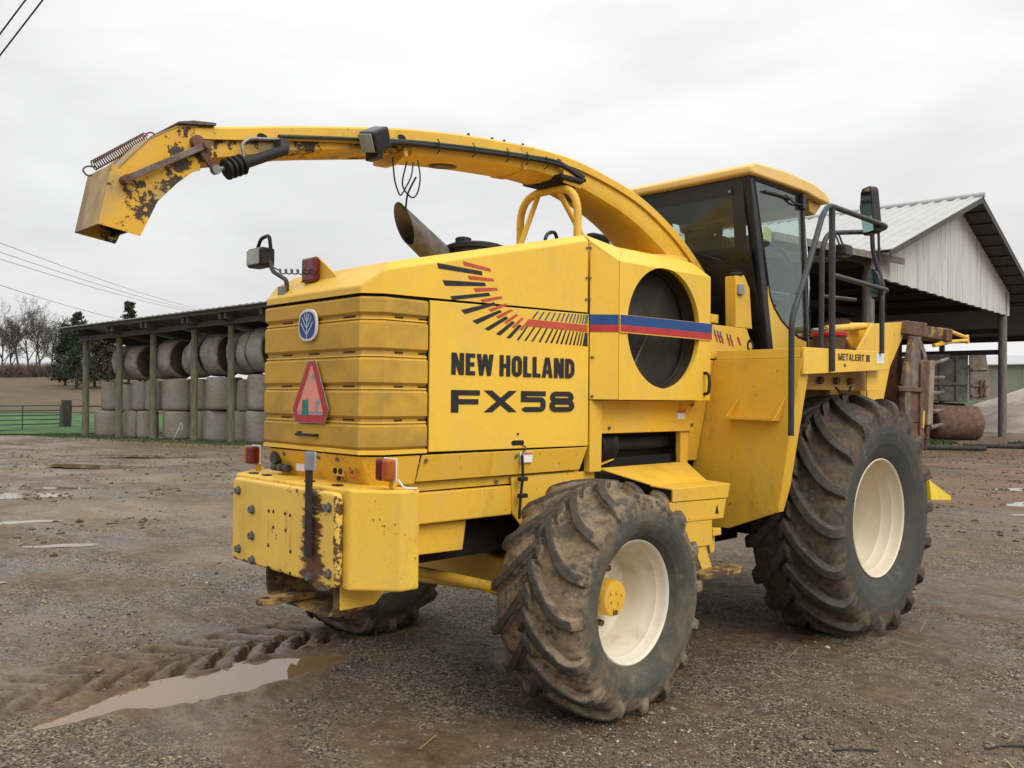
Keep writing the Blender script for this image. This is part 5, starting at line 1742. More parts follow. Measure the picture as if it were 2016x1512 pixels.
flap('lower_flap', [(-2.395, 2.690), (-2.448, 2.420)], [(-2.185, 2.575), (-2.268, 2.392)], 'peel', 'tan')
box('flap_inside', -0.13, 0.13, -2.30, -2.28, 2.42, 2.56, 'dark', tip, 0)
prism('hinge_plate', [(-0.17, -1.93, 2.968), (-0.17, -2.04, 2.955), (-0.17, -2.11, 2.935), (-0.17, -2.11, 2.925), (-0.17, -1.93, 2.955)], (0.34, 0, 0), 'rust_grey', tip, 0.002)
tube('hinge_pin', [(-0.175, -2.02, 2.86), (0.18, -2.02, 2.86)], 0.03, 'rust', tip, 12)
prism('flap_link', [(0.172, -2.345, 2.608), (0.172, -1.985, 2.832), (0.172, -1.98, 2.868), (0.172, -2.348, 2.642)], (0.022, 0, 0), 'rust_grey', tip, 0.003)
for y, z in ((-2.345, 2.624), (-1.985, 2.85)):
    tube('link_pin', [(0.13, y, z), (0.205, y, z)], 0.020, 'rust', tip, 12)
prism('flap_lever', [(0.165, -2.03, 2.83), (0.165, -1.99, 2.84), (0.165, -1.915, 2.745), (0.165, -1.945, 2.728)], (0.014, 0, 0), 'rust', tip, 0.003)
cylp = empty('flap_cylinder', (0, 0, 0), H)
tube('cylinder_rod', [(0.20, -1.945, 2.738), (0.20, -1.86, 2.768)], 0.012, 'steel', cylp, 10)
tube('cylinder_barrel', [(0.20, -1.82, 2.785), (0.20, -1.585, 2.905)], 0.026, 'rubber', cylp, 16)
tube('rod_eye', [(0.185, -1.945, 2.738), (0.215, -1.945, 2.738)], 0.022, 'steel', cylp, 12)
bel = []
c0, c1 = Vector((0.20, -1.90, 2.745)), Vector((0.20, -1.80, 2.795))
pts_, rad_ = [], []
for i in range(17):
    pts_.append(c0.lerp(c1, i / 16))
    rad_.append(0.050 if i % 4 in (1, 2) else 0.036)
tube('bellows', pts_, 0.05, 'rubber', cylp, 20, radii=rad_)
tube('feed_line', rounded([(0.19, -1.80, 2.83), (0.185, -1.81, 2.89), (0.185, -1.77, 2.925), (0.185, -1.60, 2.955)], 0.02), 0.008, 'steel', cylp, 8)
box('barrel_lug', 0.15, 0.215, -1.62, -1.57, 2.90, 2.955, 'greydark', cylp, 0.004)
# return spring on top
hs = []
p0, p1 = Vector((-0.05, -2.400, 2.705)), Vector((-0.05, -2.165, 2.885))
dd = (p1 - p0)
ax = dd.normalized()
sx_, sy_ = Vector((1, 0, 0)), ax.cross(Vector((1, 0, 0)))
for i in range(0, 26 * 8 + 1):
    t = i / (26 * 8)
    a_ = i * 2 * math.pi / 8
    hs.append(p0 + dd * t + sx_ * (0.022 * math.cos(a_)) + sy_ * (0.022 * math.sin(a_)) + Vector((0, -0.006, 0.010)))
tube('return_spring', hs, 0.0032, 'rust', tip, 5)
tube('spring_hook', catmull([(-0.05, -2.395, 2.712), (-0.05, -2.43, 2.708), (-0.05, -2.448, 2.688), (-0.05, -2.43, 2.668), (-0.05, -2.41, 2.672)], 4), 0.004, 'rust', tip, 5)
tube('spring_hook', catmull([(-0.05, -2.185, 2.888), (-0.05, -2.160, 2.918), (-0.05, -2.135, 2.918), (-0.05, -2.125, 2.895)], 4), 0.004, 'rust', tip, 5)

# --- cab
cab = empty('cab', (0, 0, 0), H)
yr = lambda z: float(np.interp(z, [1.9, 2.02, 2.80, 3.41], [2.29, 2.26, 2.02, 1.95]))
CX_ = 0.655
roof_prof = [(1.895, 3.345), (1.890, 3.395), (1.96, 3.432), (2.4, 3.452), (2.85, 3.432), (3.06, 3.390), (3.135, 3.342), (3.125, 3.305), (2.9, 3.320), (2.75, 3.340)]
roof = MB().prism([(-0.70, y, z) for y, z in roof_prof], (1.40, 0, 0)).build('cab_roof', 'yellow_roof', H, bevel=0.016, seg=3)
autosmooth(roof, 24)
prism('roof_visor', [(-0.64, 2.88, 3.316), (-0.64, 3.105, 3.303), (-0.64, 2.995, 3.205), (-0.64, 2.91, 3.215)], (1.28, 0, 0), 'yellow_dirty', roof, 0.01)
box('roof_lining', -0.62, 0.62, 1.99, 2.86, 3.27, 3.335, 'headliner', cab, 0.01)
# corner posts
def post4(name, p, q, w, d, mat='black'):
    """square post from p to q, w along x, d along y"""
    a = [(p[0] - w / 2, p[1] - d / 2, p[2]), (p[0] + w / 2, p[1] - d / 2, p[2]), (p[0] + w / 2, p[1] + d / 2, p[2]), (p[0] - w / 2, p[1] + d / 2, p[2])]
    b = [(q[0] - w / 2, q[1] - d / 2, q[2]), (q[0] + w / 2, q[1] - d / 2, q[2]), (q[0] + w / 2, q[1] + d / 2, q[2]), (q[0] - w / 2, q[1] + d / 2, q[2])]
    return mesh(name, a + b, [(0, 1, 2, 3), (7, 6, 5, 4), (0, 4, 5, 1), (1, 5, 6, 2), (2, 6, 7, 3), (3, 7, 4, 0)], mat, cab, bevel=0.012, seg=3)
for s in (1, -1):
    post4('rear_pillar', (s * 0.625, 1.99, 3.36), (s * 0.625, 2.280, 2.02), 0.07, 0.085)
    post4('front_pillar', (s * 0.64, 2.755, 3.33), (s * 0.64, 2.845, 2.05), 0.045, 0.04)
# rear wall: window with a broad black border, solid lower part
def rear_quad(name, x0, x1, z0, z1, mat, d=0.0, th=0.012, bevel=0.003):
    return prism(name, [(x0, yr(z0) + d, z0), (x1, yr(z0) + d, z0), (x1, yr(z1) + d, z1), (x0, yr(z1) + d, z1)], (0, th, 0), mat, cab, bevel)
rear_quad('rear_glass', -0.60, 0.60, 2.80, 3.36, 'glass_dark', 0.004, 0.005, 0)
rear_quad('glass_border', -0.60, 0.60, 3.225, 3.362, 'black', -0.003, 0.005, 0)
rear_quad('glass_border', 0.50, 0.60, 2.80, 3.225, 'black', -0.003, 0.005, 0)
rear_quad('glass_border', -0.60, -0.50, 2.80, 3.225, 'black', -0.003, 0.005, 0)
rear_quad('glass_border', -0.50, 0.50, 2.80, 2.835, 'black', -0.003, 0.005, 0)
rear_quad('rear_wall', -0.62, 0.62, 2.02, 2.797, 'black', 0.0, 0.02)
for x in (0.22, 0.42, 0.55):
    bolt((x, yr(2.74) - 0.004, 2.74), cab, 0.011, 'Y', 'dark', 0.008)
prism('wall_pressing', [(0.40, yr(2.70) - 0.006, 2.70), (0.56, yr(2.70) - 0.006, 2.70), (0.56, yr(2.56) - 0.006, 2.56), (0.46, yr(2.56) - 0.006, 2.56)], (0, 0.012, 0), 'black', cab, 0.004)
prism('glass_catch', [(0.468, yr(3.25) - 0.014, 3.225), (0.512, yr(3.25) - 0.014, 3.225), (0.512, yr(3.25) - 0.014, 3.272), (0.468, yr(3.25) - 0.014, 3.272)], (0, 0.01, 0), 'black', cab, 0.004)
prism('glass_catch_knob', [(0.482, yr(3.25) - 0.022, 3.238), (0.498, yr(3.25) - 0.022, 3.238), (0.498, yr(3.25) - 0.022, 3.256), (0.482, yr(3.25) - 0.022, 3.256)], (0, 0.008, 0), 'zinc', cab, 0.002)
tube('rear_wiper', [(0.10, yr(2.85) - 0.02, 2.85), (0.39, yr(2.75) - 0.025, 2.745)], 0.007, 'black', cab, 6)
# side doors: glass with swept lower edge over a yellow corner
win = [(2.015, 3.325), (2.735, 3.312), (2.815, 2.175), (2.70, 2.185), (2.555, 2.235), (2.42, 2.305), (2.31, 2.395), (2.25, 2.48), (2.228, 2.57)]
low = [(2.222, 2.575), (2.245, 2.478), (2.307, 2.388), (2.417, 2.298), (2.553, 2.228), (2.70, 2.175), (2.83, 2.155), (2.83, 2.02), (2.25, 2.02)]
for s in (1, -1):
    prism('door_glass', [(s * 0.650, y, z) for y, z in win], (s * 0.004, 0, 0), 'glass', cab, 0)
    tube('door_seal', [(s * 0.656, y, z) for y, z in win + win[:1]], 0.010, 'rubber', cab, 6)
    prism('cab_corner_panel', [(s * 0.652, y, z) for y, z in low], (s * 0.006, 0, 0), 'yellow', cab, 0.002)
    prism('cab_sill', [(s * 0.60, 1.98, 2.02), (s * 0.60, 2.9, 2.02), (s * 0.60, 2.9, 1.96), (s * 0.60, 1.98, 1.96)], (s * 0.06, 0, 0), 'black', cab, 0.003)
mesh('window_sticker', [(0.648, 2.17, 2.90), (0.648, 2.285, 2.89), (0.648, 2.285, 2.99), (0.648, 2.17, 3.0)], [(0, 1, 2, 3)], plain('yellow_sticker', (0.55, 0.50, 0.05), 0.5, 0.2), cab)
tube('door_wiper_arm', [(0.672, 2.70, 3.235), (0.675, 2.58, 3.235), (0.672, 2.45, 3.275)], 0.008, 'black', cab, 6)
tube('door_wiper_blade', [(0.668, 2.56, 3.262), (0.668, 2.35, 3.262), (0.668, 2.15, 3.255)], 0.010, 'black', cab, 6)
box('wiper_motor', 0.655, 0.69, 2.70, 2.76, 3.205, 3.32, 'black', cab, 0.006)
# bowed windscreen
ws_z = [2.05, 2.3, 2.55, 2.8, 3.05, 3.30]
ws_y = [2.855, 2.850, 2.838, 2.815, 2.79, 2.755]
bul = [0.10, 0.125, 0.13, 0.12, 0.09, 0.055]
v, f = [], []
nC = 25
for z, y, b in zip(ws_z, ws_y, bul):
    for i in range(nC):
        t = -1 + 2 * i / (nC - 1)
        q = 1 - abs(t) ** 3.2
        v.append((0.665 * t * (1 + 0.03 * (1 - abs(t))), y + b * min(1, (1 - abs(t)) * 6) ** 0.6 + 0.22 * q * (0.6 + b * 3), z))
for a in range(len(ws_z) - 1):
    for i in range(nC - 1):
        f.append((a * nC + i, a * nC + i + 1, (a + 1) * nC + i + 1, (a + 1) * nC + i))
autosmooth(mesh('windscreen', v, f, 'glass', cab), 60)
box('cab_floor', -0.62, 0.62, 2.0, 3.0, 1.93, 2.05, 'black', cab, 0.01)
# inside: seat, column, mirror
seat = empty('driver_seat', (0, 0, 0), H)
box('seat_cushion', -0.25, 0.25, 2.33, 2.80, 2.42, 2.55, 'seat', seat, 0.05, 4)
box('seat_back', -0.24, 0.24, 2.27, 2.40, 2.50, 3.00, 'seat', seat, 0.05, 4)
box('seat_headrest', -0.16, 0.10, 2.28, 2.37, 2.97, 3.08, 'seat', seat, 0.035, 4)
box('seat_base', -0.18, 0.18, 2.38, 2.75, 2.05, 2.42, 'black', seat, 0.02)
box('armrest', 0.28, 0.36, 2.38, 2.80, 2.62, 2.70, 'seat', seat, 0.02, 3)
tube('steering_column', [(0, 3.0, 2.05), (0, 2.92, 2.62)], 0.05, 'black', cab, 12)
ring = [(0.20 * math.cos(2 * math.pi * i / 28), 2.90 + 0.19 * math.sin(2 * math.pi * i / 28), 2.66 - 0.07 * math.sin(2 * math.pi * i / 28)) for i in range(29)]
tube('steering_wheel', ring, 0.014, 'black', cab, 8)
box('console', 0.36, 0.56, 2.35, 2.85, 2.05, 2.55, 'black', cab, 0.03, 3)
box('inside_mirror', -0.29, -0.12, 2.79, 2.83, 3.10, 3.225, 'black', cab, 0.02, 3)
mesh('inside_mirror_glass', [(-0.275, 2.788, 3.115), (-0.135, 2.788, 3.115), (-0.135, 2.788, 3.21), (-0.275, 2.788, 3.21)], [(0, 1, 2, 3)], 'mirror', cab)
tube('grab_bar', rounded([(0.60, 2.28, 2.82), (0.60, 2.52, 2.88), (0.60, 2.66, 2.80), (0.60, 2.72, 2.30)], 0.08), 0.016, 'black', cab, 8)
box('door_bar', 0.60, 0.635, 2.26, 2.74, 2.455, 2.475, 'black', cab, 0.004)

# --- platform beside the cab
prism('platform_beam', [(1.285, 1.592, 2.036), (1.285, 2.90, 2.057), (1.285, 2.90, 1.922), (1.285, 1.592, 1.857)], (-0.02, 0, 0), 'yellow', H, 0.004)
lettering('equipment_lettering', 'METALERT', [0.80, 0.58, 0.58, 0.66, 0.52, 0.58, 0.66, 0.58], 0.12, 0.20, 0.19, 2.075, 1.966, 0.40, 0.048, 1.2862, 'black_decal', bpy.data.objects['platform_beam'], dz=0.018)
lettering('series_lettering', '#', [0.72], 0.1, 0.20, 0.19, 2.505, 1.972, 0.07, 0.048, 1.2862, 'black_decal', bpy.data.objects['platform_beam'])
mesh('paper_label', [(1.2862, 2.685, 1.965), (1.2862, 2.82, 1.967), (1.2862, 2.82, 2.046), (1.2862, 2.685, 2.043)], [(0, 1, 2, 3)], 'white_print', bpy.data.objects['platform_beam'])
bolt((1.288, 2.17, 1.935), bpy.data.objects['platform_beam'], 0.010)
box('platform_deck', 0.62, 1.264, 1.61, 2.92, 1.985, 2.005, 'greydark', H, 0.002)
prism('platform_end', [(1.26, 1.590, 2.03), (0.62, 1.590, 2.03), (0.62, 1.590, 1.968), (1.26, 1.590, 1.968)], (0, 0.012, 0), 'yellow', H, 0.002)
prism('beam_underframe', [(1.10, 1.90, 1.93), (1.10, 2.92, 1.93), (1.10, 2.92, 1.762), (1.10, 1.90, 1.762)], (-0.03, 0, 0), 'yellow_dirty', H, 0.004)
prism('front_bracket', [(1.20, 2.72, 1.93), (1.20, 2.93, 1.935), (1.20, 2.90, 1.765), (1.20, 2.72, 1.762)], (-0.012, 0, 0), 'yellow', H, 0.003)
prism('front_fin', [(1.10, 2.95, 1.98), (1.10, 3.28, 1.985), (1.10, 3.235, 1.68), (1.10, 2.95, 1.68)], (-0.012, 0, 0), 'yellow_used', H, 0.003)
tube('valve_hose', catmull([(1.15, 2.32, 1.78), (1.16, 2.40, 1.74), (1.16, 2.50, 1.745), (1.15, 2.56, 1.79)], 5), 0.009, 'rubber', H, 6)
for y in (2.15, 2.4, 2.62):
    o = cyl_mesh('valve', 0.026, 0.03, 12, 'rust')
    o.location = (1.12, y, 1.83)
    o.parent = H
# handrails
rails = empty('handrail', (0, 0, 0), H)
tube('outer_rail', rounded([(1.30, 1.40, 1.46), (1.30, 1.40, 2.215), (1.30, 1.60, 2.54), (1.30, 1.815, 2.945), (1.30, 1.90, 3.015), (1.30, 2.86, 3.00), (1.12, 2.96, 3.00), (1.0, 2.86, 3.00), (1.0, 2.50, 2.945), (1.0, 2.40, 2.83), (1.0, 2.39, 2.0)], 0.10, 6), 0.019, 'rail', rails, 12)
tube('rail_post', [(1.30, 1.945, 3.00), (1.30, 1.955, 1.885)], 0.021, 'rail', rails, 12)
tube('mid_rail', rounded([(1.30, 1.955, 2.545), (1.30, 2.84, 2.52), (1.25, 2.86, 2.50), (1.30, 2.745, 2.48), (1.30, 2.745, 2.04)], 0.05, 5), 0.018, 'rail', rails, 12)
tube('inner_mid_rail', [(1.0, 2.39, 2.46), (1.0, 2.95, 2.48)], 0.014, 'rail', rails, 10)
for z in (1.95, 2.0):
    bolt((1.305, 1.955, z), rails, 0.010, 'X', 'dark')
# mirrors
mir = empty('wing_mirror', (0, 0, 0), H)
mh = MB().prism([(0, -0.062, -0.165), (0, 0.058, -0.170), (0, 0.070, 0.06), (0, 0.045, 0.10), (0, 0.035, 0.185), (0, -0.045, 0.190), (0, -0.062, 0.165)], (0.085, 0, 0)).build('mirror_shell', 'black', mir, bevel=0.02, seg=3)
mh.location = (1.20, 2.70, 3.105)
mh.rotation_euler = (R(-4), R(-3), R(72))
mg = mesh('mirror_glass', [(-0.002, -0.05, -0.15), (-0.002, 0.05, -0.152), (-0.002, 0.055, 0.05), (-0.002, 0.035, 0.16), (-0.002, -0.04, 0.17), (-0.002, -0.052, 0.15)], [tuple(range(6))], 'mirror', mir)
mg.location = mh.location
mg.rotation_euler = mh.rotation_euler
tube('mirror_arm', rounded([(1.235, 2.72, 2.93), (1.235, 2.735, 2.80), (1.27, 2.76, 2.66), (1.30, 2.765, 2.54), (1.30, 2.75, 2.44)], 0.06), 0.017, 'rail', mir, 10)
tube('mirror_rod', [(1.255, 2.77, 3.15), (1.262, 2.775, 2.85), (1.27, 2.77, 2.60)], 0.010, 'rail', mir, 8)
m2 = empty('blind_spot_mirror', (0, 0, 0), H)
oval = [(0.0, 0.065 * math.cos(t) * (0.85 if math.cos(t) > 0 else 1), 0.125 * math.sin(t)) for t in [2 * math.pi * i / 24 for i in range(24)]]
s2 = MB().prism(oval, (0.03, 0, 0)).build('mirror_shell', 'black', m2, bevel=0.01, seg=3)
s2.location = (1.235, 2.735, 2.56)
s2.rotation_euler = (R(-8), R(-4), R(66))
g2 = mesh('mirror_glass', [(-0.003, y * 0.9, z * 0.92) for _, y, z in oval], [tuple(range(24))], 'mirror', m2)
g2.location = s2.location
g2.rotation_euler = s2.rotation_euler
rl = empty('rail_lamp', (0, 0, 0), H)
box('lamp_housing', 1.02, 1.10, 2.56, 2.70, 2.775, 2.865, 'black', rl, 0.018, 3)
tube('lamp_bracket', [(1.04, 2.60, 2.86), (1.0, 2.60, 2.96)], 0.008, 'rail', rl, 6)
tube('lamp_bracket', [(1.04, 2.66, 2.86), (1.0, 2.66, 2.965)], 0.008, 'rail', rl, 6)
ml = empty('far_mirror', (0, 0, 0), H)
box('mirror_shell', -1.09, -1.0, 2.12, 2.36, 3.06, 3.16, 'black', ml, 0.02, 3)
tube('mirror_arm', [(-1.04, 2.24, 3.06), (-0.72, 2.4, 2.9)], 0.015, 'rail', ml, 8)
# --- lift arms and side plates ahead of the cab
prism('front_side_plate', [(0.95, 3.11, 2.10), (0.95, 3.37, 2.32), (0.95, 4.12, 2.385), (0.95, 3.72, 1.97), (0.95, 3.59, 1.68), (0.95, 3.20, 1.66), (0.95, 3.05, 1.95)], (-0.02, 0, 0), 'yellow_used', H, 0.005)
prism('front_side_plate', [(0.80, 3.24, 2.19), (0.80, 3.32, 2.335), (0.80, 3.75, 2.36), (0.80, 3.6, 2.13), (0.80, 3.35, 2.12)], (-0.02, 0, 0), 'yellow_used', H, 0.005)
tube('lift_cylinder', [(0.85, 2.75, 2.24), (0.85, 3.45, 2.31)], 0.03, 'yellow_used', H, 12)
tube('lift_rod', [(0.85, 2.55, 2.222), (0.85, 2.80, 2.245)], 0.016, 'steel', H, 10)
box('feed_housing', -0.7, 0.80, 2.95, 3.95, 1.05, 1.95, 'yellow_dirty', H, 0.02)
box('cross_member', -0.9, 0.9, 2.25, 2.45, 0.65, 1.05, 'dark', H, 0.01)

# ------------------------------------------------------------------ folded crop header on the front of the harvester
hd = tag(empty('crop_header', (1.0, 4.2, 0.7)), 'rusty brown folded crop header with pointed prongs mounted in front of the harvester', 'header')
class _off:
    pass
def hpart(o):
    o.parent = hd
    o.location = o.location - Vector((1.0, 4.2, 0.7)) if o.location.length > 0 else Vector((-1.0, -4.2, -0.7))
    return o
hpart(prism('wing_panel', [(1.00, 4.04, 2.25), (1.00, 4.26, 2.26), (1.00, 4.22, 1.80), (1.00, 3.90, 1.80)], (-0.03, 0, 0), 'rust_grey', None, 0.004))
hpart(prism('wing_panel', [(1.02, 3.86, 1.80), (1.02, 3.98, 1.80), (1.02, 3.98, 1.20), (1.02, 3.88, 1.30)], (-0.05, 0, 0), 'rust_grey', None, 0.004))
hpart(prism('wing_panel', [(1.00, 4.02, 1.79), (1.00, 4.20, 1.79), (1.00, 4.20, 1.50), (1.00, 4.02, 1.50)], (-0.05, 0, 0), 'rust', None, 0.004))
hpart(prism('wing_panel', [(1.00, 4.03, 1.49), (1.00, 4.18, 1.49), (1.00, 4.20, 1.22), (1.00, 4.06, 1.22)], (-0.05, 0, 0), 'rust', None, 0.004))
hpart(prism('hinge_bar', [(1.03, 3.70, 1.815), (1.03, 4.22, 1.80), (1.03, 4.22, 1.765), (1.03, 3.72, 1.77)], (-0.06, 0, 0), 'rust', None, 0.006))
hpart(prism('top_beam', [(1.00, 3.97, 2.385), (1.00, 4.40, 2.39), (1.00, 4.44, 2.26), (1.00, 3.93, 2.265)], (-0.20, 0, 0), 'rust', None, 0.01))
hpart(prism('top_beam', [(0.99, 4.42, 2.365), (0.99, 4.92, 2.375), (0.99, 4.92, 2.25), (0.99, 4.44, 2.265)], (-0.16, 0, 0), 'dirty_yellow_rust', None, 0.01))
hpart(prism('end_block', [(1.02, 4.80, 2.36), (1.02, 4.95, 2.37), (1.02, 4.94, 2.245), (1.02, 4.80, 2.25)], (-0.14, 0, 0), 'rust', None, 0.008))
hpart(tube('guide_frame', [(0.97, 4.95, 2.36), (0.97, 5.47, 2.315)], 0.018, 'yellow_used', None, 8))
hpart(tube('guide_frame', [(0.97, 4.75, 2.23), (0.97, 5.47, 2.29)], 0.018, 'yellow_used', None, 8))
hpart(tube('guide_frame', [(0.97, 4.62, 2.20), (0.97, 4.95, 2.24)], 0.018, 'yellow_used', None, 8))
hpart(tube('guide_tip', [(0.97, 5.46, 2.34), (0.97, 5.48, 2.26)], 0.02, 'yellow_used', None, 8))
hpart(prism('yellow_strut', [(1.03, 3.97, 2.25), (1.03, 4.03, 2.25), (1.03, 3.86, 1.83), (1.03, 3.80, 1.83)], (-0.03, 0, 0), 'dirty_yellow_rust', None, 0.004))
hpart(prism('curved_guard', [(0.98, 4.24, 2.26), (0.98, 4.34, 2.22), (0.98, 4.43, 2.12), (0.98, 4.47, 2.02), (0.98, 4.40, 2.02), (0.98, 4.34, 2.12), (0.98, 4.27, 2.18)], (-0.02, 0, 0), 'rust_grey', None, 0.003))
hpart(prism('rust_upright', [(1.02, 4.20, 2.02), (1.02, 4.32, 2.06), (1.02, 4.27, 1.30), (1.02, 4.22, 1.26), (1.02, 4.19, 1.30)], (-0.04, 0, 0), 'rust', None, 0.004))
hpart(prism('tan_upright', [(1.04, 4.36, 2.05), (1.04, 4.47, 2.055), (1.04, 4.42, 1.475), (1.04, 4.31, 1.475)], (-0.05, 0, 0), rusty('dusty_tan_steel', (0.20, 0.14, 0.10), (0.30, 0.23, 0.18)), None, 0.005))
hpart(prism('yellow_edge', [(1.03, 4.24, 1.60), (1.03, 4.27, 1.60), (1.03, 4.25, 1.45), (1.03, 4.22, 1.45)], (-0.02, 0, 0), 'yellow_worn', None, 0.002))
hpart(tube('brace_rod', [(1.02, 4.46, 1.78), (1.02, 4.34, 1.28)], 0.012, 'rust', None, 6))
hpart(tube('brace_rod', [(1.02, 4.42, 1.78), (1.02, 4.30, 1.26)], 0.012, 'rust', None, 6))
for z0, z1, y0, y1 in ((2.02, 2.08, 4.46, 4.86), (1.895, 1.905, 4.46, 4.76), (1.755, 1.765, 4.44, 4.74), (1.595, 1.60, 4.42, 4.72), (1.45, 1.47, 4.40, 4.72)):
    hpart(tube('prong', [(1.02, y0, z0), (1.02, y1 - 0.05, z1), (1.02, y1, z1 + 0.01)], 0.02, 'rust_grey', None, 8, radii=[0.022, 0.017, 0.005]))
hpart(box('header_back_wall', -1.3, 0.90, 3.98, 4.10, 0.85, 2.25, 'rust', None, 0.01))  # plain rust-coloured wall across the back of the header
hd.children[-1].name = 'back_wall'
sn = MB()
A3 = [(0.86, 4.40, 0.98), (1.02, 4.40, 0.98), (1.04, 4.40, 0.80), (0.84, 4.40, 0.80)]
T3 = [(0.915, 5.13, 0.775), (0.945, 5.13, 0.775), (0.945, 5.13, 0.735), (0.915, 5.13, 0.735)]
sn.add(A3 + T3, [(0, 1, 2, 3), (7, 6, 5, 4), (0, 4, 5, 1), (1, 5, 6, 2), (2, 6, 7, 3), (3, 7, 4, 0)])
hpart(sn.build('divider_snout', paint('bright_yellow_snout', (0.80, 0.58, 0.02), 0.1, 0.1), None, bevel=0.006))

# ------------------------------------------------------------------ hay shed on the left
def wood_mat(name, a, b):
    k = NT(name)
    v = k.noise(5, 6, 0.65, k.coord((3, 3, 0.35)))
    k.base(k.mix(k.ramp(v, 0.3, 0.72), a, b))
    k.rough(0.85)
    k.bump(v, 0.3, 0.01)
    return k.m
M['post_wood'] = wood_mat('greenish_treated_pole', (0.075, 0.075, 0.045), (0.17, 0.165, 0.105))
M['old_wood'] = wood_mat('weathered_grey_board', (0.045, 0.043, 0.040), (0.10, 0.095, 0.088))
M['dark_wood'] = wood_mat('dark_weathered_timber', (0.022, 0.020, 0.018), (0.055, 0.05, 0.044))
def hay_mat(name, a, b, wrap, vert):
    k = NT(name)
    sc = (1, 1, 9) if vert else (1, 1, 1)
    v = k.noise(5, 6, 0.7, k.coord(sc))
    w = k.noise(28, 4, 0.7)
    c = k.mix(k.ramp(v, 0.3, 0.7), a, b)
    c = k.mix(k.ramp(w, 0.5, 0.75, 0, 0.5), c, rnd_rgb(k, a, -0.5))
    if wrap > 0:
        c = k.mix(k.math('MULTIPLY', k.ramp(k.noise(1.1, 3), 0.35, 0.65), wrap), c, (0.26, 0.27, 0.25))
    k.base(c)
    k.rough(0.9)
    k.bump(k.math('ADD', w, v), 0.5, 0.03)
    return k.m
M['hay_up'] = hay_mat('net_wrapped_hay_upright', (0.165, 0.134, 0.104), (0.335, 0.288, 0.228), 0.55, True)
M['hay_lie'] = hay_mat('net_wrapped_hay', (0.155, 0.124, 0.095), (0.320, 0.276, 0.218), 0.50, False)
M['hay_pale'] = hay_mat('pale_green_netted_hay', (0.17, 0.16, 0.13), (0.29, 0.29, 0.25), 0.6, False)
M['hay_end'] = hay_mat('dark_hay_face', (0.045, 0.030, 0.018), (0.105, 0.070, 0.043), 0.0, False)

SA = np.array([-39.12, 10.27])
SDv = np.array([0.95383, 0.30035])
SN = np.array([0.30035, -0.95383])       # towards the yard
def sp3(t, off, z):
    q = SA + SDv * t - SN * off
    return (float(q[0]), float(q[1]), float(z))
shed = tag(empty('hay_shed', sp3(0, 0, -0.35)), 'long open pole shed with grey tin roof sheltering round hay bales', 'shed')
base = Vector(sp3(0, 0, -0.35))
def spart(o):
    o.parent = shed
    o.location = o.location - base
    return o
ridge_dz = lambda t: 4.58 + 0.055 * t
tpos = [0.0, 2.35, 4.60, 7.17, 9.34, 11.6, 13.9]
ptop = [4.14, 4.19, 4.28, 4.40, 4.52, 4.62, 4.72]
for t, zt in zip(tpos, ptop):
    a, b = sp3(t, 0, -0.6), sp3(t - 0.05, 0, zt)
    spart(tube('pole', [a, b], 0.15, 'post_wood', None, 14, radii=[0.165, 0.135]))
    a, b = sp3(t + 0.2, 6.2, -0.6), sp3(t + 0.2, 6.2, zt - 0.9)
    spart(tube('pole', [a, b], 0.14, 'post_wood', None, 10))
    # rafter with its paired end showing under the eave
    for d in (0.0, 0.30):
        p = [sp3(t + d, -0.75, zt + 0.22), sp3(t + d, -0.75, zt + 0.52 + 0.0), sp3(t + d, 6.6, zt - 0.50), sp3(t + d, 6.6, zt - 0.74)]
        vec = Vector(sp3(0.10, 0, 0)) - Vector(sp3(0, 0, 0))
        spart(prism('rafter', p, tuple(vec), 'old_wood', None, 0.0))
def sboard(name, t0, t1, off, za0, za1, h, th, mat):
    p = [sp3(t0, off, za0), sp3(t1, off, za1), sp3(t1, off, za1 - h), sp3(t0, off, za0 - h)]
    vec = Vector(sp3(0, th, 0)) - Vector(sp3(0, 0, 0))
    return spart(prism(name, p, tuple(vec), mat, None, 0))
sboard('header_beam', -0.3, 6.9, -0.20, 4.27, 4.63, 0.22, 0.06, 'old_wood')
sboard('header_beam', 6.75, 14.2, -0.27, 4.66, 4.99, 0.22, 0.06, 'old_wood')
sboard('fascia', -0.6, 14.3, -0.82, 4.60, 5.36, 0.13, 0.05, 'old_wood')
# ribbed tin roof
M['tin'] = plain('weathered_tin', (0.30, 0.30, 0.29), 0.45, 0.2, metal=0.5, nscale=3)
nrib = 84
v, f = [], []
for i in range(nrib + 1):
    t = -0.75 + 15.3 * i / nrib
    hz = 0.035 if i % 2 else 0.0
    zf = 4.65 + 0.0513 * (t + 0.6)
    v += [sp3(t, -0.95, zf + hz), sp3(t, 6.9, zf - 0.95 + hz), sp3(t, -0.95, zf - 0.03), sp3(t, 6.9, zf - 0.98)]
for i in range(nrib):
    a, b = i * 4, (i + 1) * 4
    f += [(a, b, b + 1, a + 1), (a + 2, a + 3, b + 3, b + 2), (a, a + 2, b + 2, b), (a + 1, b + 1, b + 3, a + 3)]
f += [(0, 1, 3, 2), (nrib * 4, nrib * 4 + 2, nrib * 4 + 3, nrib * 4 + 1)]
spart(mesh('tin_roof', v, f, 'tin', None))

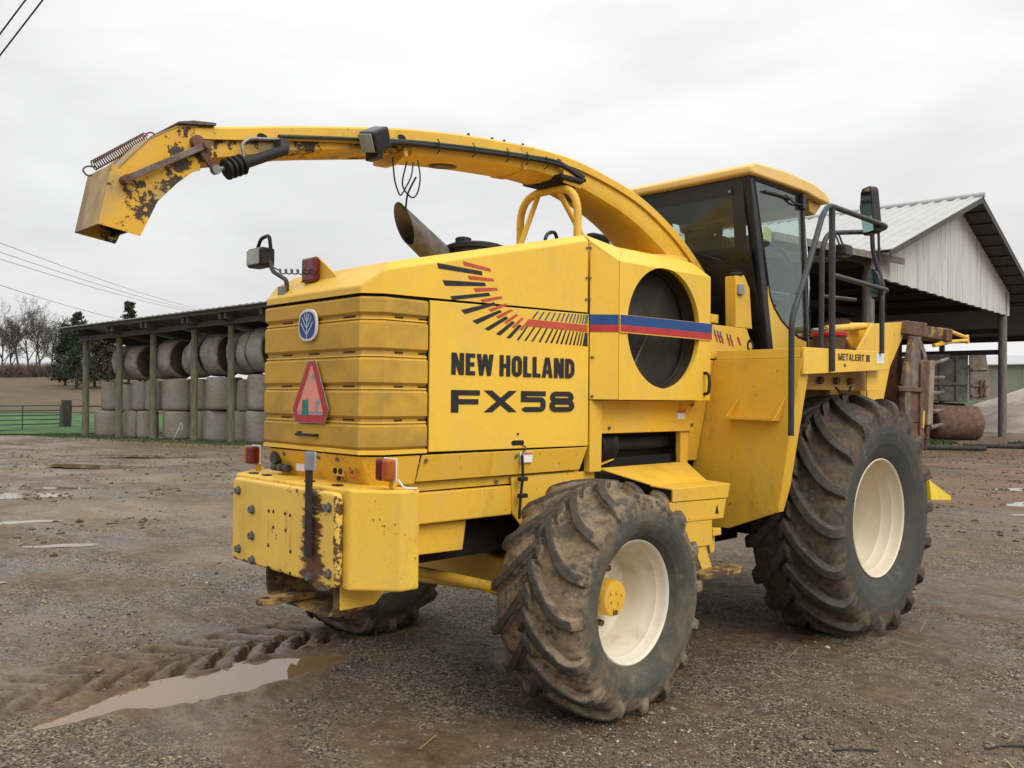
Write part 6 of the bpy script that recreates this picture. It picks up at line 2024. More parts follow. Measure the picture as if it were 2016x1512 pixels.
def bale_mesh(r, h, seed, seg=36):
    """cylinder along Z with soft shoulders and lumpy sides; slot 0 wrap, slot 1 ends"""
    rs = np.random.RandomState(seed)
    prof = [(0.0, 0.0), (0.5 * r, 0.0), (0.88 * r, 0.01), (0.96 * r, 0.03 * h), (r, 0.10 * h), (1.01 * r, 0.3 * h), (1.0 * r, 0.5 * h), (1.01 * r, 0.7 * h), (r, 0.90 * h), (0.96 * r, 0.97 * h), (0.88 * r, h - 0.01), (0.5 * r, h), (0.0, h)]
    v, f, mi = [], [], []
    n = len(prof)
    for k in range(seg):
        a = 2 * math.pi * k / seg
        for j, (q, z) in enumerate(prof):
            d = 1 + 0.030 * math.sin(2 * a + seed) + 0.020 * math.sin(5 * a + seed * 1.7 + z * 3) + rs.uniform(-0.014, 0.014) + 0.02 * (0.5 - z / h)
            v.append((q * d * math.cos(a), q * d * math.sin(a), z + rs.uniform(-0.008, 0.008)))
    for k in range(seg):
        k2 = (k + 1) % seg
        for j in range(n - 1):
            f.append((k * n + j, k2 * n + j, k2 * n + j + 1, k * n + j + 1))
            mi.append(1 if (j < 2 or j > n - 4) else 0)
    me = bpy.data.meshes.new('bale')
    me.from_pydata(v, [], f)
    me.polygons.foreach_set('material_index', mi)
    smooth(me)
    return me
ORD = ['first', 'second', 'third', 'fourth', 'fifth', 'sixth', 'seventh', 'eighth', 'ninth', 'tenth', 'eleventh']
def up_bale(t, off, z0, r, h, seed, label, group, mat='hay_up'):
    me = bale_mesh(r, h, seed)
    me.materials.append(M[mat])
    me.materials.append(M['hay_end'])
    o = link('hay_bale', me)
    o.location = sp3(t, off, z0)
    o.rotation_euler = (0, 0, seed * 0.7)
    return tag(o, label, 'bale', group)
bot = [(0.47, 1.05, 0.74, 1.22), (1.72, 1.35, 0.60, 1.15), (2.40, 0.80, 0.46, 1.24), (3.28, 0.80, 0.46, 1.24), (5.10, 1.05, 0.74, 1.27), (6.35, 1.35, 0.66, 1.30), (7.60, 1.05, 0.74, 1.33), (8.85, 1.3, 0.66, 1.30), (10.15, 1.05, 0.80, 1.36), (11.75, 1.1, 0.76, 1.34)]
midr = [(0.66, 1.05, 0.58, 1.32), (1.75, 1.25, 0.55, 1.30), (2.72, 0.95, 0.47, 1.32), (3.55, 1.05, 0.48, 1.33), (5.08, 1.05, 0.78, 1.37), (6.35, 1.30, 0.62, 1.36), (7.82, 1.05, 0.80, 1.42), (9.10, 1.35, 0.60, 1.36), (10.28, 1.05, 0.80, 1.50), (11.85, 1.1, 0.76, 1.42)]
for i, (t, off, r_, h) in enumerate(bot):
    up_bale(t, off, -0.36, r_, h, 3 + i, 'brown upright hay bale, %s from the left in the bottom row of the shed' % ORD[i], 'bottom row bales in the shed')
for i, (t, off, r_, h) in enumerate(midr):
    up_bale(t, off, -0.36 + bot[i][3] + 0.012, r_, h, 33 + i, 'grey upright hay bale, %s from the left in the middle row of the shed' % ORD[i], 'middle row bales in the shed')
top = [(1.45, 0.95, 3.03, 0.74, 0.75, 'hay_lie'), (2.30, 0.95, 3.02, 0.74, 0.85, 'hay_lie'), (3.78, 1.25, 3.02, 0.72, 0.60, 'hay_lie'), (4.42, 1.05, 3.18, 0.88, 0.95, 'hay_lie'), (5.85, 1.25, 3.12, 0.78, 0.55, 'hay_lie'), (6.48, 1.0, 3.28, 0.86, 0.62, 'hay_pale'), (7.25, 1.0, 3.30, 0.88, 0.95, 'hay_lie'),
       (8.75, 1.1, 3.36, 0.86, 0.60, 'hay_lie'), (9.45, 1.0, 3.42, 0.88, 0.55, 'hay_pale'), (10.08, 0.95, 3.48, 0.92, 0.80, 'hay_pale'), (11.3, 1.0, 3.5, 0.9, 1.0, 'hay_lie')]
ax_ang = math.atan2(SDv[1], SDv[0])
for i, (t, off, z, r_, h, m_) in enumerate(top):
    r_, z = r_ * 1.04, z + 0.06
    me = bale_mesh(r_, h, 70 + i)
    me.materials.append(M[m_])
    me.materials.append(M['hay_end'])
    o = link('hay_bale', me)
    o.location = sp3(t, off, z)
    o.rotation_euler = (0, R(90), ax_ang + rng.uniform(-0.06, 0.06))
    tag(o, '%s bale on its side, %s from left in the shed top row' % ('pale netted' if m_ == 'hay_pale' else 'brown', ORD[i]), 'bale', 'top row bales in the shed')
# loose white twine by the bales
tw = tube('baling_twine', catmull([sp3(5.75, 0.15, -0.33), sp3(5.95, 0.1, -0.1), sp3(6.1, 0.15, 0.25), sp3(6.25, 0.1, 0.42), sp3(6.3, 0.15, 0.2), sp3(6.15, 0.12, 0.12)], 6), 0.013, 'white_print', None, 5)
tag(tw, 'loose white twine hanging off the bottom bales beside a shed pole', 'twine')

# ------------------------------------------------------------------ gate and fence post by the field
M['gate_green'] = plain('green_gate_paint', (0.022, 0.070, 0.042), 0.5, 0.2)
gate = tag(empty('field_gate', (-46.5, 8.2, -0.3)), 'green tubular steel farm gate closing the field entrance beside the shed', 'gate')
def gp(o):
    o.parent = gate
    o.location = o.location - Vector((-46.5, 8.2, -0.3))
    return o
g0, g1 = np.array([-45.4, 11.05]), np.array([-41.8, 2.0])
def gpt(s, z):
    q = g0 + (g1 - g0) * s
    return (float(q[0]), float(q[1]), z)
for z in (-0.22, 0.05, 0.28, 0.50, 0.74, 0.99):
    gp(tube('gate_bar', [gpt(0, z), gpt(1, z)], 0.03, 'gate_green', None, 8))
for s in (0.0, 0.22, 0.47, 0.75, 1.0):
    gp(tube('gate_upright', [gpt(s, -0.22), gpt(s, 0.99)], 0.03, 'gate_green', None, 8))
fpst = box('fence_post', -45.95, -45.5, 11.25, 11.65, -0.7, 1.28, 'dark_wood', None, 0.03)
tag(fpst, 'thick dark timber gate post between the green gate and the shed', 'post')
fw = tube('fence_wire', [(-45.6, 11.5, 0.95), (-42.0, 14.5, 1.0), (-38.0, 17.8, 1.05)], 0.035, 'dark_wood', None, 6)
tag(fw, 'thin dark fence rail running from the gate post behind the shed', 'fence rail')

# ------------------------------------------------------------------ barn on the right
BQ = np.array([-9.444, 40.686])
BG = np.array([-0.07, 0.9975])
BN = np.array([0.9975, 0.07])
def bp(t, o, z):
    q = BQ + BG * t + BN * o
    return (float(q[0]), float(q[1]), float(z))
barn = tag(empty('barn', bp(-7.4, 0, 0)), 'tall open-sided barn with white corrugated gable and pale tin roof', 'barn')
bb_ = Vector(bp(-7.4, 0, 0))
def bpart(o):
    o.parent = barn
    o.location = o.location - bb_
    return o
def white_tin():
    k = NT('white_ribbed_steel')
    st = k.noise(3.0, 6, 0.7, k.coord((1, 3.0, 0.10)))
    c = k.mix(k.ramp(st, 0.44, 0.72, 0, 0.80), (0.56, 0.55, 0.515), (0.22, 0.195, 0.17))
    k.base(c)
    k.rough(0.5)
    return k.m
M['white_tin'] = white_tin()
M['roof_tin'] = plain('pale_roof_steel', (0.40, 0.405, 0.40), 0.5, 0.08, metal=0.1, nscale=1.5)
AP_T, AP_Z, SL = -7.35, 9.74, 0.332
def roof_z(t):
    return AP_Z - abs(t - AP_T) * SL
def ribbed_slope(name, t0, t1):
    n = 240
    v, f = [], []
    for i in range(n + 1):
        o = 1.0 - 29.0 * (i // 4 + (0.0, 0.62, 0.72, 0.90)[i % 4]) / (n / 4)
        h = 0.07 if i % 4 in (2, 3) else 0.0
        v += [bp(t0, o, roof_z(t0) + h), bp(t1, o, roof_z(t1) + h), bp(t0, o, roof_z(t0) - 0.03), bp(t1, o, roof_z(t1) - 0.03)]
    for i in range(n):
        a, b = i * 4, (i + 1) * 4
        f += [(a, b, b + 1, a + 1), (a + 2, a + 3, b + 3, b + 2), (a, a + 2, b + 2, b), (a + 1, b + 1, b + 3, a + 3)]
    f += [(0, 1, 3, 2), (n * 4, n * 4 + 2, n * 4 + 3, n * 4 + 1)]
    return bpart(mesh(name, v, f, 'roof_tin', None))
ribbed_slope('roof_slope', AP_T, -17.6)
ribbed_slope('roof_slope', AP_T, 2.9)
bpart(tube('ridge_cap', [bp(AP_T, 1.05, AP_Z + 0.06), bp(AP_T, -28.0, AP_Z + 0.06)], 0.12, 'roof_tin', None, 8))
# boards and purlins under the gable overhang
for s in (-1, 1):
    e0, e1 = (AP_T, -17.6) if s < 0 else (AP_T, 2.9)
    p = [bp(e0, 0.98, roof_z(e0) - 0.035), bp(e1, 0.98, roof_z(e1) - 0.035), bp(e1, 0.98, roof_z(e1) - 0.24), bp(e0, 0.98, roof_z(e0) - 0.24)]
    bpart(prism('barge_board', p, tuple(BN * -0.05) + (0,), 'old_wood', None, 0))
    for k in range(1, 11):
        t = e0 + (e1 - e0) * k / 10.5
        a, b = bp(t, 0.93, roof_z(t) - 0.12), bp(t, -27.5, roof_z(t) - 0.12)
        bpart(tube('purlin', [a, b], 0.07, 'old_wood', None, 4))
# ribbed gable wall
n = 120
v, f = [], []
for i in range(n + 1):
    t = -16.55 + (1.16 + 16.55) * i / n
    h = 0.045 if i % 2 else 0.0
    zt = roof_z(t) - 0.16
    zb = 5.70 + 0.10 * math.sin(i * 0.9) * 0.2
    v += [bp(t, h, zb), bp(t, h, zt), bp(t, -0.04, zb), bp(t, -0.04, zt)]
for i in range(n):
    a, b = i * 4, (i + 1) * 4
    f += [(a, b, b + 1, a + 1), (a + 2, a + 3, b + 3, b + 2), (a, a + 2, b + 2, b), (a + 1, b + 1, b + 3, a + 3)]
f += [(0, 1, 3, 2), (n * 4, n * 4 + 2, n * 4 + 3, n * 4 + 1)]
bpart(mesh('gable_wall', v, f, 'white_tin', None))
M['barn_post'] = wood_mat('grey_barn_pole', (0.11, 0.10, 0.08), (0.22, 0.20, 0.165))
for o in (0.0, -5.5, -11, -16.5, -22, -27.5):
    for t in (0.62, -16.4):
        bpart(tube('pole', [bp(t, o - 0.15, -0.3), bp(t, o - 0.15, roof_z(t) - 0.25)], 0.19, 'barn_post', None, 12))
    for k in (0,):
        p = [bp(-16.6, o - 0.3, 6.05), bp(1.1, o - 0.3, 6.05), bp(1.1, o - 0.3, 5.75), bp(-16.6, o - 0.3, 5.75)]
        bpart(prism('tie_beam', p, tuple(BN * 0.08) + (0,), 'dark_wood', None, 0))
for t in (0.62, -16.4):
    p = [bp(t, 0.0, 6.3), bp(t, -27.6, 6.3), bp(t, -27.6, 6.0), bp(t, 0.0, 6.0)]
    bpart(prism('eave_beam', p, tuple(BG * 0.08) + (0,), 'dark_wood', None, 0))
for zz in (4.0, 5.0):
    p = [bp(0.9, -0.2, zz + 0.12), bp(0.9, -27.6, zz + 0.12), bp(0.9, -27.6, zz - 0.12), bp(0.9, -0.2, zz - 0.12)]
    bpart(prism('side_girt', p, tuple(BG * 0.06) + (0,), 'dark_wood', None, 0))
bpart(prism('back_wall', [bp(-16.4, -27.9, 0), bp(0.7, -27.9, 0), bp(0.7, -27.9, 6.4), bp(AP_T, -27.9, 9.4), bp(-16.4, -27.9, 6.4)], tuple(BN * -0.05) + (0,), 'dark_wood', None, 0))
bpart(prism('side_wall', [bp(1.0, -9.0, 0), bp(1.0, -27.8, 0), bp(1.0, -27.8, 6.2), bp(1.0, -9.0, 6.2)], tuple(BG * 0.05) + (0,), 'dark_wood', None, 0))
for s in (-1, 1):
    e1 = -17.4 if s < 0 else 2.7
    for o0, o1, m_, nm in ((0.90, -0.10, 'old_wood', 'soffit_boards'), (-0.12, -27.8, 'dark_wood', 'roof_shade_deck')):  # inner dark deck added to put shade under the roof
        p = [bp(AP_T + s * 0.02, o0, AP_Z - 0.075), bp(e1, o0, roof_z(e1) - 0.07), bp(e1, o1, roof_z(e1) - 0.07), bp(AP_T + s * 0.02, o1, AP_Z - 0.075)]
        bpart(prism(nm, p, (0, 0, 0.025), m_, None, 0))
# lower roof on the far side
bpart(prism('far_lean_to_roof', [bp(2.6, 0.6, 6.28), bp(10.5, 0.6, 5.35), bp(10.5, -27.5, 5.35), bp(2.6, -27.5, 6.28)], (0, 0, 0.06), 'dark_wood', None, 0))
for o in (0.3, -5.5, -11, -16.5):
    bpart(tube('pole', [bp(10.0, o, -0.3), bp(10.0, o, 5.4)], 0.16, 'barn_post', None, 10))
bpart(prism('far_lean_to_board', [bp(10.45, 0.6, 5.40), bp(10.45, -27.5, 5.40), bp(10.45, -27.5, 5.05), bp(10.45, 0.6, 5.05)], tuple(BG * 0.06) + (0,), 'dark_wood', None, 0))
# lean-to roof on its near side
lean = MB()
lean.prism([bp(-15.0, 0.45, 6.42), bp(-24.5, 0.45, 5.92), bp(-24.5, -12, 5.92), bp(-15.0, -12, 6.42)], (0, 0, -0.03))
bpart(lean.build('lean_to_roof', 'roof_tin', None))
bpart(prism('lean_to_board', [bp(-14.9, 0.50, 6.41), bp(-24.5, 0.50, 5.90), bp(-24.5, 0.50, 5.70), bp(-14.9, 0.50, 6.21)], tuple(BN * -0.06) + (0,), 'barn_post', None, 0))
for k in range(6):
    o = 0.0 - 2.2 * k
    bpart(prism('lean_to_rafter', [bp(-15.3, o, 6.36), bp(-24.4, o, 5.88), bp(-24.4, o, 5.64), bp(-15.3, o, 6.12)], tuple(BN * -0.08) + (0,), 'dark_wood', None, 0))
for o in (-5.5, -11):
    bpart(tube('pole', [bp(-23.8, o, -0.3), bp(-23.8, o, 5.7)], 0.17, 'barn_post', None, 10))
bpart(prism('lean_to_wall', [bp(-16.9, -3.0, 0), bp(-16.9, -12, 0), bp(-16.9, -12, 6.1), bp(-16.9, -3.0, 6.1)], tuple(BG * 0.05) + (0,), 'dark_wood', None, 0))
bpart(prism('lean_to_wall', [bp(-16.9, -9.0, 0), bp(-24, -9.0, 0), bp(-24, -9.0, 5.6), bp(-16.9, -9.0, 6.0)], tuple(BN * 0.05) + (0,), 'dark_wood', None, 0))

# bales in and before the barn
M['hay_brown'] = hay_mat('red_brown_hay', (0.10, 0.055, 0.036), (0.19, 0.115, 0.08), 0.0, False)
def lying(x, y, z, r_, h, rotz, mat, seed, label, group):
    me = bale_mesh(r_, h, seed)
    me.materials.append(M[mat])
    me.materials.append(M['hay_end'] if mat != 'hay_brown' else M['hay_brown'])
    o = link('hay_bale', me)
    d = Vector((math.cos(rotz), math.sin(rotz), 0))
    o.location = Vector((x, y, z)) - d * (h / 2)
    o.rotation_euler = (0, R(90), rotz)
    return tag(o, label, 'bale', group)
lying(-10.05, 36.4, 0.73, 0.75, 2.0, 0.80, 'hay_brown', 91, 'weathered red-brown hay bale on the ground beside the grey trailer', 'bales by the barn')
for k, (x, y) in enumerate(((-12.1, 25.2), (-10.9, 26.6))):
    for j in range(3):
        lying(x + 0.05 * j, y + 0.06 * j, 0.80 + 1.52 * j, 0.80, 1.5, 0.15 + math.pi / 2 * 0.0 + R(-58), 'hay_brown', 100 + k * 3 + j,
              'brown round bale, %s of the %s stack under the lean-to roof' % (('lowest', 'middle', 'topmost')[j], ('left', 'right')[k]), 'bales by the barn')
# dump trailer under the barn
tr = tag(empty('dump_trailer', (-12.0, 41.5, 0.0)), 'grey-green dump trailer with a tan ribbed tailgate parked in the open barn', 'trailer')
M['trailer_grey'] = rusty('grey_green_trailer_paint', (0.09, 0.09, 0.075), (0.17, 0.165, 0.14), 2)
M['trailer_tan'] = rusty('dusty_tan_tailgate', (0.17, 0.13, 0.10), (0.27, 0.22, 0.18), 3)
def tp(o):
    o.parent = tr
    o.location = o.location - Vector((-12.0, 41.5, 0.0))
    return o
ta, tb = Vector((-13.9, 39.6, 0)), Vector((-11.45, 42.10, 0))
td = (tb - ta).normalized()
tn = Vector((-td.y, td.x, 0))
def tv(s, d, z):
    q = ta + td * s + tn * d
    return (q.x, q.y, z)
tl = (tb - ta).length
tp(prism('trailer_body', [tv(0, 0, 1.75), tv(tl, 0, 1.62), tv(tl + 0.05, 0, 4.02), tv(0, 0, 3.75)], tuple(tn * 2.2), 'trailer_grey', None, 0.03))
for s in (0.5, 1.3, 2.1, 2.9):
    tp(prism('side_rib', [tv(s, -0.06, 1.75), tv(s + 0.12, -0.06, 1.74), tv(s + 0.12, -0.06, 3.85), tv(s, -0.06, 3.84)], tuple(tn * 0.058), 'trailer_grey', None, 0.01))
for z in (2.55, 3.92):
    tp(prism('side_rail', [tv(0, -0.08, z), tv(tl, -0.08, z + 0.06), tv(tl, -0.08, z - 0.10), tv(0, -0.08, z - 0.12)], tuple(tn * 0.018), 'trailer_grey', None, 0.01))
tp(prism('tailgate', [tv(tl + 0.10, -0.1, 1.72), tv(tl + 1.35, 0.1, 1.78), tv(tl + 0.95, 0.1, 3.98), tv(tl + 0.06, -0.1, 4.05)], tuple(tn * 0.10), 'trailer_tan', None, 0.02))
for z, a in ((3.3, 0.15), (2.5, 0.25), (2.0, 0.3)):
    tp(prism('tailgate_rib', [tv(tl + 0.15, -0.17, z), tv(tl + 1.05, 0.0, z + 0.03), tv(tl + 1.05, 0.0, z - 0.10), tv(tl + 0.15, -0.17, z - 0.12)], tuple(tn * 0.06), 'trailer_tan', None, 0.01))
for s in (0.55, 0.75):
    tp(prism('tailgate_rib', [tv(tl + s, -0.14, 1.85), tv(tl + s + 0.10, -0.13, 1.85), tv(tl + s + 0.08, -0.12, 2.7), tv(tl + s - 0.02, -0.13, 2.7)], tuple(tn * 0.05), 'rust', None, 0.01))
tp(prism('trailer_frame', [tv(0, 0.3, 1.7), tv(tl, 0.3, 1.55), tv(tl + 0.4, 0.3, 1.2), tv(0, 0.3, 1.15)], tuple(tn * 1.2), 'dark', None, 0.02))
for s in (0.7, 1.95):
    w_ = lathe('wheel', [(0.0, 0.0), (0.0, 0.52), (0.05, 0.56), (0.30, 0.56), (0.35, 0.52), (0.35, 0.0)], 'rubber', None, 28, 'Y')
    w_.location = tv(s, 0.2, 0.55)
    w_.rotation_euler = (0, 0, math.atan2(td.y, td.x))
    tp(w_)
# sand heap and far building
rs_n = np.random.RandomState(6)
v, f = [], []
nr, na = 14, 40
for i in range(nr + 1):
    q = i / nr
    for j in range(na):
        a = 2 * math.pi * j / na
        wob = 1 + 0.12 * math.sin(3 * a + 1) + 0.07 * math.sin(7 * a)
        hgt = 3.0 * (1 - q) ** 0.9 + rs_n.uniform(-0.06, 0.06) * (1 - q) - 0.02
        v.append((-11.2 + 7.6 * q * wob * math.cos(a), 55.0 + 6.5 * q * wob * math.sin(a), hgt))
for i in range(nr):
    for j in range(na):
        j2 = (j + 1) % na
        f.append((i * na + j, i * na + j2, (i + 1) * na + j2, (i + 1) * na + j))
sand = mesh('sand_heap', v, f, rusty('pale_sand', (0.26, 0.215, 0.17), (0.40, 0.345, 0.285), 1.2), None, sm=True)
tag(sand, 'pale heap of sand beyond the barn at the right edge', 'sand heap')
fb = tag(empty('far_shed', (-10, 66, 0)), 'low pale green metal shed far behind the sand heap', 'shed')
M['green_tin'] = plain('pale_green_steel', (0.25, 0.28, 0.20), 0.6, 0.12)
o = box('wall', -22, 8, 66, 72, 0, 4.35, 'green_tin', fb, 0)
o.location = (10, -66, 0)
o = prism('roof', [(-22.5, 65.6, 4.36), (8.5, 65.6, 4.36), (8.5, 72.4, 5.3), (-22.5, 72.4, 5.3)], (0, 0, -0.08), 'roof_tin', fb, 0)
o.location = (10, -66, 0)
for i in range(31):
    o = box('wall_rib', -22 + i, -21.92 + i, 65.94, 65.995, 0.05, 4.3, 'green_tin', fb, 0)
    o.location = (10, -66, 0)
bk = tag(empty('platform_bucket', (0.95, 2.62, 2.006)), 'brown bucket with a red rim standing on the harvester platform behind the rails', 'bucket')
lathe('bucket_body', [(0.0, 0.0), (0.0, 0.10), (0.17, 0.125), (0.172, 0.12), (0.02, 0.09)], 'rust', bk, 24, 'Z')
lathe('bucket_rim', [(0.165, 0.124), (0.17, 0.138), (0.195, 0.140), (0.198, 0.128), (0.165, 0.124)], plain('red_plastic', (0.55, 0.02, 0.03), 0.4, 0.1), bk, 24, 'Z')
for i, (x, y, a, L) in enumerate(((-6.9, 26.8, 0.6, 2.4), (-6.2, 29.6, 0.5, 2.2))):
    q = Vector((math.cos(a), math.sin(a), 0)) * L / 2
    c_ = Vector((x, y, 0.12))
    tag(tube('timber_log', [c_ - q, c_ + q], 0.08, 'dark_wood', None, 10), ('longer' if i == 0 else 'shorter') + ' dark timber lying on the mud before the barn', 'timber', 'timbers on the mud')

# ------------------------------------------------------------------ fields, hedge line and trees on the left
def field_mat(name, a, b, sc):
    k = NT(name)
    v1 = k.noise(sc, 6, 0.65)
    v2 = k.noise(0.06, 4, 0.6)
    c = k.mix(k.ramp(v1, 0.3, 0.7), a, b)
    c = k.mix(k.ramp(v2, 0.4, 0.65, 0, 0.4), c, rnd_rgb(k, a, -0.25))
    k.base(c)
    k.rough(0.95)
    k.bump(v1, 0.6, 0.1)
    return k.m
M['brown_field'] = field_mat('dead_stubble_field', (0.066, 0.041, 0.018), (0.115, 0.073, 0.032), 0.9)
M['green_field'] = field_mat('young_green_crop', (0.026, 0.072, 0.014), (0.062, 0.128, 0.030), 1.2)
def terrain_patch(name, w0, w1, u0, u1, mat, lift, nw=30, nu=40):
    """strip between distances w0..w1 from the yard"""
    D = np.array([-0.944, 0.33])
    P = np.array([0.33, 0.944])
    O = np.array([4.1, -3.77])
    v, f = [], []
    for i in range(nw + 1):
        for j in range(nu + 1):
            w = w0 + (w1 - w0) * i / nw
            u = u0 + (u1 - u0) * j / nu
            q = O + D * w + P * u
            v.append((q[0], q[1], float(hill(q[0], q[1])) + lift))
    for i in range(nw):
        for j in range(nu):
            a = i * (nu + 1) + j
            f.append((a, a + 1, a + nu + 2, a + nu + 1))
    return mesh(name, v, f, mat, None, sm=True)
structure(terrain_patch('green_field', 47.2, 61, -40, 5, 'green_field', 0.06), 'strip of young green crop behind the gate')
structure(terrain_patch('brown_field', 60, 240, -120, 60, 'brown_field', 0.09, 40, 40), 'brown stubble field rising to the tree line')

M['bark'] = plain('grey_brown_bark', (0.070, 0.057, 0.048), 0.9, 0.25, nscale=3)
def bare_tree(name, loc, height, seed, label, spread=0.5, lean=0.0, dead=False):
    r = random.Random(seed)
    e = tag(empty(name, loc), label, 'tree', 'bare trees along the field edge')
    trunk, crown = MB(), MB()
    def limb(mb, p, d, L, rad, depth):
        n = 3 if depth < 3 else 2
        pts, rr = [p], [rad]
        q = p
        dd = d
        for i in range(n):
            dd = (dd + Vector((r.uniform(-1, 1), r.uniform(-1, 1), r.uniform(-0.5, 0.9))) * 0.14).normalized()
            q = q + dd * (L / n)
            pts.append(q)
            rr.append(max(0.008, rad * (1 - 0.5 * (i + 1) / n)))
        mb.tube(pts, rad, 5 if depth < 2 else 3, False, rr)
        if depth >= (3 if dead else 5) or L < 0.25:
            return
        kids = {0: r.randint(6, 8), 1: r.randint(4, 6), 2: r.randint(4, 5), 3: r.randint(3, 5), 4: 3}.get(depth, 2)
        if dead:
            kids = max(1, kids // 2 - 1)
        for k in range(kids):
            t = r.uniform(0.35, 1.0) if depth > 0 else r.uniform(0.28, 1.0)
            idx = min(int(t * n), n - 1)
            base_ = pts[idx].lerp(pts[idx + 1], t * n - idx)
            a = r.uniform(0, 2 * math.pi)
            side = dd.orthogonal().normalized()
            side = Matrix.Rotation(a, 3, dd) @ side
            ndir = (dd * r.uniform(0.6, 1.0) + side * r.uniform(0.45, 0.85) * (1 + spread * 0.3) + Vector((0, 0, 0.18))).normalized()
            limb(crown, base_, ndir, L * r.uniform(0.42, 0.68), rr[idx] * 0.55 + 0.004, depth + 1)
    limb(trunk, Vector((0, 0, -0.2)), Vector((lean, r.uniform(-0.05, 0.05), 1)).normalized(), height * 0.62, height * 0.017, 0)
    trunk.build('trunk', 'bark', e)
    crown.build('crown', 'bark', e)
    return e
def far_pos(px, D):
    lat = (px - 1008) / 1729.2 * D
    return (4.108 - 0.7205 * D + 0.6928 * lat, -3.77 + 0.6928 * D + 0.7211 * lat)
specs = [(-42, 122, 11.5, 1, 'leafless grey tree, partly cut by the left edge of the view'), (4, 126, 11.0, 2, 'slender leafless grey tree nearest the left edge'),
         (36, 118, 13.6, 3, 'broad leafless grey tree, the tallest in the left tree line'), (58, 124, 12.4, 9, 'leafless grey tree just right of the broadest bare tree'),
         (80, 120, 11.4, 4, 'thin leafless grey tree in the middle of the bare row'), (99, 121, 10.5, 6, 'leafless grey tree behind the broken dead trunk'),
         (20, 132, 11.5, 14, 'leafless tree set back behind the slender one at the left edge'), (69, 134, 11.0, 15, 'leafless tree set back between the two middle bare trees'), (118, 130, 10.0, 16, 'leafless tree set back just left of the dark cedars')]
for px, D, h, sd_, lb_ in specs:
    x, y = far_pos(px, D)
    bare_tree('bare_tree', (x, y, float(hill(x, y))), h * 0.76, sd_, lb_)
x, y = far_pos(113, 112)
bare_tree('dead_tree', (x, y, float(hill(x, y))), 10.5, 21, 'leaning dead tree with a broken bare top left of the dark cedars', lean=-0.16, dead=True)

def leaf_mat(name, a, b):
    k = NT(name)
    t = k.attr('tone')
    k.base(k.mix(t, a, b))
    k.rough(0.85)
    return k.m
M['cedar'] = leaf_mat('dark_cedar_foliage', (0.014, 0.026, 0.012), (0.055, 0.075, 0.034))
M['cedar_brown'] = leaf_mat('bronzed_cedar_foliage', (0.028, 0.028, 0.012), (0.085, 0.075, 0.035))
def leaf_cloud(name, pts, size, mat, parent, rs, up=0.0):
    n = len(pts)
    d = rs.normal(0, 1, (n, 3))
    d[:, 2] += up
    d /= np.linalg.norm(d, axis=1)[:, None]
    e = np.cross(d, rs.normal(0, 1, (n, 3)))
    e /= np.linalg.norm(e, axis=1)[:, None]
    s = size * rs.uniform(0.6, 1.4, n)[:, None]
    V = np.stack([pts - e * s * 0.35, pts + d * s * 0.5 - e * s * 0.1, pts + d * s, pts + d * s * 0.5 + e * s * 0.35], 1).reshape(-1, 3)
    F = np.arange(n * 4).reshape(-1, 4)
    me = bpy.data.meshes.new(name)
    me.vertices.add(len(V))
    me.vertices.foreach_set('co', V.ravel())
    me.loops.add(F.size)
    me.loops.foreach_set('vertex_index', F.ravel().astype(np.int32))
    me.polygons.add(n)
    me.polygons.foreach_set('loop_start', (np.arange(n) * 4).astype(np.int32))
    me.polygons.foreach_set('loop_total', np.full(n, 4, np.int32))
    me.update(calc_edges=True)
    at = me.attributes.new('tone', 'FLOAT', 'POINT')
    at.data.foreach_set('value', np.repeat(np.clip(rs.normal(0.4, 0.3, n), 0, 1), 4).astype(np.float32))
    return link(name, me, parent, mat)
def cedar(px, D, h, rad, seed, mat, label, n=5200):
    x, y = far_pos(px, D)
    e = tag(empty('cedar_tree', (x, y, float(hill(x, y)))), label, 'tree', 'cedars behind the shed')
    rs = np.random.RandomState(seed)
    r = random.Random(seed)
    tr_ = MB().tube([(0, 0, -0.3), (0.05, 0.02, h * 0.5), (0, 0, h * 0.97)], 0.12, 7, True, [0.16, 0.09, 0.02])
    pts = []
    nb = 75
    for b in range(nb):
        z = h * (0.08 + 0.90 * (b / nb) ** 0.9)
        q = 1 - z / h
        L = rad * (q ** 0.7) * r.uniform(0.45, 1.1) + 0.15
        a = r.uniform(0, 6.28)
        p0 = np.array([0, 0, z])
        p1 = np.array([math.cos(a) * L, math.sin(a) * L, z + L * r.uniform(0.15, 0.55)])
        if b % 3 == 0:
            tr_.tube([tuple(p0), tuple(p1)], 0.03, 3, False, [0.035, 0.01])
        m_ = int(n / nb)
        t = rs.uniform(0.15, 1.05, m_) ** 0.7
        c = p0 + (p1 - p0) * t[:, None]
        pts.append(c + rs.normal(0, 1, (m_, 3)) * np.array([0.20, 0.20, 0.14]) * (0.22 + 0.72 * rad * q))
    tr_.build('trunk', 'bark', e)
    leaf_cloud('crown', np.concatenate(pts), 0.27, mat, e, rs, 0.6)
    return e
cedar(128, 88, 6.2, 1.7, 3, 'cedar', 'dark green cedar showing left of the shed pole under its roof tip')
cedar(150, 82, 7.2, 1.8, 4, 'cedar', 'tall dark cedar whose spiky top rises over the left end of the shed roof')
cedar(186, 86, 6.0, 1.9, 5, 'cedar_brown', 'bronze tinged cedar between the first two shed poles')
cedar(212, 84, 5.6, 2.0, 6, 'cedar_brown', 'shorter bronzed cedar just behind the second shed pole')
cedar(253, 92, 8.7, 1.6, 7, 'cedar', 'slim dark cedar whose tip rises above the middle of the shed roof')
cedar(285, 90, 6.4, 2.0, 8, 'cedar', 'dark cedar seen through the gap above the hay bales')
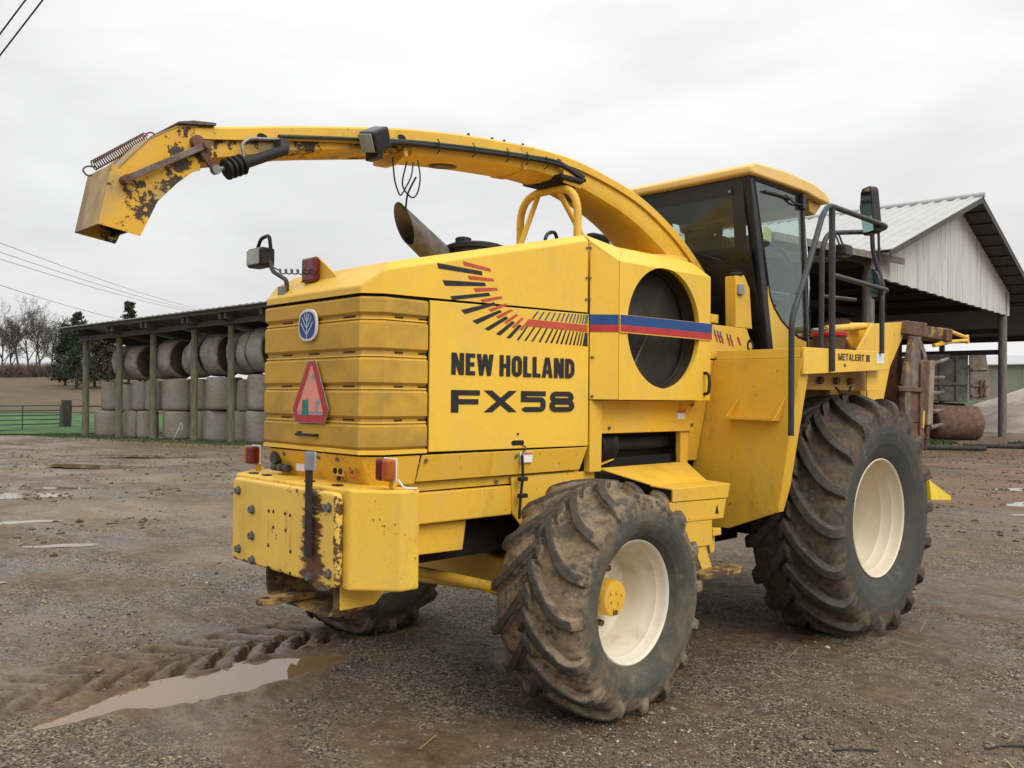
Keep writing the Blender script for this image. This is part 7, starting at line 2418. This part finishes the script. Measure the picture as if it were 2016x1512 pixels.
# dry brush at the foot of the tree line (uncountable)
def blades(name, P, h0, h1, wd, mat, seed, lean=0.35, tone=(0.5, 0.25)):
    rs = np.random.RandomState(seed)
    n = len(P)
    h = rs.uniform(h0, h1, n)[:, None]
    a = rs.uniform(0, 6.28, n)
    u = np.stack([np.cos(a), np.sin(a), np.zeros(n)], 1) * wd * rs.uniform(0.6, 1.3, n)[:, None]
    tipv = np.stack([rs.normal(0, lean, n), rs.normal(0, lean, n), np.ones(n)], 1) * h
    V = np.stack([P - u, P + u, P + tipv], 1).reshape(-1, 3)
    F = np.arange(n * 3).reshape(-1, 3)
    me = bpy.data.meshes.new(name)
    me.vertices.add(len(V))
    me.vertices.foreach_set('co', V.ravel())
    me.loops.add(F.size)
    me.loops.foreach_set('vertex_index', F.ravel().astype(np.int32))
    me.polygons.add(n)
    me.polygons.foreach_set('loop_start', (np.arange(n) * 3).astype(np.int32))
    me.polygons.foreach_set('loop_total', np.full(n, 3, np.int32))
    me.update(calc_edges=True)
    at = me.attributes.new('tone', 'FLOAT', 'POINT')
    at.data.foreach_set('value', np.repeat(np.clip(rs.normal(tone[0], tone[1], n), 0, 1), 3).astype(np.float32))
    return link(name, me, None, mat)
M['dry_brush'] = leaf_mat('dry_brush', (0.038, 0.028, 0.022), (0.15, 0.105, 0.068))
M['grass'] = leaf_mat('short_grass', (0.022, 0.045, 0.012), (0.085, 0.125, 0.040))
M['straw'] = leaf_mat('loose_straw', (0.13, 0.085, 0.040), (0.36, 0.255, 0.115))
rsb = np.random.RandomState(12)
nb_ = 26000
pxs = rsb.uniform(-60, 330, nb_)
Ds = rsb.uniform(108, 122, nb_)
XY = np.array([far_pos(a, b) for a, b in zip(pxs, Ds)])
PB = np.column_stack([XY, hill(XY[:, 0], XY[:, 1])])
kb = rsb.uniform(0, 1, nb_) < 0.45 + 0.55 * fbm(pxs * 0.05, Ds * 0.1, 2, 4)
stuff(blades('dry_brush', PB[kb], 0.4, 2.2, 0.05, 'dry_brush', 5, 0.5), 'dry tan brush along the foot of the tree line', 'brush')
# grass fringe before the shed
ng = 9000
tt = rsb.uniform(-2.5, 14.5, ng)
oo = -np.abs(rsb.normal(0.6, 0.75, ng)) + 0.2
kg = fbm(tt * 0.8, oo * 1.2, 3, 8) > 0.42
PG = np.array([sp3(a, b, 0) for a, b in zip(tt[kg], oo[kg])])
PG[:, 2] = hill(PG[:, 0], PG[:, 1])
stuff(blades('grass', PG, 0.03, 0.13, 0.016, 'grass', 6, 0.5), 'thin green grass along the front of the hay shed', 'grass')
ng = 5000
X = rsb.uniform(-10.6, -5.5, ng)
Y = 33.6 + rsb.normal(0, 1.0, ng) + (X + 8) * 0.75
kg = (fbm(X * 0.5, Y * 0.5, 3, 18) > 0.36)
PG = np.column_stack([X, Y, hill(X, Y)])[kg]
stuff(blades('grass', PG, 0.05, 0.16, 0.02, 'grass', 7, 0.5), 'patch of green grass before the right-hand barn pole', 'grass')
def litter(name, P, L, wd, seed, mat='straw'):
    rs = np.random.RandomState(seed)
    n = len(P)
    a = rs.uniform(0, 6.28, n)
    d = np.stack([np.cos(a), np.sin(a), rs.uniform(0, 0.25, n)], 1) * (L * rs.uniform(0.4, 1.2, n))[:, None]
    u = np.stack([-np.sin(a), np.cos(a), np.zeros(n)], 1) * wd
    V = np.stack([P - u, P + u, P + d + u, P + d - u], 1).reshape(-1, 3)
    F = np.arange(n * 4).reshape(-1, 4)
    me = bpy.data.meshes.new(name)
    me.from_pydata(V.tolist(), [], F.tolist())
    at = me.attributes.new('tone', 'FLOAT', 'POINT')
    at.data.foreach_set('value', np.repeat(np.clip(rs.normal(0.5, 0.3, n), 0, 1), 4).astype(np.float32))
    return link(name, me, None, mat)
def scatter(n, cx, cy, sx, sy, seed, rot=0.0):
    rs = np.random.RandomState(seed)
    a, b = rs.normal(0, sx, n), rs.normal(0, sy, n)
    X, Y = cx + a * math.cos(rot) - b * math.sin(rot), cy + a * math.sin(rot) + b * math.cos(rot)
    return np.column_stack([X, Y, ground_z(X, Y) + 0.012])
LT = np.concatenate([scatter(2600, *sp3(9.5, -2.6, 0)[:2], 2.2, 0.55, 1, ax_ang), scatter(900, *sp3(3.0, -5.5, 0)[:2], 0.9, 0.25, 2, ax_ang), scatter(3000, -6.0, 27.6, 1.9, 0.8, 3, 0.75), scatter(900, -8.0, 30.0, 1.4, 0.5, 4, 0.7), scatter(260, -9, 3, 5, 3, 5), scatter(26, 1.5, 0.2, 1.6, 1.3, 6)])
stuff(litter('straw', LT, 0.20, 0.0045, 9), 'scattered golden straw on the yard', 'straw')
# a few twigs in the foreground
def twig(pts, r_, label):
    P = [(x, y, float(ground_z(np.array([x]), np.array([y]))[0]) + 0.010) for x, y in pts]
    return tag(tube('twig', catmull(P, 4), r_, 'dark_wood', None, 5), label, 'twig')
twig([(2.62, 0.86), (2.68, 0.98), (2.74, 1.03), (2.86, 1.10)], 0.006, 'curved dark twig lying on the gravel at the lower right')
twig([(2.12, 0.30), (2.20, 0.40), (2.28, 0.45)], 0.005, 'short dark twig on the gravel right of the rear tyre')
lf = MB()
for (x, y, a) in ((2.88, 1.12, 0.4), (2.93, 1.16, 1.5)):
    z = float(ground_z(np.array([x]), np.array([y]))[0]) + 0.02
    ca, sa = math.cos(a), math.sin(a)
    lf.add([(x, y, z), (x + 0.05 * ca - 0.02 * sa, y + 0.05 * sa + 0.02 * ca, z + 0.018), (x + 0.09 * ca, y + 0.09 * sa, z + 0.004), (x + 0.05 * ca + 0.02 * sa, y + 0.05 * sa - 0.02 * ca, z + 0.01)], [(0, 1, 2, 3)])
tag(lf.build('dead_leaf', plain('orange_brown_leaf', (0.30, 0.15, 0.04), 0.8, 0.3), None), 'curled orange-brown dead leaf at the end of the curved twig', 'leaf')

# ------------------------------------------------------------------ overhead wires
def wire(p, q, sag, r_, label, n=16):
    P, Q = Vector(p), Vector(q)
    pts = [P.lerp(Q, i / n) - Vector((0, 0, sag * 4 * (i / n) * (1 - i / n))) for i in range(n + 1)]
    return tag(tube('power_line', pts, r_, 'black', None, 5), label, 'wire', 'overhead power lines')
wire((-22.5, -0.2, 6.55), (-80, 38.4, 9.6), 0.55, 0.009, 'upper of the three thin power lines sinking behind the hay shed roof')
wire((-22.5, -0.2, 6.22), (-80, 38.0, 9.6), 0.55, 0.009, 'middle of the three thin power lines sinking behind the hay shed roof')
wire((-22.5, -0.2, 5.98), (-80, 38.0, 9.6), 0.6, 0.009, 'lower of the three thin power lines sinking behind the hay shed roof')
wire((-19.0, -1.0, 4.95), (-78, 31.5, 7.9), 0.5, 0.009, 'lone lowest power line sagging left of the hay shed')
wire((-8.63, -4.18, 0.0), (-1.50, 3.43, 14.55), 0.0, 0.009, 'left one of the two dark cables crossing the top left corner')
wire((-8.59, -4.135, 0.0), (-1.36, 3.637, 14.46), 0.0, 0.009, 'right one of the two dark cables crossing the top left corner')
